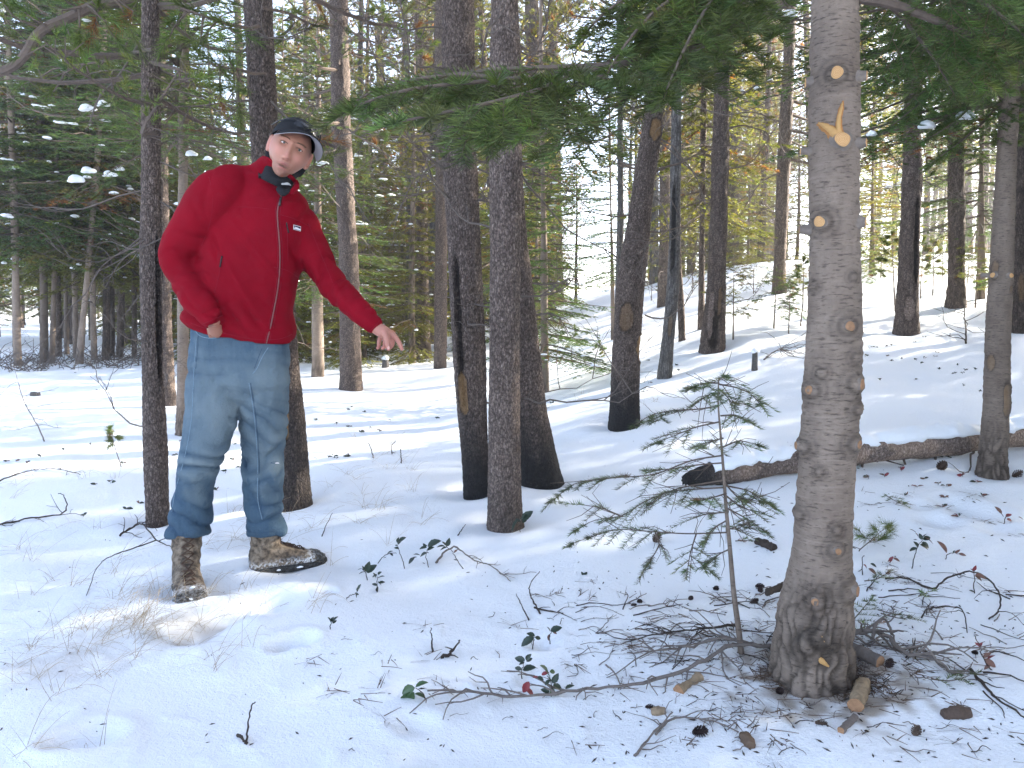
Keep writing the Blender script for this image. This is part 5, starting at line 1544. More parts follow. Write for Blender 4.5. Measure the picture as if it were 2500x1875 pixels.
line_on(JB, [(466, 788), (500, 801), (560, 816), (620, 828), (680, 828), (712, 816)], .0014, 'hem_seam', M['seam_red'], jacket, 40, .0003)
line_on(JB, [(897, 813), (912, 800), (927, 783)], .0014, 'cuff_seam', M['seam_red'], jacket, 16, .0003)
line_on(JB, [(497, 790), (516, 782), (543, 770)], .0014, 'cuff_seam', M['seam_red'], jacket, 16, .0003)
# woven label on the chest: white edged dark field with a pale jagged skyline
def flat_patch(B, poly, lift, name, mat, parent):
    c = [on_mesh(B, a, b, lift)[0] for a, b in poly]
    nrm = on_mesh(B, *np.mean(poly, 0), 0)[1]
    mb = MB()
    bk = [p - nrm * .0012 for p in c]
    k = len(c)
    vv = [tuple(p) for p in c] + [tuple(p) for p in bk]
    t = [(0, i, i + 1) for i in range(1, k - 1)]
    q = [(i, k + i, k + (i + 1) % k, (i + 1) % k) for i in range(k)]
    mb.add(vv, t, q)
    return part(name, mb.mesh(name, [], False), mat, parent)
lab = flat_patch(JB, [(715.5, 548), (733.5, 553), (733, 565), (715.5, 560)], .0030, 'chest_label', M['white_plain'], jacket)
flat_patch(JB, [(716.5, 549.4), (732.6, 554), (732.2, 559.5), (728, 557), (725, 559.8), (721.5, 555.5), (719, 557.6), (716.5, 554.6)], .0042, 'label_print', M['navy'], lab)
flat_patch(JB, [(716.6, 558.2), (732.2, 562.8), (732.2, 564.2), (716.6, 559.6)], .0042, 'label_print', M['navy'], lab)

# --- jeans
jn = MB()
hipY = YH
loft(jn, [ring((478, 760), (700, 770), YH, .115), ring((472, 800), (702, 812), YH, .122), ring((464, 870), (706, 880), YH, .126), ring((461, 930), (704, 940), YH + .005, .118), ring((505, 982), (668, 986), YH + .02, .070)], 44, 2.3)
def leg(rows):
    r_ = []
    for (cxp, py, hw, Y, dep) in rows:
        a = V(cxp - hw, py, Y); b = V(cxp + hw, py, Y)
        r_.append(((a + b) / 2, (b - a) / 2, np.array((0, dep, 0))))
    Q = np.array([np.concatenate(x) for x in r_])
    Q = spline(Q, 40)
    return [(q[:3], q[3:6], q[6:9]) for q in Q]
legA = [(528, 880, 64, YH - .01, .105), (522, 950, 65, YH - .015, .11), (518, 1000, 63, YH - .025, .108), (508, 1060, 58, YH - .05, .10), (495, 1115, 53, YH - .08, .092), (480, 1160, 47, YA - .02, .085), (471, 1205, 45, YA + .01, .082), (466, 1250, 47, YA + .02, .084), (459, 1285, 49, YA + .01, .084), (454, 1306, 48, YA, .082)]
legB = [(645, 890, 58, YH + .02, .10), (644, 960, 59, YH + .03, .105), (643, 1010, 57, YH + .05, .10), (644, 1060, 54, YH + .08, .095), (643, 1115, 49, YH + .10, .088), (643, 1160, 48, YB - .02, .084), (643, 1210, 46, YB, .082), (645, 1255, 43, YB, .08), (649, 1288, 45, YB, .082), (650, 1304, 44, YB, .080)]
for L_ in (legA, legB):
    loft(jn, leg(L_), 32, 2.1)
jnm = remeshed(jn, .0058, 5, 'jeans')
v, n = vget(jnm), nget(jnm)
zk = [V(500, 1125, YH)[2], V(643, 1130, YH)[2]]
isB = v[:, 0] > V(578, 1100, YH)[0]
z = v[:, 2]
ank = np.where(isB, V(650, 1300, YB)[2], V(455, 1300, YA)[2])
hgt = z - ank
kneez = np.where(isB, V(643, 1128, YB)[2], V(490, 1128, YA)[2])
d = .0075 * fbm(v * (9, 9, 6), 3, 80) + .0028 * fbm(v * 28, 2, 81)
st = np.exp(-(hgt / .14) ** 2)
w1 = vnoise(v * (7, 7, 9), 82)
msk = sstep(-.45, .25, vnoise(v * (9, 9, 6), 90))
w2 = vnoise(v * (13, 13, 10), 91)
d += st * .0165 * (.35 + .65 * msk) * ridge(z * 66 + 4.5 * w1 + 1.5 * w2 + v[:, 0] * 26 + np.where(isB, 1.0, 0))
kn = np.exp(-((z - kneez) / .07) ** 2)
d += kn * .012 * msk * ridge(z * 85 + 4.5 * w1 + 1.5 * w2 + np.where(isB, -30, 24) * v[:, 0])
hp = np.exp(-((z - V(500, 900, YH)[2]) / .09) ** 2)
d += hp * .0048 * msk * ridge(z * 95 + 4.5 * w1 + v[:, 0] * 14)
cr = np.exp(-(np.linalg.norm((v - V(600, 985, YH - .1)) * (1, .3, 1), axis=1) / .13) ** 2)
d += cr * .0075 * msk * ridge((z * .75 - np.where(isB, -.6, .8) * v[:, 0]) * 90 + 4 * w1)
th = isB * np.exp(-((z - V(640, 1030, YH)[2]) / .11) ** 2)
d += th * .0070 * ridge((z + .75 * v[:, 0]) * 80 + 3 * w1)
d += .0048 * ridge(z * 30 + v[:, 0] * 40 + 7 * w1) * sstep(.6, .1, hgt)
for (cxp, py, hw, Y) in ((652, 1300, 48, YB), (450, 1302, 54, YA)):
    c = V(cxp, py, Y)
    near_ = (np.abs(v[:, 0] - c[0]) < .14)
    d += near_ * np.exp(-((z - c[2] - .012) / .016) ** 2) * .003
v = v + n * d[:, None]
# trouser bottoms: back low over the near heel, lifted over the instep
vset(jnm, v)
fad = np.zeros(len(v))
for (px, py, Y, r_, a) in ((535, 985, YH - .12, .17, .75), (535, 930, YH - .12, .12, .5), (665, 960, YH - .1, .13, .55), (655, 1040, YH, .11, .5), (505, 1120, YA - .1, .085, .55), (655, 1125, YB - .1, .075, .6), (520, 1050, YH - .1, .10, .7), (650, 1200, YB - .1, .06, .35), (480, 1200, YA - .1, .06, .25)):
    c = V(px, py, Y)
    fad = np.maximum(fad, a * np.exp(-(np.linalg.norm((v - c) * (1, .55, .8), axis=1) / r_) ** 2))
fad = np.clip(fad + .22 * fbm(v * (24, 24, 5), 3, 88) * (fad > .05), 0, .9)
dk = .22 * np.exp(-((hgt - .02) / .12) ** 2) + .75 * np.clip(-d / .011, 0, 1)  # hem tone, plus fold shade painted where the cloth dips inward
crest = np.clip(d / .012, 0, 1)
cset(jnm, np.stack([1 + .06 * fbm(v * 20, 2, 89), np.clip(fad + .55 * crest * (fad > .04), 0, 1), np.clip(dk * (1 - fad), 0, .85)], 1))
jeans = part('jeans', jnm, M['denim'])
NB = bvh_of(jnm)
line_on(NB, [(480, 826), (474, 905), (468, 1020), (453, 1108), (429, 1196), (420, 1250)], .0016, 'side_seam', M['seam_denim'], jeans, 60, .0008)
line_on(NB, [(608, 935), (621, 1019), (629, 1127), (629, 1214), (640, 1268)], .0018, 'inseam', M['seam_denim'], jeans, 60, .0010)
line_on(NB, [(612, 935), (625, 1019), (633, 1127), (633, 1214), (644, 1268)], .0016, 'inseam', M['seam_dark'], jeans, 60, .0004)
line_on(NB, [(655, 848), (640, 872), (627, 900), (617, 912)], .0018, 'fly_seam', M['seam_denim'], jeans, 24, .0008)
line_on(NB, [(640, 850), (630, 875), (621, 900)], .0014, 'fly_seam', M['seam_dark'], jeans, 24, .0006)
line_on(NB, [(478, 808), (490, 821), (520, 826), (548, 818), (560, 806)], .0022, 'pocket_edge', M['seam_denim'], jeans, 24, .0012)
line_on(NB, [(484, 806), (483, 850), (478, 900)], .0014, 'pocket_seam', M['seam_dark'], jeans, 24, .0006)
line_on(NB, [(601, 1296), (630, 1300), (660, 1298), (696, 1286)], .0014, 'hem_seam', M['seam_dark'], jeans, 24, .0006)
line_on(NB, [(400, 1290), (430, 1302), (460, 1298), (505, 1282)], .0014, 'hem_seam', M['seam_dark'], jeans, 24, .0006)
# small worn hole at the far knee
def blob_on(B, px, py, w, h, name, mat, parent, lift=.0006):
    poly = [(px + w * math.cos(a) * (1 + .2 * math.sin(3 * a)), py + h * math.sin(a)) for a in np.arange(10) * .6283]
    return flat_patch(B, poly, lift, name, mat, parent)
blob_on(NB, 670, 1130, 9, 2.2, 'worn_hole', M['seam_dark'], jeans, .0016)
blob_on(NB, 676, 1131, 5, 1.4, 'worn_hole', M['white_plain'], jeans, .0026)

# --- the body: one continuous figure; head shaped in its own frame
HC = V(706, 372, YHD)                       # centre of the head
ROLL, YAW, TIP = R(25), R(18), R(-3)
HM = np.array((Matrix.Rotation(ROLL, 3, 'Y') @ Matrix.Rotation(YAW, 3, 'Z') @ Matrix.Rotation(TIP, 3, 'X')))
def head_pt(p):
    return HC + np.asarray(p, float) @ HM.T
def head_shape():
    nu, nv = 150, 120
    th = np.arange(nu) * 2 * math.pi / nu
    ph = np.linspace(0.02, math.pi - .02, nv)
    PH, TH = np.meshgrid(ph, th, indexing='ij')
    x = np.sin(PH) * np.sin(TH); y = -np.sin(PH) * np.cos(TH); zc = np.cos(PH)
    sx = np.sign(x) * np.abs(x) ** .92
    X = .0765 * sx; Y = .097 * y; Z = .118 * zc
    low = sstep(.0, -.115, Z)
    X = X * (1 - .42 * low ** 1.1)
    fr = Y < 0
    Y = np.where(fr, Y * (1 + .10 * low) + .0, Y * (1 - .35 * low)) + np.where(fr, -.006 * low, 0)
    X = X * (1 + .05 * np.exp(-((Z - .03) / .05) ** 2))
    # flatten the face plane a little
    Y = np.where(Y < -.078, -.078 - (-.078 - Y) * .72, Y)
    f = sstep(-.02, -.07, Y)
    def g(x0, z0, sx_, sz_, a):
        return a * np.exp(-((X - x0) / sx_) ** 2 - ((Z - z0) / sz_) ** 2)
    out = np.zeros_like(X)
    out += g(0, .042, .055, .016, .0045)                                      # brow ridge
    for s in (-1, 1):
        out += g(s * .031, .017, .017, .012, -.0125)                          # eye sockets
        out += g(s * .031, .030, .018, .006, .0035)
        out += g(s * .048, -.018, .022, .018, .0055)                          # cheekbones
        out += g(s * .044, -.062, .018, .026, -.0050)                         # hollow cheeks
        out += g(s * .0115, -.0335, .0065, .0065, .0060)                      # nostril wings
        out += g(s * .0075, -.0425, .0038, .0032, -.0065)                     # nostrils
        out += g(s * .022, -.055, .005, .016, -.0025)                         # smile fold
    t = np.clip((.030 - Z) / .062, 0, 1)
    out += np.where((Z < .034) & (Z > -.048), (.0045 + .0205 * t ** 1.25) * np.exp(-(X / (.0075 + .005 * t)) ** 2) * sstep(-.047, -.038, Z), 0)
    out += g(0, -.0555, .017, .005, .0035) + g(0, -.0585, .019, .0035, .0040)  # upper lip
    out += g(0, -.0765, .017, .0048, .0050)                                   # lower lip
    out += g(0, -.0672, .0205, .0040, -.0110)                                 # parted mouth
    out += g(0, -.089, .016, .006, -.0035) + g(0, -.106, .017, .011, .0065)   # chin
    Y = Y - out * f
    v = np.stack([X, Y, Z], -1).reshape(-1, 3)
    i = np.arange(nv - 1)[:, None] * nu; j = np.arange(nu)[None]; j2 = (j + 1) % nu
    q = np.stack([i + j, i + nu + j, i + nu + j2, i + j2], -1).reshape(-1, 4)
    k = len(v)
    v = np.concatenate([v, [[0, 0, .118]], [[0, -.03, -.120]]])
    t_ = [(k, e, (e + 1) % nu) for e in range(nu)] + [(k + 1, (nv - 1) * nu + (e + 1) % nu, (nv - 1) * nu + e) for e in range(nu)]
    return v, t_, q
bd = MB()
hv, ht, hq = head_shape()
bd.add(head_pt(hv), ht, hq)
for s in (-1, 1):                             # ears
    lm = MB()
    E = [np.array((s * (.0745 + .012 * max(0, math.cos(a * .62 - .25))), .010 + .015 * math.cos(a) + .004, .002 + .031 * math.sin(a))) for a in np.linspace(-1.9, 3.2, 15)]
    limb(bd, [head_pt(e) for e in E], [.0052] * 3 + [.0056] * 9 + [.005] * 3, 8, 30)
    limb(bd, [head_pt((s * .072, .010, .02)), head_pt((s * .078, .017, .004)), head_pt((s * .074, .008, -.02))], [.012, .012, .009], 10, 12, .6)
limb(bd, [head_pt((0, .028, -.05)), head_pt((0, .030, -.10)), lerp(nb, nt, .4) + np.array((0, .05, 0))], [.056, .044, .034], 20, 20)
# trunk, arms and legs under the clothes
loft(bd, [(o, a * .70, b_ * .66) for o, a, b_ in rg[2:-1]] , 28)
limb(bd, [V(600, 500, YT), shR, V(480, 555, YT - .055), elR, V(486, 735, YH - .175), wrR], [.05, .055, .044, .026, .030, .026], 14, 26)
limb(bd, [V(690, 530, YT + .03), shL, V(757, 606, YT + .06), elL, V(880, 763, YT - .09), wrL], [.04, .05, .044, .034, .028, .026], 14, 26)
for L_ in (legA, legB):
    limb(bd, [V(c_, p_, Y_) for c_, p_, h_, Y_, d_ in L_[1:]], [h_ / FPX * Y_ * .62 for c_, p_, h_, Y_, d_ in L_[1:]], 14, 26)
loft(bd, [ring((500, 790), (680, 800), YH, .08), ring((490, 890), (680, 895), YH, .085), ring((520, 930), (660, 935), YH, .05)], 28)
# the pointing hand
HY = YT - .145
def F_(pts, rad, n=10, m=16):
    limb(bd, [V(*p) for p in pts], rad, n, m)
F_([(918, 800, HY + .005), (932, 808, HY), (944, 814, HY)], [.026, .027, .024], 14, 14)                                   # wrist into the back of the hand
loft(bd, [(V(930, 808, HY), np.array((.022, .004, .010)), np.array((.004, .020, -.004))), (V(942, 814, HY), np.array((.030, .008, .012)), np.array((.004, .022, -.002))), (V(949, 819, HY + .006), np.array((.027, .010, .008)), np.array((.004, .018, 0)))], 18)
F_([(948, 812, HY + .004), (960, 818, HY - .002), (971, 831, HY - .012), (977, 842, HY - .016), (981, 852, HY - .018)], [.0125, .0118, .0102, .0092, .0078])          # index, pointing
F_([(938, 811, HY - .018), (943, 822, HY - .030), (946, 836, HY - .036), (948.5, 851, HY - .034)], [.0150, .0128, .0112, .0098])                                       # thumb
F_([(952, 818, HY + .012), (957, 829, HY + .006), (958, 840, HY + .000), (953, 849, HY - .004)], [.0115, .0105, .0095, .0082])                                       # middle, curled
F_([(942, 821, HY + .026), (940, 834, HY + .020), (939, 845, HY + .010), (934, 850, HY + .002)], [.0112, .0100, .0090, .0078])                                       # ring, curled
F_([(931, 819, HY + .032), (926, 832, HY + .028), (925, 844, HY + .020), (922, 850, HY + .010)], [.0105, .0090, .0080, .0070])                                       # little, curled
# the other hand, pushed into the trouser pocket
F_([(516, 780, YH - .186), (522, 795, YH - .158), (529, 808, YH - .130)], [.026, .029, .030], 14, 12)
loft(bd, [(V(524, 796, YH - .154), np.array((.034, 0, .010)), np.array((0, .015, 0))), (V(531, 812, YH - .122), np.array((.040, 0, .012)), np.array((0, .015, 0))), (V(537, 832, YH - .082), np.array((.036, 0, .010)), np.array((0, .012, 0)))], 18)
PY = YH - .135
for dx in (-20, -8, 5, 17):
    F_([(534 + dx, 828, PY + .055), (538 + dx, 850, PY + .075), (541 + dx, 868, PY + .09)], [.010, .009, .008], 8, 8)
F_([(514, 806, PY + .020), (508, 818, PY + .050), (505, 834, PY + .07)], [.012, .011, .009], 8, 8)
bme = remeshed(bd, .0030, 2, 'body')
v = vget(bme)
hl = (v - HC) @ HM                           # head coordinates
sk = np.tile((0.36, 0.165, 0.108), (len(v), 1))
inh = np.linalg.norm(hl, axis=1) < .17
def paint(c, x0, z0, sx_, sz_, a, front=True):
    m = a * np.exp(-((hl[:, 0] - x0) / sx_) ** 2 - ((hl[:, 2] - z0) / sz_) ** 2) * inh
    if front: m = m * (hl[:, 1] < -.04)
    sk[:] = sk * (1 - m[:, None]) + np.array(c) * m[:, None]
paint((0.21, 0.115, 0.088), 0, -.095, .060, .034, .6); paint((0.32, 0.175, 0.135), 0, -.052, .03, .010, .3)   # stubble
for s in (-1, 1):
    paint((0.56, 0.235, 0.185), s * .042, -.02, .022, .02, .55)
    paint((0.25, 0.11, 0.08), s * .031, .0165, .0165, .0085, .65)  # eye sockets: shade deepened by darker skin colour
    paint((0.56, 0.21, 0.17), s * .078, .004, .012, .04, .6, False)
    paint((0.14, 0.05, 0.035), s * .0075, -.0435, .0040, .0032, .9)
    paint((0.17, 0.105, 0.07), s * .070, .045, .016, .035, .75, False)                                         # cropped hair at the temples
paint((0.56, 0.23, 0.18), 0, -.030, .014, .014, .5)
paint((0.36, 0.115, 0.10), 0, -.0590, .019, .0050, .9); paint((0.38, 0.125, 0.105), 0, -.0765, .018, .0055, .9)
paint((0.03, 0.010, 0.009), 0, -.0690, .0200, .0042, 1.0)
hand = (v[:, 0] > V(905, 800, HY)[0])
sk[hand] = (0.42, 0.185, 0.14)
tipm = np.clip((V(940, 826, HY)[2] - v[:, 2]) / .05, 0, 1) * hand
sk = sk * (1 - .35 * tipm[:, None]) + np.array((0.50, 0.17, 0.15)) * (.35 * tipm[:, None])
cset(bme, sk)
body = part('body', bme, M['skin'])
# eyes, brows, teeth, thumbnail
M['eye_white'] = mat_plain('eye_white', (0.60, 0.56, 0.54), .25, .5, .06, 60)
M['iris'] = mat_plain('iris', (0.055, 0.048, 0.040), .15, .5, .2, 300)
M['brow'] = mat_plain('brow_hair', (0.13, 0.072, 0.045), .85, .2, .35, 300)
M['teeth'] = mat_plain('teeth', (0.60, 0.57, 0.52), .3, .5, .05, 60)
M['nail'] = mat_plain('nail', (0.62, 0.33, 0.27), .35, .4, .05, 60)
def ball(c, r, sq=(1, 1, 1), n=14):
    th = np.arange(n) * 2 * math.pi / n
    rows_ = [np.stack([np.cos(th) * math.cos(e), np.sin(th) * math.cos(e), np.full(n, math.sin(e))], 1) for e in np.linspace(-1.5, 1.5, 11)]
    v_ = np.concatenate(rows_ + [[[0, 0, -1]], [[0, 0, 1]]]) * r * np.array(sq) + np.array(c)
    q = [(i * n + j, i * n + (j + 1) % n, (i + 1) * n + (j + 1) % n, (i + 1) * n + j) for i in range(10) for j in range(n)]
    t = [((j + 1) % n, j, 11 * n) for j in range(n)] + [(10 * n + j, 10 * n + (j + 1) % n, 11 * n + 1) for j in range(n)]
    return v_, t, q
hb = BVHTree.FromPolygons([tuple(p) for p in hl[inh]], []) if False else None
BB = bvh_of(bme)
def face_y(x, z):
    """front surface of the face at head coordinates x, z"""
    o = Vector(head_pt((x, -.25, z))); dd = Vector(head_pt((x, 0, z))) - o
    h = BB.ray_cast(o, dd.normalized())[0]
    return float(((np.array(tuple(h)) - HC) @ HM)[1])
for s in (-1, 1):
    y0 = face_y(s * .031, .0165)
    mb = MB(); v_, t, q = ball((s * .031, y0 + .0078, .0165), .0105, (1.28, 1, .62)); mb.add(head_pt(v_), t, q)
    e = part('eye', mb.mesh('eye', [], True), M['eye_white'], body)
    mb = MB(); v_, t, q = ball((s * .031 + .0012, y0 - .0018, .0168), .0048, (1, .45, 1.0)); mb.add(head_pt(v_), t, q)
    part('iris', mb.mesh('iris', [], True), M['iris'], e)
    # upper lid: a dark lash line with a fold of skin over it
    mb = MB()
    P = [head_pt((s * .031 + u * .0145, face_y(s * .031 + u * .0145, .0215 - .005 * u * u) - .0012, .0222 - .0058 * u * u)) for u in np.linspace(-1, 1, 9)]
    mb.tube(P, .0016, 6); part('eyelash', mb.mesh('eyelash', [], True), M['brow'], body)
    mb = MB()
    for k in range(26):
        u = k / 25
        x = s * (.013 + .034 * u); zz_ = .0365 + .0045 * math.sin(u * 2.4) - .004 * u
        y_ = face_y(x, zz_)
        a = head_pt((x, y_ + .0005, zz_ - .002)); b_ = head_pt((x + s * .006, y_ - .0022, zz_ + .0022 + .001 * math.sin(k * 2.1)))
        mb.tube([a, .5 * (a + b_), b_], (.0013, .0013, .0006), 4)
    o = part('eyebrow', mb.mesh('eyebrow', [], True), M['brow'], body); o['kind'] = 'stuff'
mb = MB()
yt_ = face_y(0, -.066)
v_, t, q = ball((0, yt_ + .0055, -.0640), .0120, (1.10, .5, .17)); mb.add(head_pt(v_), t, q)
part('teeth', mb.mesh('teeth', [], True), M['teeth'], body)
h_, n_ = on_mesh(BB, 948.5, 849)
if h_ is not None:
    mb = MB(); v_, t, q = ball((0, 0, 0), .0065, (.85, .25, 1.1)); mb.add(v_ + np.array(tuple(h_)) + np.array((0, .0002, 0)), t, q)
    part('thumbnail', mb.mesh('thumbnail', [], True), M['nail'], body)

# --- cap, sunglasses, neck warmer
CYAW = R(22)
CM = np.array((Matrix.Rotation(R(-9), 3, 'X') @ Matrix.Rotation(CYAW, 3, 'Z')))
def cap_pt(p):
    return head_pt(np.asarray(p, float) @ CM.T + np.array((0, 0, .004)))
mb = MB()
nu, nv_ = 48, 16
th = np.arange(nu) * 2 * math.pi / nu
rows_ = []
for i in range(nv_):
    f = i / (nv_ - 1)
    e = f * math.pi / 2 * .985
    zb = .036 - .024 * np.cos(th - math.pi / 2) * 1.0            # lower at the back
    zt_ = .136
    rr = math.cos(e) ** .80
    rows_.append(np.stack([.0850 * rr * np.cos(th), .1080 * rr * np.sin(th) + .004, zb + (zt_ - zb) * math.sin(e) ** .95], 1))
v_ = np.concatenate(rows_)
v_ = v_ + .0012 * vnoise(v_ * 40, 3)[:, None]
q = [(i * nu + j, i * nu + (j + 1) % nu, (i + 1) * nu + (j + 1) % nu, (i + 1) * nu + j) for i in range(nv_ - 1) for j in range(nu)]
mb.add(cap_pt(v_), None, q)
inn = rows_[0] * (.97, .97, 1) + (0, 0, .002)
mb.add(cap_pt(np.concatenate([rows_[0], inn, inn + (0, 0, .03)])), None, [(i * nu + (j + 1) % nu, i * nu + j, (i + 1) * nu + j, (i + 1) * nu + (j + 1) % nu) for i in range(2) for j in range(nu)])
cap = part('cap', mb.mesh('cap', [], True), M['black_cloth'])
# brim: a curved plate, black above and grey beneath
def brim_grid(off):
    rows2 = []
    for i in range(9):
        f = i / 8
        r2 = []
        for j in range(33):
            a = lerp(-1.22, 1.22, j / 32) - math.pi / 2
            ex = .070 * f * (math.cos((j / 32 - .5) * 2 * 1.22) ** .55)
            x = (.0845 + ex * .55) * math.cos(a); y = (.1075 + ex) * math.sin(a) + .004
            zz_ = .0695 - .022 * f - 4.4 * x * x + .3 * abs(x) ** 1.5 * f + off
            r2.append((x, y, zz_))
        rows2.append(r2)
    return np.array(rows2).reshape(-1, 3)
gq = [(i * 33 + j, i * 33 + j + 1, (i + 1) * 33 + j + 1, (i + 1) * 33 + j) for i in range(8) for j in range(32)]
for nm, off, mt in (('brim', .0022, 'black_cloth'), ('brim_underside', -.0008, 'brim_grey')):
    mb = MB()
    a_ = brim_grid(off); b_ = brim_grid(off - .0028)
    if nm == 'brim_underside':
        a_ = a_ * (.992, .992, 1); b_ = b_ * (.992, .992, 1)
    k = len(a_)
    edge = [j for j in range(33)] + [i * 33 + 32 for i in range(1, 9)] + [8 * 33 + j for j in range(31, -1, -1)] + [i * 33 for i in range(7, 0, -1)]
    sq = [(edge[e], edge[(e + 1) % len(edge)], k + edge[(e + 1) % len(edge)], k + edge[e]) for e in range(len(edge))]
    mb.add(cap_pt(np.concatenate([a_, b_])), None, gq + [(d_ + k, c_ + k, b2 + k, a2 + k) for a2, b2, c_, d_ in gq] + sq)
    part(nm, mb.mesh(nm, [], True), M[mt], cap)
mb = MB()
for s in (-1, 1):
    P = [cap_pt((s * (.018 + .024 * u), -.1085 + .030 * ((.018 + .024 * u) / .05) ** 2 * .35, .094 + .002 * s)) for u in (0, .5, 1)]
    grid = []
    for i in range(7):
        for j in range(9):
            u, w = lerp(-1, 1, j / 8), lerp(-1, 1, i / 6)
            sc = math.sqrt(max(0, 1 - .55 * u * u * w * w))
            x = s * .031 + u * .026; zz_ = .0955 + w * .017 * sc - .004 * abs(u)
            y = .004 - .1080 * math.sqrt(max(0.02, 1 - (x / .0850) ** 2)) * math.cos(math.asin(min(.98, max(0, (zz_ - .05) / .086)))) ** .8 - .006
            grid.append((x, y, zz_))
    g_ = np.array(grid)
    k = len(g_)
    qq = [(i * 9 + j, i * 9 + j + 1, (i + 1) * 9 + j + 1, (i + 1) * 9 + j) for i in range(6) for j in range(8)]
    mb.add(cap_pt(np.concatenate([g_, g_ + (0, .004, 0)])), None, qq + [(d_ + k, c_ + k, b2 + k, a2 + k) for a2, b2, c_, d_ in qq])
mb.tube([cap_pt((-.008, -.113, .099)), cap_pt((0, -.1145, .101)), cap_pt((.008, -.113, .099))], .0025, 6)
for s in (-1, 1):
    mb.tube([cap_pt((s * .057, -.080, .100)), cap_pt((s * .080, -.040, .092)), cap_pt((s * .088, .01, .080)), cap_pt((s * .088, .05, .070))], .0024, 6)
part('sunglasses', mb.mesh('sunglasses', [], True), M['black_plastic'], cap)
gt = MB()
loft(gt, [(head_pt((0, .048, -.040)), head_pt((.063, 0, .0)) - HC, head_pt((0, .054, .012)) - HC), (head_pt((0, .036, -.080)), head_pt((.064, 0, 0)) - HC, head_pt((0, .072, .014)) - HC), (head_pt((0, .018, -.112)), head_pt((.062, 0, 0)) - HC, head_pt((0, .084, .008)) - HC), (head_pt((0, .020, -.150)), head_pt((.066, 0, 0)) - HC, head_pt((0, .084, .0)) - HC), (lerp(nb, nt, .2), ax_ * .070, np.array((.01, .076, .01)))], 32)
limb(gt, [head_pt((-.062, .062, .045)), head_pt((-.070, .066, .01)), head_pt((-.062, .055, -.040)), head_pt((-.054, .038, -.075))], [.020, .024, .019, .014], 14, 16)
limb(gt, [head_pt((.062, .062, .045)), head_pt((.068, .066, .01)), head_pt((.060, .055, -.05))], [.018, .022, .022], 14, 16)
gme = remeshed(gt, .005, 3, 'neck_warmer')
part('neck_warmer', gme, M['black_cloth'])
# chin flap, pale tag and open collar edge
fl = MB()
limb(fl, [V(680, 462, YHD - .075), V(691, 470, YHD - .085), V(704, 465, YHD - .07)], [.013, .016, .010], 12, 12, .45)
part('chin_guard', remeshed(fl, .004, 2, 'chin_guard'), M['black_cloth'], jacket)
fl = MB(); limb(fl, [V(689, 449, YHD - .088), V(702, 449, YHD - .085), V(709, 452, YHD - .08)], [.005, .0065, .004], 10, 10, .4)
part('collar_tag', remeshed(fl, .003, 1, 'collar_tag'), M['pale_tag'], jacket)
fl = MB(); limb(fl, [V(712, 470, YHD - .06), V(724, 456, YHD - .03), V(722, 442, YHD + .02)], [.012, .013, .010], 12, 12, .6)
cf = remeshed(fl, .004, 2, 'collar_flap'); cset(cf, np.tile((1., 0, 0), (len(cf.vertices), 1))); part('collar_flap', cf, M['jacket'], jacket)

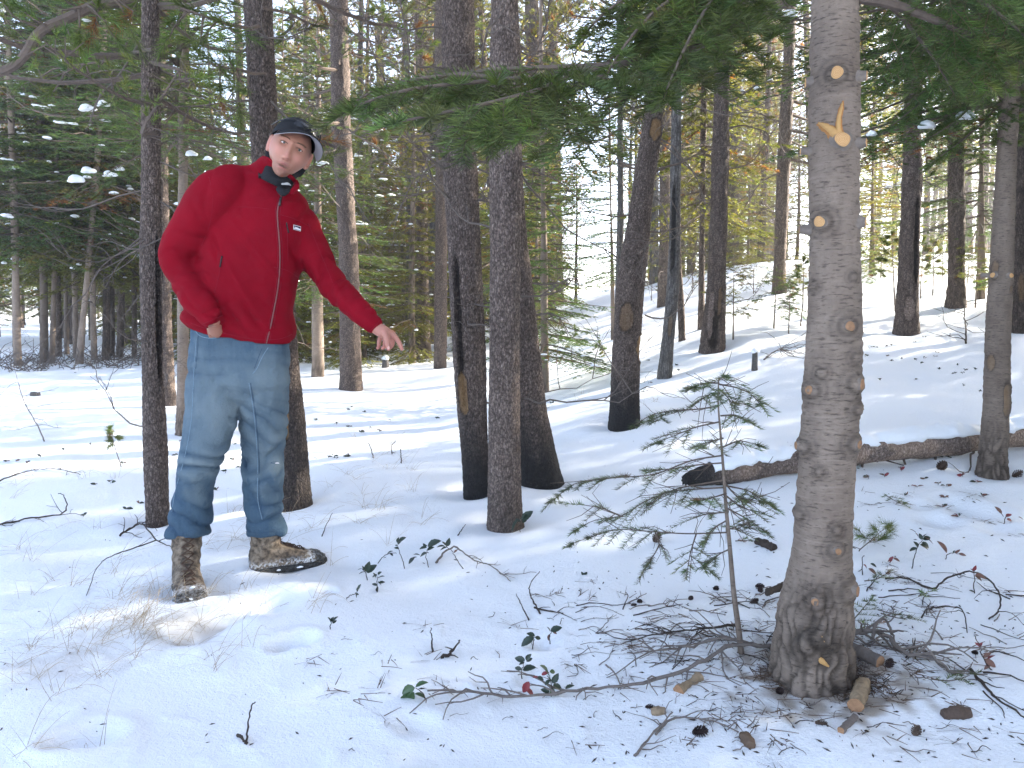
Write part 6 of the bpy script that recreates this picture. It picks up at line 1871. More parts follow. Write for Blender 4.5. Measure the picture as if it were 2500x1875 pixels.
# --- boots
def boot(heel, toe, ankle_z, yaw_shaft=0.0, name='boot', shaft_r=.052, top=None):
    """built in its own frame: +X towards the toe, Z up from the snow"""
    heel, toe = np.array(tuple(heel)), np.array(tuple(toe))
    dx = toe - heel; dx[2] = 0
    L_ = np.linalg.norm(dx); ex = dx / L_; ey = np.array((-ex[1], ex[0], 0))
    sc = L_ / .31
    def T(p):
        p = np.asarray(p, float)
        return heel + (p[..., :1] * ex + p[..., 1:2] * ey) * sc + p[..., 2:3] * UP
    up = MB()
    secs = [(.000, .018, .085, .026), (.012, .014, .12, .034), (.04, .012, .135, .040), (.09, .012, .130, .042), (.13, .012, .118, .042), (.17, .012, .098, .045), (.21, .012, .082, .049), (.25, .012, .070, .048), (.285, .013, .058, .038), (.305, .018, .045, .020)]
    loft(up, [(T(np.array((x, 0, (z0 + z1) / 2))), ey * hw * 1.14 * sc, UP * (z1 - z0) / 2) for x, z0, z1, hw in secs], 24, 2.6)
    c0 = T(np.array((.062, 0, .08))); c1 = np.array(tuple(top))
    sh = [(lerp(c0, c1, f), ey * r1 * sc, ex * r2 * sc) for f, r1, r2 in ((-.2, .046, .060), (.15, .048, .062), (.45, .049, .058), (.75, .054, .058), (1.0, .057, .060))]
    loft(up, sh, 24, 2.2)
    me = remeshed(up, .005, 4, 'boot')
    v = vget(me); n = nget(me)
    loc = np.stack([(v - heel) @ ex / sc, (v - heel) @ ey / sc, v[:, 2] - heel[2]], 1)
    d = .0018 * fbm(v * 40, 2, 5) + .002 * np.sin(loc[:, 2] * 150) * (loc[:, 2] > .1) * (loc[:, 0] < .10)
    panel = sstep(.004, .0, np.abs(loc[:, 2] - (.055 + .15 * np.clip(.12 - loc[:, 0], 0, .1)))) + sstep(.004, 0, np.abs(loc[:, 0] - .205 - .1 * (loc[:, 2] - .05)))
    v = v + n * (d - .0022 * np.clip(panel, 0, 1))[:, None]
    vset(me, v)
    sn = .75 * sstep(.075, .03, loc[:, 2]) + .8 * sstep(.19, .28, loc[:, 0])
    cap_ = sstep(.235, .26, loc[:, 0]) * .85 + sstep(.034, .028, loc[:, 2]) * .6
    cset(me, np.stack([np.ones(len(v)), np.clip(sn, 0, 1), np.clip(cap_, 0, .9)], 1))
    o = part(name, me, M['boot'])
    so = MB()
    out = [(-.006, .030), (-.004, .036), (.03, .044), (.09, .042), (.14, .043), (.20, .051), (.25, .051), (.29, .040), (.312, .018)]
    loft(so, [(T(np.array((x, 0, .012))), ey * hw * 1.12 * sc, UP * .016) for x, hw in out], 20, 5)
    sm_ = remeshed(so, .005, 1, 'sole'); nv__ = len(sm_.vertices); cset(sm_, np.stack([np.ones(nv__), np.full(nv__, .85), np.full(nv__, .95)], 1)); part('sole', sm_, M['boot'], o)
    B = bvh_of(me)
    la = MB()
    # lacing: pairs of crossing cords up the instep and the shaft
    spots_ = [(.215, .0), (.19, 0), (.165, 0), (.14, 0)] + [(None, f) for f in (.12, .30, .48, .66, .84)]
    pts = []
    for x, f in spots_:
        row = []
        for s in (-1, 1):
            if x is not None:
                o_ = T(np.array((x, s * .020, .25))); h = B.ray_cast(Vector(o_), Vector((0, 0, -1)))[0]
            else:
                c = lerp(c0, c1, f); o_ = c + ex * .25 + ey * s * .021 * sc; h = B.ray_cast(Vector(o_), Vector(-ex))[0]
            row.append(None if h is None else np.array(tuple(h)))
        pts.append(row)
    for i in range(len(pts) - 1):
        for s in (0, 1):
            a, b_ = pts[i][s], pts[i + 1][1 - s]
            if a is None or b_ is None: continue
            m_ = .5 * (a + b_) + (UP * .010 if spots_[i][0] is not None else ex * .008) + (ex + UP) * .002
            la.tube([a, .5 * (a + m_) + UP * .002, m_, .5 * (m_ + b_) + UP * .002, b_], .0024, 6)
    for r_ in pts:
        if r_[0] is not None and r_[1] is not None: la.tube([r_[0], .5 * (r_[0] + r_[1]) + (ex + UP) * .004, r_[1]], .0022, 6)
    if la.n: part('laces', la.mesh('laces', [], True), M['lace'], o)
    rng = np.random.default_rng(int(abs(heel[0]) * 1000))
    sb = MB()
    for (x, y_, z_, r_) in [(.285, 0, .046, .030), (.26, .022, .040, .026), (.265, -.024, .040, .026), (.30, .014, .030, .022), (.03, .036, .018, .024), (.0, .02, .02, .024), (-.01, -.01, .02, .024), (.10, .040, .014, .018), (.10, -.040, .014, .018), (.19, .046, .014, .018), (.19, -.046, .014, .018), (.235, .008, .074, .016)]:
        snow_blob(sb, T(np.array((x, y_, z_))), r_ * rng.uniform(.6, .95), ex, rng, .42)
    o2 = part('snow', sb.mesh('snow', [], True), M['snow'], o); o2['kind'] = 'stuff'
    return o
hA = G(452, 1425); tA = G(470, 1474)
hA.z = tA.z = min(hA.z, tA.z) - .012
dA = (tA - hA); dA.z = 0
tA = hA + dA.normalized() * .305 if dA.length < .2 else tA
boot(hA, tA, 0, top=V(457, 1290, YA + .005))
hB = G(610, 1387); tB = G(795, 1369)
hB.z = tB.z = hB.z - .030
boot(hB, tB, 0, top=V(648, 1300, YB))
# ------------------------------------------------------------------ the fallen log
def ground_path(pts, lift=0.0):
    out = []
    for p in pts:
        g = G(p[0], p[1])
        out.append(np.array((g.x, g.y, g.z + (p[2] if len(p) > 2 else lift))))
    return np.array(out)

def log_build():
    a, b = ground_path([(1668, 1192)])[0], ground_path([(2640, 1072)])[0]
    root = empty('fallen_log', Vector(a), 'long snow topped log behind the big cut fir, charred at its left end', 'log')
    n, s = 240, 36
    t = np.linspace(0, 1, n)
    c = a[None] + (b - a)[None] * t[:, None]
    gz = h_all(c[:, 0], c[:, 1])
    c[:, 2] = np.linspace(gz[0] + .05, gz[-1] + .11, n) + .02 * np.sin(t * 5)
    c[:, 2] = np.maximum(c[:, 2], gz + .02)
    d = unit(b - a); u = unit(np.cross(np.cross(d, UP), d)); sd = np.cross(d, u)
    th = np.arange(s) * 2 * math.pi / s
    r = lerp(.074, .086, t) * (1 + .06 * np.sin(t * 23)) * lerp(.62, 1, sstep(0, .14, t))
    v = c[:, None] - a + (r[:, None, None] * (np.cos(th)[None, :, None] * sd + np.sin(th)[None, :, None] * u))
    p = v.reshape(-1, 3)
    L_ = np.repeat(t * np.linalg.norm(b - a), s)
    q3 = np.stack([L_, np.tile(np.cos(th), n) * .07, np.tile(np.sin(th), n) * .07], 1)
    f1, fe, idn = cells(q3 * (6, 24, 24) + .3 * vnoise(q3 * 20, 3)[:, None], 9)
    bark = sstep(.0, .22, fbm(q3 * (3.5, 9, 9), 3, 31))
    disp = .006 * bark * sstep(.02, .2, fe) + .004 * vnoise(q3 * (9, 60, 60), 4)
    nrm = unit(p - np.repeat(c - a, s, 0))
    char = sstep(.40, .15, L_ + .16 * vnoise(q3 * 9, 6))
    end_ = sstep(.10, 0, L_)
    p = p + nrm * (disp - end_ * .02 * (1 + vnoise(q3 * 40, 7)))[:, None]
    q = [(i * s + j, i * s + (j + 1) % s, (i + 1) * s + (j + 1) % s, (i + 1) * s + j) for i in range(n - 1) for j in range(s)]
    mb = MB()
    mb.add(np.concatenate([p, [p[:s].mean(0)]]), [(n * s, (j + 1) % s, j) for j in range(s)], q, np.concatenate([np.stack([lerp(2.1, 1.25, bark), char * .97, (1 - bark) * (1 - char) * .32], 1), [[.6, 1, 0]]]))
    mb.build('trunk', M['pine_bark'], root)
    # snow lying along the top
    sm = MB()
    k = 12
    tt = np.linspace(.06, 1, n)
    cc = a + (b - a)[None] * tt[:, None]; cc[:, 2] = np.interp(tt, t, c[:, 2])
    rr = np.interp(tt, t, r)
    w = rr * (1.02 + .30 * vnoise(np.stack([tt * 44, tt * 0, tt * 0], 1), 5))
    hh = .042 + .020 * vnoise(np.stack([tt * 18, tt * 0, tt * 0], 1), 8)
    e = np.linspace(0, math.pi, k)
    off = .25 * rr
    vv = cc[:, None] - a + np.cos(e)[None, :, None] * w[:, None, None] * sd + (np.sin(e)[None, :] ** .7 * hh[:, None] + (rr * .72)[:, None] * np.ones((1, k)) - .25 * np.abs(np.cos(e))[None] * rr[:, None])[..., None] * u + (off * 0)[:, None, None]
    vv = vv.reshape(-1, 3); vv = vv + .010 * vnoise(vv * 26, 6)[:, None] * u
    q = [(i * k + j, (i + 1) * k + j, (i + 1) * k + j + 1, i * k + j + 1) for i in range(n - 1) for j in range(k - 1)]
    q += [(i * k + k - 1, (i + 1) * k + k - 1, (i + 1) * k, i * k) for i in range(n - 1)]
    sm.add(vv, None, q)
    tag(sm.build('snow', M['snow'], root), kind='stuff')
    # snags under and beyond it
    rng = np.random.default_rng(3)
    for f, ln, e_ in ((.30, .22, -.9), (.42, .26, -1.2), (.52, .30, -1.0), (.60, .35, -.5), (.16, .2, -.3), (.7, .4, -.2)):
        mb = MB(); i = int(f * n)
        dead_limb(mb, c[i] - a - u * r[i] * .8, rng.uniform(3.6, 5.2), ln, rng, .011, 6, 1, e_)
        mb.build('dead_branch', M['twig'], root)
log_build()

# ------------------------------------------------------------------ twigs, sprigs, cones and chips on the snow
M['twig_grey'] = mat_plain('grey_twig', (0.165, 0.14, 0.125), .9, .15, .45, 90, .3)
M['twig_dark'] = mat_plain('dark_twig', (0.055, 0.043, 0.036), .9, .15, .5, 90, .3)
M['leaf_dark'] = mat_plain('dark_evergreen_leaf', (0.022, 0.036, 0.022), .38, .45, .35, 60)
M['leaf_green'] = mat_plain('green_leaf', (0.040, 0.080, 0.026), .36, .45, .3, 60)
M['leaf_red'] = mat_plain('wine_red_leaf', (0.20, 0.030, 0.035), .45, .4, .45, 60)
M['leaf_brown'] = mat_plain('withered_leaf', (0.16, 0.085, 0.065), .7, .25, .4, 60)
M['cone'] = mat_plain('cone_scale', (0.085, 0.058, 0.044), .8, .25, .55, 140)
M['cone_dark'] = mat_plain('dark_cone_scale', (0.040, 0.026, 0.024), .8, .25, .5, 140)
M['chip'] = mat_plain('chipped_wood', (0.27, 0.20, 0.13), .9, .15, .55, 70, .7)
M['straw'] = mat_plain('dry_grass', (0.36, 0.285, 0.195), .8, .2, .35, 40)
M['litter'] = mat_plain('needle_litter', (0.125, 0.085, 0.06), .9, .15, .5, 60)

def rough_path(P, n, amp, rng):
    Q = spline(P, n)
    Q[1:-1] += rng.normal(0, amp, (n - 2, 3))
    return Q

def twig(label, pts, r0, seed=0, sides=0, mat='twig_grey', name='twig', group=None, r1=None, sl=.12, cat='twig', lift=None):
    rng = np.random.default_rng(seed + int(pts[0][0] * 3 + pts[0][1]))
    P = ground_path([(p[0], p[1], p[2] if len(p) > 2 else r0 * .7) for p in pts])
    b = Vector(P[0]); b.z = hz(b.x, b.y)
    root = empty(name, b, label, cat, group)
    n = max(10, 5 * len(pts))
    Q = rough_path(P, n, r0 * .35, rng) - np.array(tuple(b))
    mb = MB(); mb.tube(Q, np.linspace(r0, r1 or r0 * .4, n) * (1 + .12 * rng.normal(0, 1, n)), 7)
    mb.build('stem', M[mat], root)
    for _ in range(sides):
        k = rng.integers(1, n - 2)
        d = unit(Q[k + 1] - Q[k]); a = math.atan2(d[1], d[0]) + rng.choice((-1, 1)) * rng.uniform(.4, 1.1)
        ln = sl * rng.uniform(.4, 1.3)
        m = MB()
        pts_ = [Q[k]]
        e = rng.uniform(-.1, .7)
        for i in range(5):
            a += rng.normal(0, .25); e += rng.normal(-.12, .2)
            q = pts_[-1] + ln / 5 * np.array((math.cos(a) * math.cos(e), math.sin(a) * math.cos(e), math.sin(e)))
            gz = hz(q[0] + b.x, q[1] + b.y) - b.z + .001
            q[2] = max(q[2], gz)
            pts_.append(q)
        m.tube(pts_, np.linspace(r0 * .45, r0 * .2, 6), 5, cap=False)
        if ln > .08:
            k2 = pts_[rng.integers(2, 5)]
            q = k2 + np.array((math.cos(a + .8), math.sin(a + .8), .3)) * ln * .35
            m.tube([k2, .5 * (k2 + q) + rng.normal(0, .004, 3), q], (r0 * .25, r0 * .2, r0 * .12), 4, cap=False)
        m.build('side_twig', M[mat], root)
    return root

def leaf_mesh(name, mat, serr=True, w=.26):
    mb = MB()
    n = 9
    v = []
    for i in range(n):
        t = i / (n - 1)
        hw = w * (math.sin(math.pi * (t ** .85)) ** .8) * (1 + (.10 if serr and i % 2 else 0)) + .004
        z = .10 * t - .22 * t * t
        v += [(-hw, t, z + .35 * hw), (-hw * .5, t, z + .12 * hw), (0, t, z), (hw * .5, t, z + .12 * hw), (hw, t, z + .35 * hw)]
    q = [(i * 5 + j, i * 5 + j + 1, (i + 1) * 5 + j + 1, (i + 1) * 5 + j) for i in range(n - 1) for j in range(4)]
    v = np.array(v)
    k = len(v)
    mb.add(np.concatenate([v, v - (0, 0, .012)]), None, q + [(d_ + k, c_ + k, b_ + k, a_ + k) for a_, b_, c_, d_ in q])
    return mb.mesh(name, M[mat], True)
LEAF = {'d': leaf_mesh('leaf', 'leaf_dark'), 'g': leaf_mesh('leaf', 'leaf_green', True, .30), 'r': leaf_mesh('leaf', 'leaf_red'), 'b': leaf_mesh('leaf', 'leaf_brown', False, .2)}
def put_leaf(root, p, tip, kind, rng, up=(0, -.45, .9)):
    d = np.asarray(tip) - np.asarray(p); L_ = np.linalg.norm(d)
    if L_ < 1e-4: return
    y = d / L_
    z = unit(np.array(up) + rng.normal(0, .35, 3)); x = unit(np.cross(y, z)); z = np.cross(x, y)
    o = link('leaf', LEAF[kind], root)
    o.matrix_local = Matrix(((x[0], y[0], z[0], p[0]), (x[1], y[1], z[1], p[1]), (x[2], y[2], z[2], p[2]), (0, 0, 0, 1))) @ Matrix.Diagonal((L_, L_, L_, 1))
    return o

def sprig(label, base, stem, leaves, kind='d', group=None, r0=.0022, cat='sprig', seed=0):
    """stem and leaf ends are photograph pixels in the upright plane through the base"""
    rng = np.random.default_rng(seed + int(base[0] * 7 + base[1]))
    b = G(*base)
    root = empty('leafy_sprig', b, label, cat, group)
    bb = np.array(tuple(b))
    if stem:
        P = np.array([V(px, py, b.y - .004 * i) - bb for i, (px, py) in enumerate(stem)])
        P[0] = (0, 0, -.01)
        n = max(6, 4 * len(P))
        Q = rough_path(P, n, .0012, rng)
        mb = MB(); mb.tube(Q, np.linspace(r0, r0 * .5, n), 6)
        mb.build('stem', M['twig_dark'], root)
    for lf in leaves:
        a, c = lf[0], lf[1]
        k = lf[2] if len(lf) > 2 else kind
        dy = rng.uniform(-.012, .012)
        p = V(*a, b.y) - bb; t = V(*c, b.y + dy) - bb
        put_leaf(root, p, t, k, rng)
    return root

# the large single sprig at the bottom and its neighbours
sprig('sprig of five big green serrated leaves at the tip of the long bare branch', (1046, 1712), [(1046, 1712), (1030, 1690), (1014, 1680)], [((1014, 1678), (1044, 1663)), ((1013, 1679), (979, 1693)), ((1011, 1690), (976, 1721)), ((1012, 1694), (1041, 1703)), ((1010, 1706), (997, 1748))], 'g', None, .002)
sprig('dark leaf cluster just above the red and green leaf cluster', (1275, 1662), [(1275, 1662), (1273, 1640), (1280, 1615)], [((1282, 1612), (1256, 1606)), ((1284, 1612), (1296, 1597)), ((1280, 1618), (1266, 1622)), ((1274, 1634), (1256, 1630)), ((1276, 1636), (1308, 1627)), ((1285, 1615), (1300, 1606))])
sprig('mixed red and dark green leaf cluster rising beside the long bare branch', (1345, 1706), [(1345, 1706), (1346, 1680), (1342, 1650)], [((1340, 1650), (1322, 1622), 'g'), ((1342, 1640), (1356, 1640), 'g'), ((1343, 1660), (1330, 1672)), ((1348, 1668), (1364, 1644)), ((1350, 1672), (1374, 1684)), ((1342, 1690), (1320, 1682)), ((1360, 1690), (1366, 1708)), ((1380, 1682), (1402, 1671)), ((1345, 1664), (1336, 1648), 'g'), ((1350, 1680), (1346, 1700), 'g'),
      ((1312, 1652), (1328, 1660)), ((1300, 1655), (1318, 1652), 'r'), ((1292, 1664), (1276, 1692), 'r'), ((1284, 1684), (1304, 1696), 'r'), ((1322, 1648), (1340, 1641), 'r'), ((1330, 1700), (1320, 1708), 'b')])
sprig('two toned leaf spray above the dark leaf cluster, near the twigs', (1300, 1585), [(1300, 1585), (1302, 1565), (1305, 1556)], [((1306, 1553), (1286, 1545)), ((1304, 1556), (1271, 1576)), ((1300, 1562), (1298, 1575)), ((1306, 1556), (1321, 1559))])
sprig('brown edged leaf spray beside the two toned leaf spray', (1345, 1572), [(1345, 1572), (1342, 1555), (1346, 1540)], [((1342, 1548), (1338, 1563), 'b'), ((1344, 1541), (1372, 1530), 'd'), ((1343, 1542), (1336, 1529), 'd'), ((1348, 1540), (1360, 1548), 'b')])
sprig('arching leafy stem left end of the low leaf row in front of the three pines', (842, 1466), [(842, 1466), (853, 1455), (866, 1450), (873, 1442)], [((873, 1444), (872, 1434)), ((874, 1440), (880, 1426)), ((868, 1449), (876, 1452)), ((872, 1448), (870, 1460))])
sprig('upright leafy stem with five small leaves in the low leaf row', (898, 1417), [(898, 1417), (892, 1400), (884, 1388)], [((893, 1396), (902, 1372)), ((888, 1392), (885, 1381)), ((884, 1388), (872, 1391)), ((895, 1398), (919, 1378)), ((890, 1396), (876, 1400))])
sprig('bushy little leaf clump at the front of the low leaf row', (921, 1447), [(921, 1447), (920, 1430), (922, 1408)], [((921, 1404), (908, 1408)), ((922, 1402), (931, 1396)), ((922, 1412), (938, 1405)), ((921, 1420), (932, 1428)), ((920, 1430), (908, 1424)), ((922, 1432), (921, 1446)), ((924, 1424), (940, 1420)), ((918, 1412), (912, 1398))])
sprig('tall leafy stem with a tuft of leaves at its tip in the low leaf row', (989, 1388), [(989, 1388), (983, 1368), (975, 1348), (971, 1332)], [((971, 1332), (964, 1331)), ((971, 1330), (981, 1318)), ((974, 1322), (990, 1311)), ((971, 1326), (973, 1312)), ((974, 1340), (962, 1336))])
sprig('nodding stem with one dark leaf in the low leaf row', (919, 1378), [(919, 1378), (936, 1358), (952, 1351), (968, 1351)], [((945, 1353), (958, 1344)), ((952, 1350), (960, 1357))])
sprig('leafiest stem at the middle of the low leaf row', (1048, 1386), [(1048, 1386), (1040, 1362), (1042, 1342)], [((1042, 1336), (1024, 1339)), ((1044, 1334), (1075, 1318)), ((1043, 1344), (1060, 1334)), ((1040, 1338), (1033, 1326)), ((1042, 1350), (1024, 1358)), ((1018, 1360), (1000, 1366)), ((1012, 1362), (996, 1376)), ((1026, 1356), (1010, 1352))])
sprig('right hand stem of the low leaf row with drooping leaves', (1134, 1392), [(1134, 1392), (1113, 1362), (1104, 1345), (1090, 1334)], [((1090, 1334), (1098, 1314)), ((1088, 1332), (1080, 1322)), ((1092, 1336), (1074, 1342)), ((1086, 1334), (1066, 1334)), ((1108, 1350), (1118, 1340), 'b')])
sprig('dark leafed sprig at the right foot of the reddish pine', (1270, 1300), [(1270, 1300), (1271, 1285), (1274, 1270)], [((1266, 1268), (1247, 1298)), ((1274, 1272), (1300, 1246)), ((1276, 1264), (1286, 1252)), ((1270, 1274), (1258, 1266)), ((1274, 1276), (1286, 1270)), ((1270, 1268), (1279, 1262))])
sprig('lone tiny sprig with three dark leaves below the far boot', (806, 1540), [(806, 1540), (806, 1528), (810, 1520)], [((808, 1522), (802, 1506)), ((811, 1520), (824, 1504)), ((812, 1522), (822, 1514)), ((808, 1518), (814, 1506))])
sprig('pair of leaves alone in the snow between the pines and seedling', (1426, 1407), [(1426, 1407), (1426, 1402)], [((1426, 1406), (1419, 1396)), ((1427, 1406), (1433, 1395)), ((1425, 1407), (1436, 1408))])
sprig('tall reddish brown leafed stem right of the big cut fir', (2225, 1390), [(2225, 1390), (2232, 1360), (2240, 1335), (2252, 1318)], [((2240, 1338), (2220, 1344), 'd'), ((2242, 1336), (2232, 1322)), ((2252, 1318), (2244, 1302)), ((2254, 1318), (2272, 1310)), ((2250, 1324), (2270, 1338)), ((2246, 1330), (2268, 1341)), ((2252, 1314), (2262, 1302)), ((2236, 1300), (2222, 1290), 'b'), ((2258, 1312), (2280, 1326), 'b'), ((2242, 1312), (2236, 1300), 'b')])
sprig('withered leafed stem beside the tall reddish brown leafed stem', (2310, 1368), [(2310, 1368), (2312, 1355), (2326, 1350), (2345, 1352)], [((2310, 1350), (2300, 1330), 'b'), ((2312, 1350), (2292, 1320), 'b'), ((2326, 1350), (2332, 1344), 'd'), ((2340, 1352), (2360, 1356), 'b'), ((2330, 1350), (2345, 1342), 'b')])
sprig('low arched stem with drooping wine red leaves right of the cut fir', (2256, 1355), [(2256, 1355), (2272, 1362), (2290, 1372), (2302, 1380)], [((2276, 1364), (2290, 1372), 'r'), ((2284, 1368), (2300, 1380), 'b'), ((2268, 1362), (2282, 1358), 'b')])
sprig('single curled red leaf on the snow right of the pine sprig', (2170, 1376), [(2170, 1376), (2176, 1364)], [((2172, 1372), (2180, 1358), 'r'), ((2180, 1362), (2198, 1370), 'b'), ((2172, 1366), (2166, 1376), 'b')])
sprig('sprig with one bright scarlet leaf at its tip, far right', (2380, 1452), [(2380, 1452), (2378, 1430), (2379, 1400), (2378, 1392)], [((2374, 1394), (2384, 1381), 'r'), ((2379, 1398), (2370, 1388), 'r'), ((2380, 1404), (2412, 1412), 'b'), ((2380, 1406), (2400, 1418), 'b'), ((2378, 1446), (2366, 1440), 'd')])
sprig('red leafed stem half buried at the right border above the scarlet leaf', (2450, 1280), [(2450, 1280), (2456, 1262), (2462, 1256)], [((2456, 1262), (2470, 1254), 'r'), ((2458, 1268), (2476, 1276), 'r'), ((2450, 1262), (2436, 1244), 'b'), ((2446, 1254), (2430, 1236), 'b'), ((2470, 1280), (2484, 1290), 'r'), ((2486, 1262), (2500, 1268), 'b')])
sprig('bunch of withered brown red leaves by the twig at the lower right', (2425, 1640), [(2425, 1640), (2400, 1605), (2392, 1575), (2378, 1552)], [((2400, 1606), (2420, 1592), 'b'), ((2402, 1608), (2434, 1630), 'b'), ((2410, 1612), (2428, 1598), 'r'), ((2392, 1578), (2380, 1568), 'r'), ((2420, 1620), (2402, 1634), 'b'), ((2390, 1580), (2398, 1568), 'r'), ((2426, 1660), (2408, 1682), 'b'), ((2424, 1664), (2436, 1690), 'b')])
sprig('hooked bare stem with reddish side leaves right of the cut fir', (2106, 1404), [(2106, 1404), (2106, 1380), (2105, 1362), (2110, 1356)], [((2108, 1378), (2118, 1388), 'r'), ((2120, 1388), (2142, 1402), 'b'), ((2125, 1376), (2141, 1384), 'd'), ((2104, 1388), (2095, 1396), 'd')])

def small_sprigs(label, group, spots, seed, size=(8, 16), n=(3, 6), kinds='dddb'):
    rng = np.random.default_rng(seed)
    for (px, py) in spots:
        b = G(px, py)
        ppm = FPX / b.y
        h = rng.uniform(2, 9) * (4.5 / b.y) * 1.0
        lv = []
        for _ in range(rng.integers(*n)):
            a = rng.uniform(-.15, math.pi + .15); L_ = rng.uniform(*size) * (4.2 / b.y)
            o = rng.uniform(-3, 3)
            lv.append(((px + o, py - h * rng.uniform(.3, 1)), (px + o + L_ * math.cos(a), py - h * .7 - L_ * .55 * math.sin(a)), kinds[rng.integers(len(kinds))]))
        sprig(label, (px, py), [(px, py + 1), (px + rng.uniform(-2, 2), py - h)], lv, 'd', group, .0016, seed=seed)
Z4 = lambda L_: [(x / 2.458, 600 + y / 2.458) for x, y in L_]
Z5 = lambda L_: [(800 + x / 2.458, 600 + y / 2.458) for x, y in L_]
Z6 = lambda L_: [(2050 + x / 3.318, 500 + y / 3.318) for x, y in L_]
small_sprigs('small dark leaved sprig poking through the snow left of the slim seamed pine', 'sprigs in the snow at the left', Z4([(35, 1300), (95, 1295), (160, 1310), (245, 1270), (380, 1230), (570, 1438), (665, 1430), (735, 1310), (640, 860), (585, 870), (455, 765), (560, 765), (760, 1585), (500, 1625), (840, 1550), (545, 1200)]), 1)
small_sprigs('small leafy sprig in the snow seen between or beside the jeans legs', 'sprigs behind the jeans', Z4([(1400, 1195), (1350, 1365), (1440, 1340), (1390, 1290), (1080, 1180), (1060, 1260), (1300, 1470)]), 2)
small_sprigs('small dark leaved sprig in the snow between the dark scorched pine and the three pines', 'sprigs left of the three pines', Z4([(1830, 1305), (1900, 1280), (1970, 1275), (2015, 1278), (2090, 1265), (1890, 1050), (2020, 1075), (2090, 1090), (2165, 1120), (2110, 970), (1805, 1030)]) + Z5([(130, 1090), (200, 1125), (260, 1100), (312, 1118), (375, 1055), (120, 985), (215, 1000), (40, 1270), (120, 1268), (655, 1040), (727, 865)]), 3)
small_sprigs('tiny leafy sprig in the open snow right of the three pines', 'sprigs right of the three pines', Z5([(1342, 950), (1510, 655), (1430, 760), (1930, 690), (2090, 720), (2110, 750), (1925, 830), (2150, 860), (1500, 540), (1320, 400)]), 4)
small_sprigs('small dark leaved sprig on the slope between the cut fir and the slim grey fir', 'sprigs on the right slope', Z6([(240, 1165), (300, 1158), (372, 1150), (418, 1146), (210, 1230), (385, 1230), (420, 1270), (505, 1252), (622, 1262), (658, 1290), (682, 1250), (770, 1232), (785, 1200), (960, 1306), (990, 1372), (940, 1370), (1015, 1346), (1100, 1340), (605, 1425), (1000, 1470), (1132, 1518), (805, 1338), (602, 1116), (680, 1075), (330, 1425), (670, 930)]), 5)
small_sprigs('small withered sprig breaking the snow in front of the fallen log', 'sprigs before the log', [(2290, 1185), (2255, 1170), (2160, 1165), (2120, 1170), (2200, 1150), (2310, 1190), (2240, 1190), (2305, 1215), (2385, 1180), (2400, 1215), (2350, 1165), (2210, 1210), (2300, 1240), (2340, 1262)], 6, kinds='dbbr')

# twigs one can name
TW = 'bare twigs round the foot of the cut fir'
twig('long bare branch lying from the cut fir to the five leaved sprig', [(1885, 1604, .03), (1783, 1604, .035), (1700, 1646, .022), (1550, 1691, .02), (1400, 1709, .02), (1270, 1719, .018), (1150, 1706, .022), (1044, 1708, .018)], .0072, 1, 22, 'twig_grey', 'fallen_branch', None, .0032, .16, 'branch')
twig('second limb lying above the long bare branch, against the cut fir', [(1860, 1606, .03), (1763, 1586, .035), (1680, 1600, .02), (1600, 1604, .012), (1530, 1600)], .0062, 2, 16, 'twig_grey', 'fallen_branch', None, .002, .18, 'branch')
twig('thin straight limb pointing left from the fir seedling stem', [(1800, 1544, .02), (1700, 1552, .015), (1600, 1556, .01), (1520, 1575)], .0046, 3, 14, 'twig_dark', 'fallen_branch', None, .0016, .17, 'branch')
twig('pale knuckled limb lying right of the cut fir', [(2068, 1570, .03), (2149, 1576, .035), (2210, 1608, .02), (2271, 1624, .015), (2332, 1660, .008)], .0098, 4, 16, 'twig_grey', 'fallen_branch', None, .003, .18, 'branch')
twig('curled root shaped twig standing on the pale knuckled limb', [(2130, 1580, .03), (2138, 1560, .05), (2158, 1556, .055), (2176, 1572, .03), (2186, 1590, .0)], .0060, 5, 3, 'twig_grey', 'twig', None, .003)
twig('long twig arching in a wide hoop over the snow at the right', [(2161, 1416), (2210, 1424, .02), (2275, 1444), (2308, 1432, .03), (2365, 1430, .05), (2414, 1450, .05), (2440, 1480, .03), (2436, 1500, .01), (2414, 1514)], .0040, 6, 4, 'twig_dark', 'twig', None, .0026)
twig('curved twig below the hoop shaped twig', [(2267, 1492), (2312, 1496, .02), (2349, 1512, .03), (2361, 1550)], .0036, 7, 2, 'twig_dark')
twig('straight stick running off the right border near the bottom', [(2369, 1640), (2414, 1690), (2450, 1720), (2530, 1775)], .0050, 8, 3, 'twig_dark')
twig('crooked twig crossing the lower middle right of the photo bottom', [(1600, 1802), (1641, 1770, .01), (1722, 1774, .012), (1803, 1798)], .0040, 9, 6, 'twig_grey')
twig('thin twig slanting up from the bottom edge', [(1549, 1850), (1581, 1818, .01), (1642, 1762, .02)], .0040, 10, 3, 'twig_grey')
twig('upright bent twig with a thicker foot in front of the three pines', [(1319, 1505), (1305, 1484, .01), (1293, 1466, .03), (1296, 1452, .045), (1317, 1430, .06)], .0036, 11, 0, 'twig_dark')
twig('short slanting twig left of the upright bent twig', [(1291, 1516), (1272, 1490, .02), (1260, 1471, .03)], .0030, 12, 0, 'twig_dark')
twig('flat forked twig right of the upright bent twig', [(1305, 1490), (1345, 1500, .006), (1375, 1500)], .0040, 13, 3, 'twig_dark')
twig('small dark stub of wood poking straight up from the snow', [(1056, 1597), (1054, 1580, .02), (1052, 1562, .042)], .0036, 14, 0, 'twig_dark')
twig('thick forked stub breaking out of the sunlit snow', [(1080, 1613), (1100, 1606, .012), (1123, 1590, .03)], .0066, 15, 2, 'twig_dark', sl=.07)
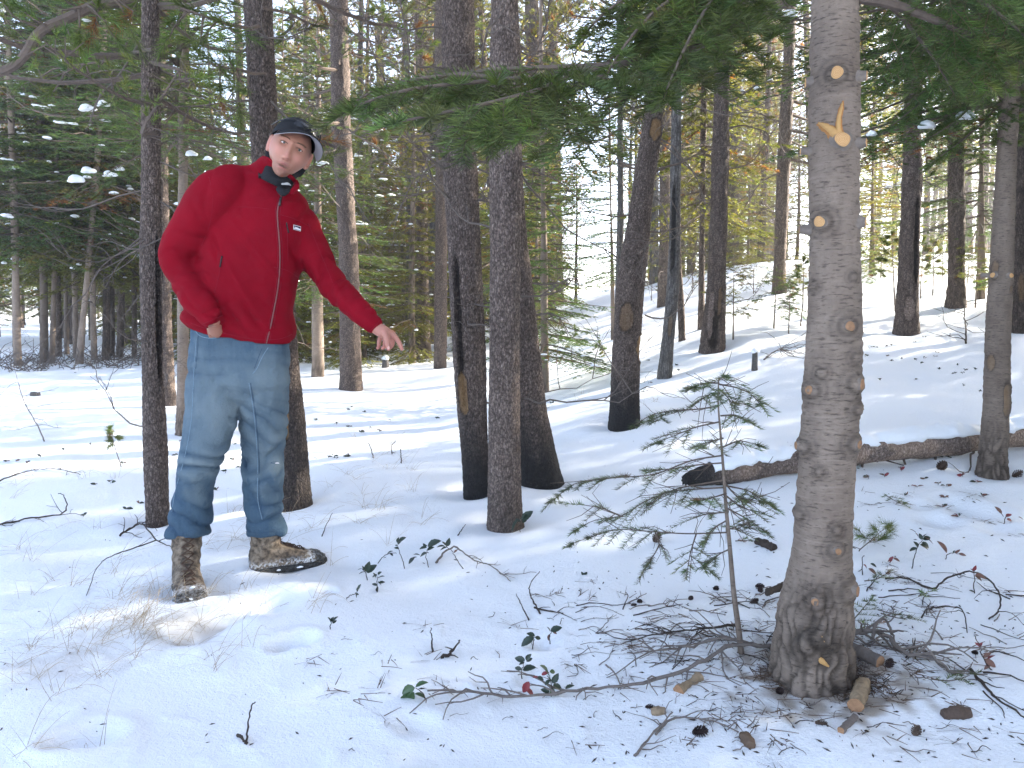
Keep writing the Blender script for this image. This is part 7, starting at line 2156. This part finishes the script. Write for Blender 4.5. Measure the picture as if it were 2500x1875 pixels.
twig('V shaped broken twig alone in the snow near the bottom', [(580, 1800), (592, 1812, .008), (602, 1822), (606, 1800, .028), (616, 1772, .05), (624, 1764, .058)], .0042, 16, 0, 'twig_dark')
twig('lichen grown crooked twig behind the near boot', [(293, 1312), (322, 1303, .03), (350, 1304, .045), (382, 1332, .025), (418, 1342, .01)], .0060, 17, 7, 'twig_dark', sl=.16)
twig('long thin twig arching down left of the near boot', [(382, 1332, .025), (325, 1356, .03), (275, 1372, .03), (240, 1400, .03), (211, 1458)], .0036, 18, 1, 'twig_dark')
twig('forked stick lying at the left border', [(-15, 1182), (40, 1164, .015), (81, 1155, .02), (134, 1151, .02), (196, 1163)], .0050, 19, 6, 'twig_dark')
twig('long stick lying lower at the left border', [(-15, 1286), (60, 1274, .01), (155, 1262, .02), (158, 1236, .05), (143, 1229, .06)], .0055, 20, 6, 'twig_dark')
twig('woody curved stem bent over behind the low leaf row', [(1064, 1376), (1085, 1360, .02), (1113, 1356, .03), (1154, 1374, .015), (1207, 1396, .01), (1247, 1424)], .0048, 21, 7, 'twig_grey', sl=.12)
twig('leaning thin stick beyond the near knee, right of the far boot', [(786, 1312), (798, 1290, .02), (812, 1272, .04)], .0030, 22, 0, 'twig_dark')
twig('short stick standing by the reddish pine foot', [(1118, 1311), (1128, 1300, .012), (1137, 1292, .02)], .0030, 23, 0, 'twig_dark')
twig('dark branch lying under the fallen log', [(2080, 1132, .02), (2150, 1122, .03), (2230, 1108, .02), (2330, 1092, .02)], .016, 24, 9, 'twig_dark', 'fallen_branch', None, .007, .25, 'branch')
twig('black branch under the left part of the fallen log', [(1860, 1152, .01), (1920, 1147, .015), (1990, 1138, .01)], .014, 25, 4, 'twig_dark', 'fallen_branch', None, .007, .12, 'branch')
twig('bare shrub rising at the left border of the photo', [(108, 1078), (92, 1055, .06), (61, 1022, .17), (44, 980, .30), (26, 930, .52)], .0062, 26, 8, 'twig_grey', 'bare_shrub', None, .002, .32, 'shrub')
twig('bare forked shrub on the slope left of the slim grey fir', [(2358, 840), (2356, 822, .1), (2352, 800, .2), (2346, 780, .28)], .011, 27, 9, 'twig_dark', 'bare_shrub', None, .004, .55, 'shrub')
twig('tangled dead branches on the snow beyond the grey dead trunk', [(1865, 880), (1900, 868, .06), (1938, 876, .03)], .009, 28, 14, 'twig_grey', 'dead_branch_tangle', None, .003, .45, 'branch')
twig('bent twig with a snag in the open snow beyond the three pines', [(1326, 835), (1340, 800, .05), (1336, 790, .2), (1330, 770, .35)], .008, 29, 4, 'twig_dark', 'twig', None, .003, .25)
twig('dark hooked twig left of the pointing hand shadow, mid snow', [(912, 1120), (906, 1105, .03), (900, 1098, .05)], .0040, 30, 0, 'twig_dark', 'twig', None, .003)
twig('dark hooked twig right of the other hooked twig, mid snow', [(980, 1132), (979, 1120, .03), (978, 1112, .05)], .0040, 31, 0, 'twig_dark', 'twig', None, .003)
twig('umbrella shaped twig between the hooked twigs', [(957, 1110), (956, 1100, .03), (966, 1094, .05)], .0036, 32, 2, 'twig_dark', 'twig', None, .002, .07)

def scatter_twigs(label, group, box, n, seed, r=(.0012, .0032), L=(.05, .22), mat=('twig_grey', 'twig_dark'), sides=2):
    rng = np.random.default_rng(seed)
    for i in range(n):
        px, py = rng.uniform(box[0], box[2]), rng.uniform(box[1], box[3])
        g = G(px, py)
        a = rng.normal(0.3, .9); ln = rng.uniform(*L)
        P = [np.array((g.x, g.y))]
        for k in range(3):
            a += rng.normal(0, .35)
            P.append(P[-1] + ln / 3 * np.array((math.cos(a), math.sin(a))))
        r0 = rng.uniform(*r)
        root = empty('twig', g, label, 'twig', group)
        lf = rng.random(4) * np.array((0, .012, .014, .01))
        Q = np.array([(p[0] - g.x, p[1] - g.y, hz(p[0], p[1]) - g.z + r0 * .6 + l_) for p, l_ in zip(P, lf)])
        mb = MB(); Q = rough_path(Q, 9, r0 * .5, rng); mb.tube(Q, np.linspace(r0, r0 * .45, 9), 5)
        for _ in range(rng.integers(0, sides + 1)):
            k = rng.integers(2, 7); b_ = a + rng.choice((-1, 1)) * rng.uniform(.4, 1.0)
            e = Q[k] + ln * rng.uniform(.15, .4) * np.array((math.cos(b_), math.sin(b_), rng.uniform(-.02, .35)))
            mb.tube([Q[k], .5 * (Q[k] + e) + rng.normal(0, .004, 3), e], (r0 * .5, r0 * .4, r0 * .2), 4)
        mb.build('stem', M[mat[rng.integers(len(mat))]], root)
scatter_twigs('thin bare twig among many strewn left of the cut fir foot', TW, (1380, 1440, 1890, 1650), 62, 1)
scatter_twigs('thin bare twig among many strewn right of the cut fir foot', TW + ', right', (2070, 1400, 2480, 1700), 34, 2)
scatter_twigs('short twig lying on the snow at the lower right corner', 'twigs at the lower right', (1600, 1690, 2480, 1860), 26, 3, (.001, .0024), (.03, .10), sides=1)
scatter_twigs('tiny twig bit on the smooth snow at the bottom middle', 'twig bits at the bottom', (800, 1480, 1560, 1850), 20, 4, (.0009, .0018), (.02, .06), sides=1)

# cones
def cone_mesh(name, mat, seed, L_=.05, open_=1.0):
    rng = np.random.default_rng(seed)
    mb = MB()
    v_, t, q = ball((0, 0, L_ * .5), L_ * .5, (.36, .36, .95)); mb.add(v_, t, q)
    n = 70
    for i in range(n):
        f = (i + .5) / n
        a = i * 2.39996
        z = L_ * f; r_ = L_ * (.31 * math.sin(math.pi * (f * .88 + .08)) ** .75)
        o = np.array((math.cos(a), math.sin(a), 0)); s = np.array((-o[1], o[0], 0))
        c = o * r_ * .7 + UP * z
        tip = o * r_ * (1.1 + .22 * open_) + UP * (z + L_ * .07)
        w = L_ * .085 * (1.2 - .5 * f)
        mb.add([c - s * w, c + s * w, tip + s * w * .9, tip - s * w * .9, tip + o * L_ * .03 + UP * L_ * .03, tip - UP * L_ * .045, c - UP * L_ * .02], [(3, 2, 4), (3, 5, 2), (5, 4, 2), (4, 5, 3), (0, 6, 5), (6, 1, 5), (0, 5, 3), (1, 2, 5)], [(0, 1, 2, 3)])
    return mb.mesh(name, M[mat], False)
CONE = [cone_mesh('pine_cone', 'cone', 1), cone_mesh('pine_cone', 'cone_dark', 2, .05, .5), cone_mesh('pine_cone', 'cone', 3, .05, .2)]
def cone(label, px, py, size_px, k, rot, tilt=1.25, group='pine cones on the snow'):
    g = G(px, py + size_px * .35)
    o = link('pine_cone', CONE[k])
    s = size_px * g.y / FPX / .05 * .85
    o.scale = (s, s, s)
    o.location = g + Vector((0, 0, -.001 * s))
    o.rotation_euler = (tilt, 0, rot)
    tag(o, label, 'pine cone', group)
cone('round dark open cone in the snow directly below the cut fir', 1897, 1684, 30, 1, .3, .9)
cone('pale oval closed cone lying below the cut fir, nearest to it', 1990, 1755, 33, 2, 1.3, 1.4)
cone('crisp open pine cone with pale scale tips, lower right', 2230, 1786, 36, 0, 2.2, 1.0)
cone('big blackish cone with a twig across it, bottom middle right', 1691, 1774, 48, 1, 1.0, 1.1)
cone('small dark cone behind the fir seedling stem', 1742, 1434, 20, 1, .5, 1.2)
cone('black cone left of the fir seedling stem', 1683, 1460, 20, 1, 2.5, 1.3)
cone('black curled cone between the seedling and the cut fir', 1832, 1466, 27, 1, 1.9, 1.2)
cone('upper one of two dark cones beside the cut fir, left side', 1844, 1424, 26, 1, .9, 1.3)
cone('lower one of two dark cones beside the cut fir, left side', 1857, 1442, 22, 1, 2.9, 1.2)
cone('dark cone by the withered brown red leaves', 2373, 1592, 20, 1, .2, 1.2)
cone('tiny dark cone right of the sawn stick with a cut end', 2110, 1780, 13, 1, .7, 1.4)
cone('first of two dark cones in the twigs left of the seedling', 1557, 1466, 20, 1, .4, 1.2)
cone('second of two dark cones in the twigs left of the seedling', 1540, 1474, 17, 1, 1.4, 1.3)
cone('elongated dark cone under the long bare branch', 1575, 1719, 30, 1, 1.2, 1.5)
cone('reddish brown cone with needles on the slope before the log', 2290, 1134, 34, 0, .3, .8)
cone('reddish brown cone at the right foot of the slim grey fir', 2472, 1155, 30, 0, 1.3, .9)
cone('dark cone half under the pale knuckled limb', 2166, 1622, 34, 1, 2.3, 1.0)
cone('small dark cone hidden in the seedling branch tip', 1597, 1313, 34, 0, 1.1, .5)

# sawn and split bits of wood
def chunk(label, a, b, rpx, mat, seed, name='wood_chunk', cutend=True, knob=0.0, bark=None, lift=0.0, cat='wood chunk'):
    rng = np.random.default_rng(seed)
    P = ground_path([(a[0], a[1]), (b[0], b[1])])
    r_ = rpx * P[0][1] / FPX
    P[:, 2] += r_ * .45 + lift
    bse = Vector(P[0]); root = empty(name, bse, label, cat)
    n, s = 14, 14
    t = np.linspace(0, 1, n)
    C = P[0] + (P[1] - P[0]) * t[:, None] - P[0]
    d = unit(P[1] - P[0]); u = unit(np.cross(np.cross(d, UP), d)); w = np.cross(d, u)
    th = np.arange(s) * 2 * math.pi / s
    rr = r_ * (1 + knob * (np.abs(t - .5) * 2) ** 2 - knob * .35)
    v = C[:, None] + rr[:, None, None] * (np.cos(th)[None, :, None] * w + np.sin(th)[None, :, None] * u)
    v = v.reshape(-1, 3); v += (r_ * (.28 * vnoise(v * (1.3 / r_), seed) + .14 * vnoise(v * (3.5 / r_), seed + 1)))[:, None] * np.tile(np.cos(th)[:, None] * w + np.sin(th)[:, None] * u, (n, 1))
    mb = MB()
    q = [(i * s + j, i * s + (j + 1) % s, (i + 1) * s + (j + 1) % s, (i + 1) * s + j) for i in range(n - 1) for j in range(s)]
    mb.add(v, None, q, (1, 0, 0), 0)
    for e, idx in ((0, 0), (1, n - 1)):
        ring_ = v[idx * s:(idx + 1) * s]; c = ring_.mean(0) + (d if e else -d) * r_ * .08
        tr = [(s, (j + 1) % s, j) if not e else (s, j, (j + 1) % s) for j in range(s)]
        mb.add(np.concatenate([ring_, [c]]), tr, None, (1, 0, 0), 1 if cutend else 0)
    mb.build('bark', [M[mat], M['cut_old']], root)
chunk('bone shaped pale piece of wood lying beneath the long bare branch', (1656, 1692), (1706, 1660), 11, 'chip', 1, knob=.5)
chunk('upright stub of wood with yellow lichen at the right front of the cut fir', (2088, 1738), (2108, 1680), 19, 'chip', 2, lift=.006)
chunk('small sawn stick with a reddish cut end, below the cut fir', (2052, 1794), (2088, 1756), 9, 'twig_grey', 3)
chunk('wedge shaped slab of brown bark alone at the lower right', (2300, 1752), (2368, 1756), 15, 'cone', 4, cutend=False, knob=-.5)
chunk('split grey root slab leaning out from the right of the cut fir', (2072, 1596), (2150, 1628), 17, 'twig_grey', 5, knob=-.3)
chunk('pale bark piece under the twigs, bottom middle right', (1590, 1748), (1625, 1742), 11, 'chip', 6, cutend=False, knob=-.4)
chunk('shaggy dark clump of bark and needles near the bottom edge', (1815, 1800), (1835, 1835), 13, 'litter', 7, cutend=False, knob=-.4)
chunk('black wet cone shaped piece of branch beside the fir seedling', (1850, 1328), (1890, 1348), 11, 'twig_dark', 8, cutend=False)
chunk('dark root piece jutting from the left of the cut fir foot', (1872, 1470), (1912, 1455), 9, 'twig_dark', 9, cutend=False, lift=.03)
# stumps with caps of snow
def snowcap(label, px, py, wpx, hpx, tall=False, seed=0, name='snowy_stump', cat='stump'):
    rng = np.random.default_rng(seed)
    g = G(px, py); root = empty(name, g, label, cat)
    r_ = wpx / 2 * g.y / FPX; h = hpx * g.y / FPX
    mb = MB(); n = 12
    mb.tube([(0, 0, -.05), (0.01 * r_, 0, h * .4), (0, 0, h)], (r_ * 1.1, r_ * .95, r_ * .85), 14, (1, 0, 0))
    mb.build('stump', M['grey_bark'], root)
    sb = MB(); snow_blob(sb, np.array((0, 0, h + r_ * .15)), r_ * 1.05, np.array((1, 0, 0)), rng, .85 if not tall else 1.3)
    tag(sb.build('snow', M['snow'], root), kind='stuff')
snowcap('little grey stump wearing a round cap of snow below the pointing hand', 941, 898, 18, 20, seed=1)
snowcap('short log end capped with snow on the left slope', 86, 966, 24, 10, seed=2)
snowcap('snow sheathed post like stem in the middle of the right slope', 1842, 905, 15, 44, True, 3, 'snow_covered_stem', 'stump')

# fallen green sprays
def fallen(label, pts, seed, k=40, nl=.022, nw=.0018, kind='fir', wmax=.06, style=None):
    rng = np.random.default_rng(seed)
    P = ground_path([(a, b_, .015) for a, b_ in pts])
    base = Vector(P[0]); root = empty('fallen_spray', base, label, 'twig')
    Q = spline(P, 10) - P[0]
    mb = MB(); mb.tube(Q, np.linspace(.0026, .001, 10), 5, (0.12, .09, .07), 1)
    A, D, U, L_ = bough_shoots(Q, UP, wmax, rng, .03, True, .0)
    A = A + UP * .004
    shoots(mb, A, D, U, L_, k, nl, nw, 'brush', 1, leafcol(kind, len(A), rng, .05, .3), rng, (40, 75), .0009)
    mb.build('needles', [M['needle'], M['twig']], root, False)
fallen('green fir spray lying against the right foot of the cut fir', [(2075, 1535), (2100, 1505), (2125, 1478)], 1, wmax=.10, kind='bough')
fallen('second green fir spray low at the right foot of the cut fir', [(2078, 1560), (2105, 1545), (2135, 1540)], 2, wmax=.08, kind='bough')
fallen('green spray on the snow below the pale knuckled limb', [(2272, 1672), (2320, 1680), (2366, 1668)], 3, wmax=.06, kind='bough')
fallen('tiny tuft of green needles on the snow under the hoop shaped twig', [(2242, 1470), (2262, 1462)], 4, wmax=.03)
fallen('browned needle spray at the start of the hoop shaped twig', [(2110, 1428), (2140, 1424), (2165, 1412)], 5, wmax=.05, kind='fir_blue')
fallen('dark needle tuft on the snow beyond the pine sprig', [(2160, 1215), (2180, 1228), (2205, 1240)], 6, wmax=.06, kind='fir_blue')
fallen('needle spray lying at the black piece of branch', [(1795, 1332), (1830, 1330), (1850, 1334)], 7, wmax=.04, kind='fir')
fallen('withered needle spray on the snow right of the tiny green tuft', [(2150, 1510), (2185, 1520), (2215, 1522)], 8, wmax=.05, kind='fir_blue')
fallen('frosted needle spray on the snow at the foot of the flared black pine', [(1330, 1238), (1350, 1232), (1372, 1238)], 9, wmax=.06, kind='fir_blue')
young('fan of long pine needles growing from the snow right of the cut fir', (2092, 1348), (2165, 1285), 60, 7, 21, 'pine', True, .0028, .05, .055, .0013, 34, 'pine shoots right of the cut fir')

# dry grass and needle litter: nobody could count them
def blades(name, label, patches, mat, w, L_, flat, seed, thin=.0007):
    rng = np.random.default_rng(seed)
    mb = MB()
    for (px, py, sx, sy, n) in patches:
        c = G(px, py)
        kx, ky = sx * c.y / FPX, sy * c.y / FPX * 3.2
        ncl = max(1, n // 7)
        cl = np.stack([c.x + rng.normal(0, kx, ncl), c.y + rng.normal(0, ky, ncl)], 1)
        idx = rng.integers(0, ncl, n)
        X = cl[idx] + rng.normal(0, .018, (n, 2))
        Z = h_all(X[:, 0], X[:, 1])
        a = rng.uniform(0, 2 * math.pi, n); ln = rng.uniform(*L_, n)
        e0 = rng.uniform(*flat, n)
        dx, dy = np.cos(a), np.sin(a)
        ts = np.linspace(0, 1, 6)
        h_ = ln[:, None] * np.sin(e0)[:, None] * (ts - .55 * rng.uniform(.3, 1.6, n)[:, None] * ts ** 2)
        rr = ln[:, None] * np.cos(e0 * .8)[:, None] * ts
        P = np.stack([X[:, :1] + dx[:, None] * rr, X[:, 1:] + dy[:, None] * rr, Z[:, None] + np.maximum(h_, .001)], -1)
        s = np.stack([-dy, dx, np.zeros(n)], 1)[:, None] * (w * (1.1 - ts) * .5)[None, :, None]
        s = s + np.array((0, 0, 1))[None, None] * (w * .3)
        v = np.stack([P - s, P + s], 2).reshape(-1, 3)
        o = np.arange(n)[:, None] * 12
        q = np.concatenate([o + (2 * i, 2 * i + 1, 2 * i + 3, 2 * i + 2) for i in range(5)])
        mb.add(v, None, q)
    o = mb.build(name, M[mat], None, False)
    tag(o, label, None, None, 'stuff')
blades('dry_grass', 'dry tan grass blades bent over the snow round the near boot and at the left',
       [(400, 1500, 70, 34, 114), (300, 1520, 70, 30, 78), (180, 1600, 90, 30, 90), (330, 1450, 60, 20, 42), (520, 1350, 60, 40, 24), (90, 1690, 60, 20, 24), (560, 1640, 70, 30, 24), (330, 1600, 60, 25, 36), (620, 1300, 60, 40, 40), (760, 1420, 60, 40, 36), (1000, 1250, 60, 50, 40), (180, 1430, 90, 40, 40), (90, 1180, 90, 40, 40), (640, 1480, 60, 20, 15), (740, 1300, 60, 40, 36), (900, 1180, 70, 60, 48), (880, 1260, 60, 50, 36),
        (560, 1270, 40, 30, 14), (150, 1320, 100, 40, 30), (900, 1080, 90, 30, 36), (1380, 985, 60, 20, 24), (1640, 960, 80, 20, 30), (80, 1830, 70, 20, 14), (480, 1560, 60, 20, 24), (250, 1260, 90, 30, 24), (1460, 940, 80, 20, 24)], 'straw', .0014, (.07, .24), (.35, 1.35), 5)
blades('needle_litter', 'fallen brown needles and bark crumbs round the foot of the big cut fir',
       [(1990, 1672, 75, 12, 612), (2080, 1660, 40, 14, 306), (1900, 1620, 30, 14, 149), (2110, 1690, 50, 12, 176), (1930, 1570, 50, 18, 136), (2150, 1600, 60, 16, 108), (2060, 1640, 30, 20, 136), (1760, 1640, 130, 40, 176), (2250, 1680, 120, 40, 163), (1560, 1560, 120, 40, 108), (2250, 1480, 120, 50, 108), (1900, 1780, 200, 30, 149), (2250, 1250, 120, 30, 108), (1700, 1480, 120, 30, 95), (1250, 1600, 160, 60, 74), (900, 1600, 200, 90, 61)], 'litter', .0022, (.03, .085), (.0, .3), 6)
def crumbs():
    rng = np.random.default_rng(9)
    mb = MB()
    for (x0, y0, x1, y1, n, s) in ((1380, 1400, 2500, 1870, 420, .0032), (1850, 1080, 2500, 1400, 90, .004), (700, 1300, 1400, 1860, 70, .003), (1400, 1040, 1900, 1400, 40, .003), (0, 1000, 700, 1860, 50, .003)):
        for _ in range(n):
            g = np.array(tuple(G(rng.uniform(x0, x1), rng.uniform(y0, y1))))
            r_ = s * rng.uniform(.4, 1.6); a = rng.uniform(0, 3.14)
            d = np.array((math.cos(a), math.sin(a), .1)) * r_ * rng.uniform(1, 4); w = np.array((-d[1], d[0], 0)); w = w / np.linalg.norm(w) * r_ * .6
            mb.add([g - d, g + w, g + d, g - w, g + UP * r_ * .9], [(0, 1, 4), (1, 2, 4), (2, 3, 4), (3, 0, 4)])
    o = mb.build('forest_crumbs', M['twig_dark'], None, False)
    tag(o, 'dark specks of bark and needles strewn over the snow', None, None, 'stuff')
crumbs()
def edge_debris():
    """sticks and withered brush along the foot of the left wood edge"""
    rng = np.random.default_rng(12)
    mb = MB()
    for _ in range(260):
        px = rng.uniform(-30, 345); g = np.array(tuple(G(px, rng.uniform(872, 903) + (px < 100) * 8)))
        a = rng.uniform(0, 6.28); ln = rng.uniform(.2, .8); e = rng.uniform(.05, .9)
        q = g + ln * np.array((math.cos(a), .4 * math.sin(a), math.sin(e)))
        mb.tube([g, .5 * (g + q) + rng.normal(0, .05, 3), q], (.008, .006, .003), 4, (1, 0, 0), 0, False)
    for _ in range(160):
        g = np.array(tuple(G(rng.uniform(725, 800), rng.uniform(835, 862))))
        a = rng.uniform(0, 6.28); ln = rng.uniform(.1, .5)
        q = g + ln * np.array((math.cos(a), .5 * math.sin(a), rng.uniform(.1, .5)))
        mb.tube([g, .5 * (g + q) + rng.normal(0, .03, 3), q], (.007, .006, .003), 4, (1, 0, 0), 0, False)
    tag(mb.build('brushwood', M['dead_twig'], None, False), 'withered brush and sticks along the foot of the left wood edge', None, None, 'stuff')
edge_debris()

# ------------------------------------------------------------------ thin haze volume, added to give the lens glow among the trees
def haze(density, aniso):
    mb = MB()
    x, z0, z1 = 172.0, -3.5, 21.0
    v = [(a, b_, c) for c in (z0, z1) for b_ in (-x, x) for a in (-x, x)]
    mb.add(v, None, [(0, 2, 3, 1), (4, 5, 7, 6), (0, 1, 5, 4), (2, 6, 7, 3), (0, 4, 6, 2), (1, 3, 7, 5)])
    m = bpy.data.materials.new('haze'); m.use_nodes = True
    t = m.node_tree
    t.nodes.remove(t.nodes['Principled BSDF'])
    pv = t.nodes.new('ShaderNodeVolumePrincipled')
    pv.inputs['Color'].default_value = (0.93, 0.95, 1.0, 1)
    pv.inputs['Density'].default_value = density
    pv.inputs['Anisotropy'].default_value = aniso
    t.links.new(pv.outputs[0], t.nodes['Material Output'].inputs['Volume'])
    tag(mb.build('haze', m, None, False), 'thin haze volume added for the lens glare between the trees', None, None, 'stuff')
haze(0.0022, 0.45)
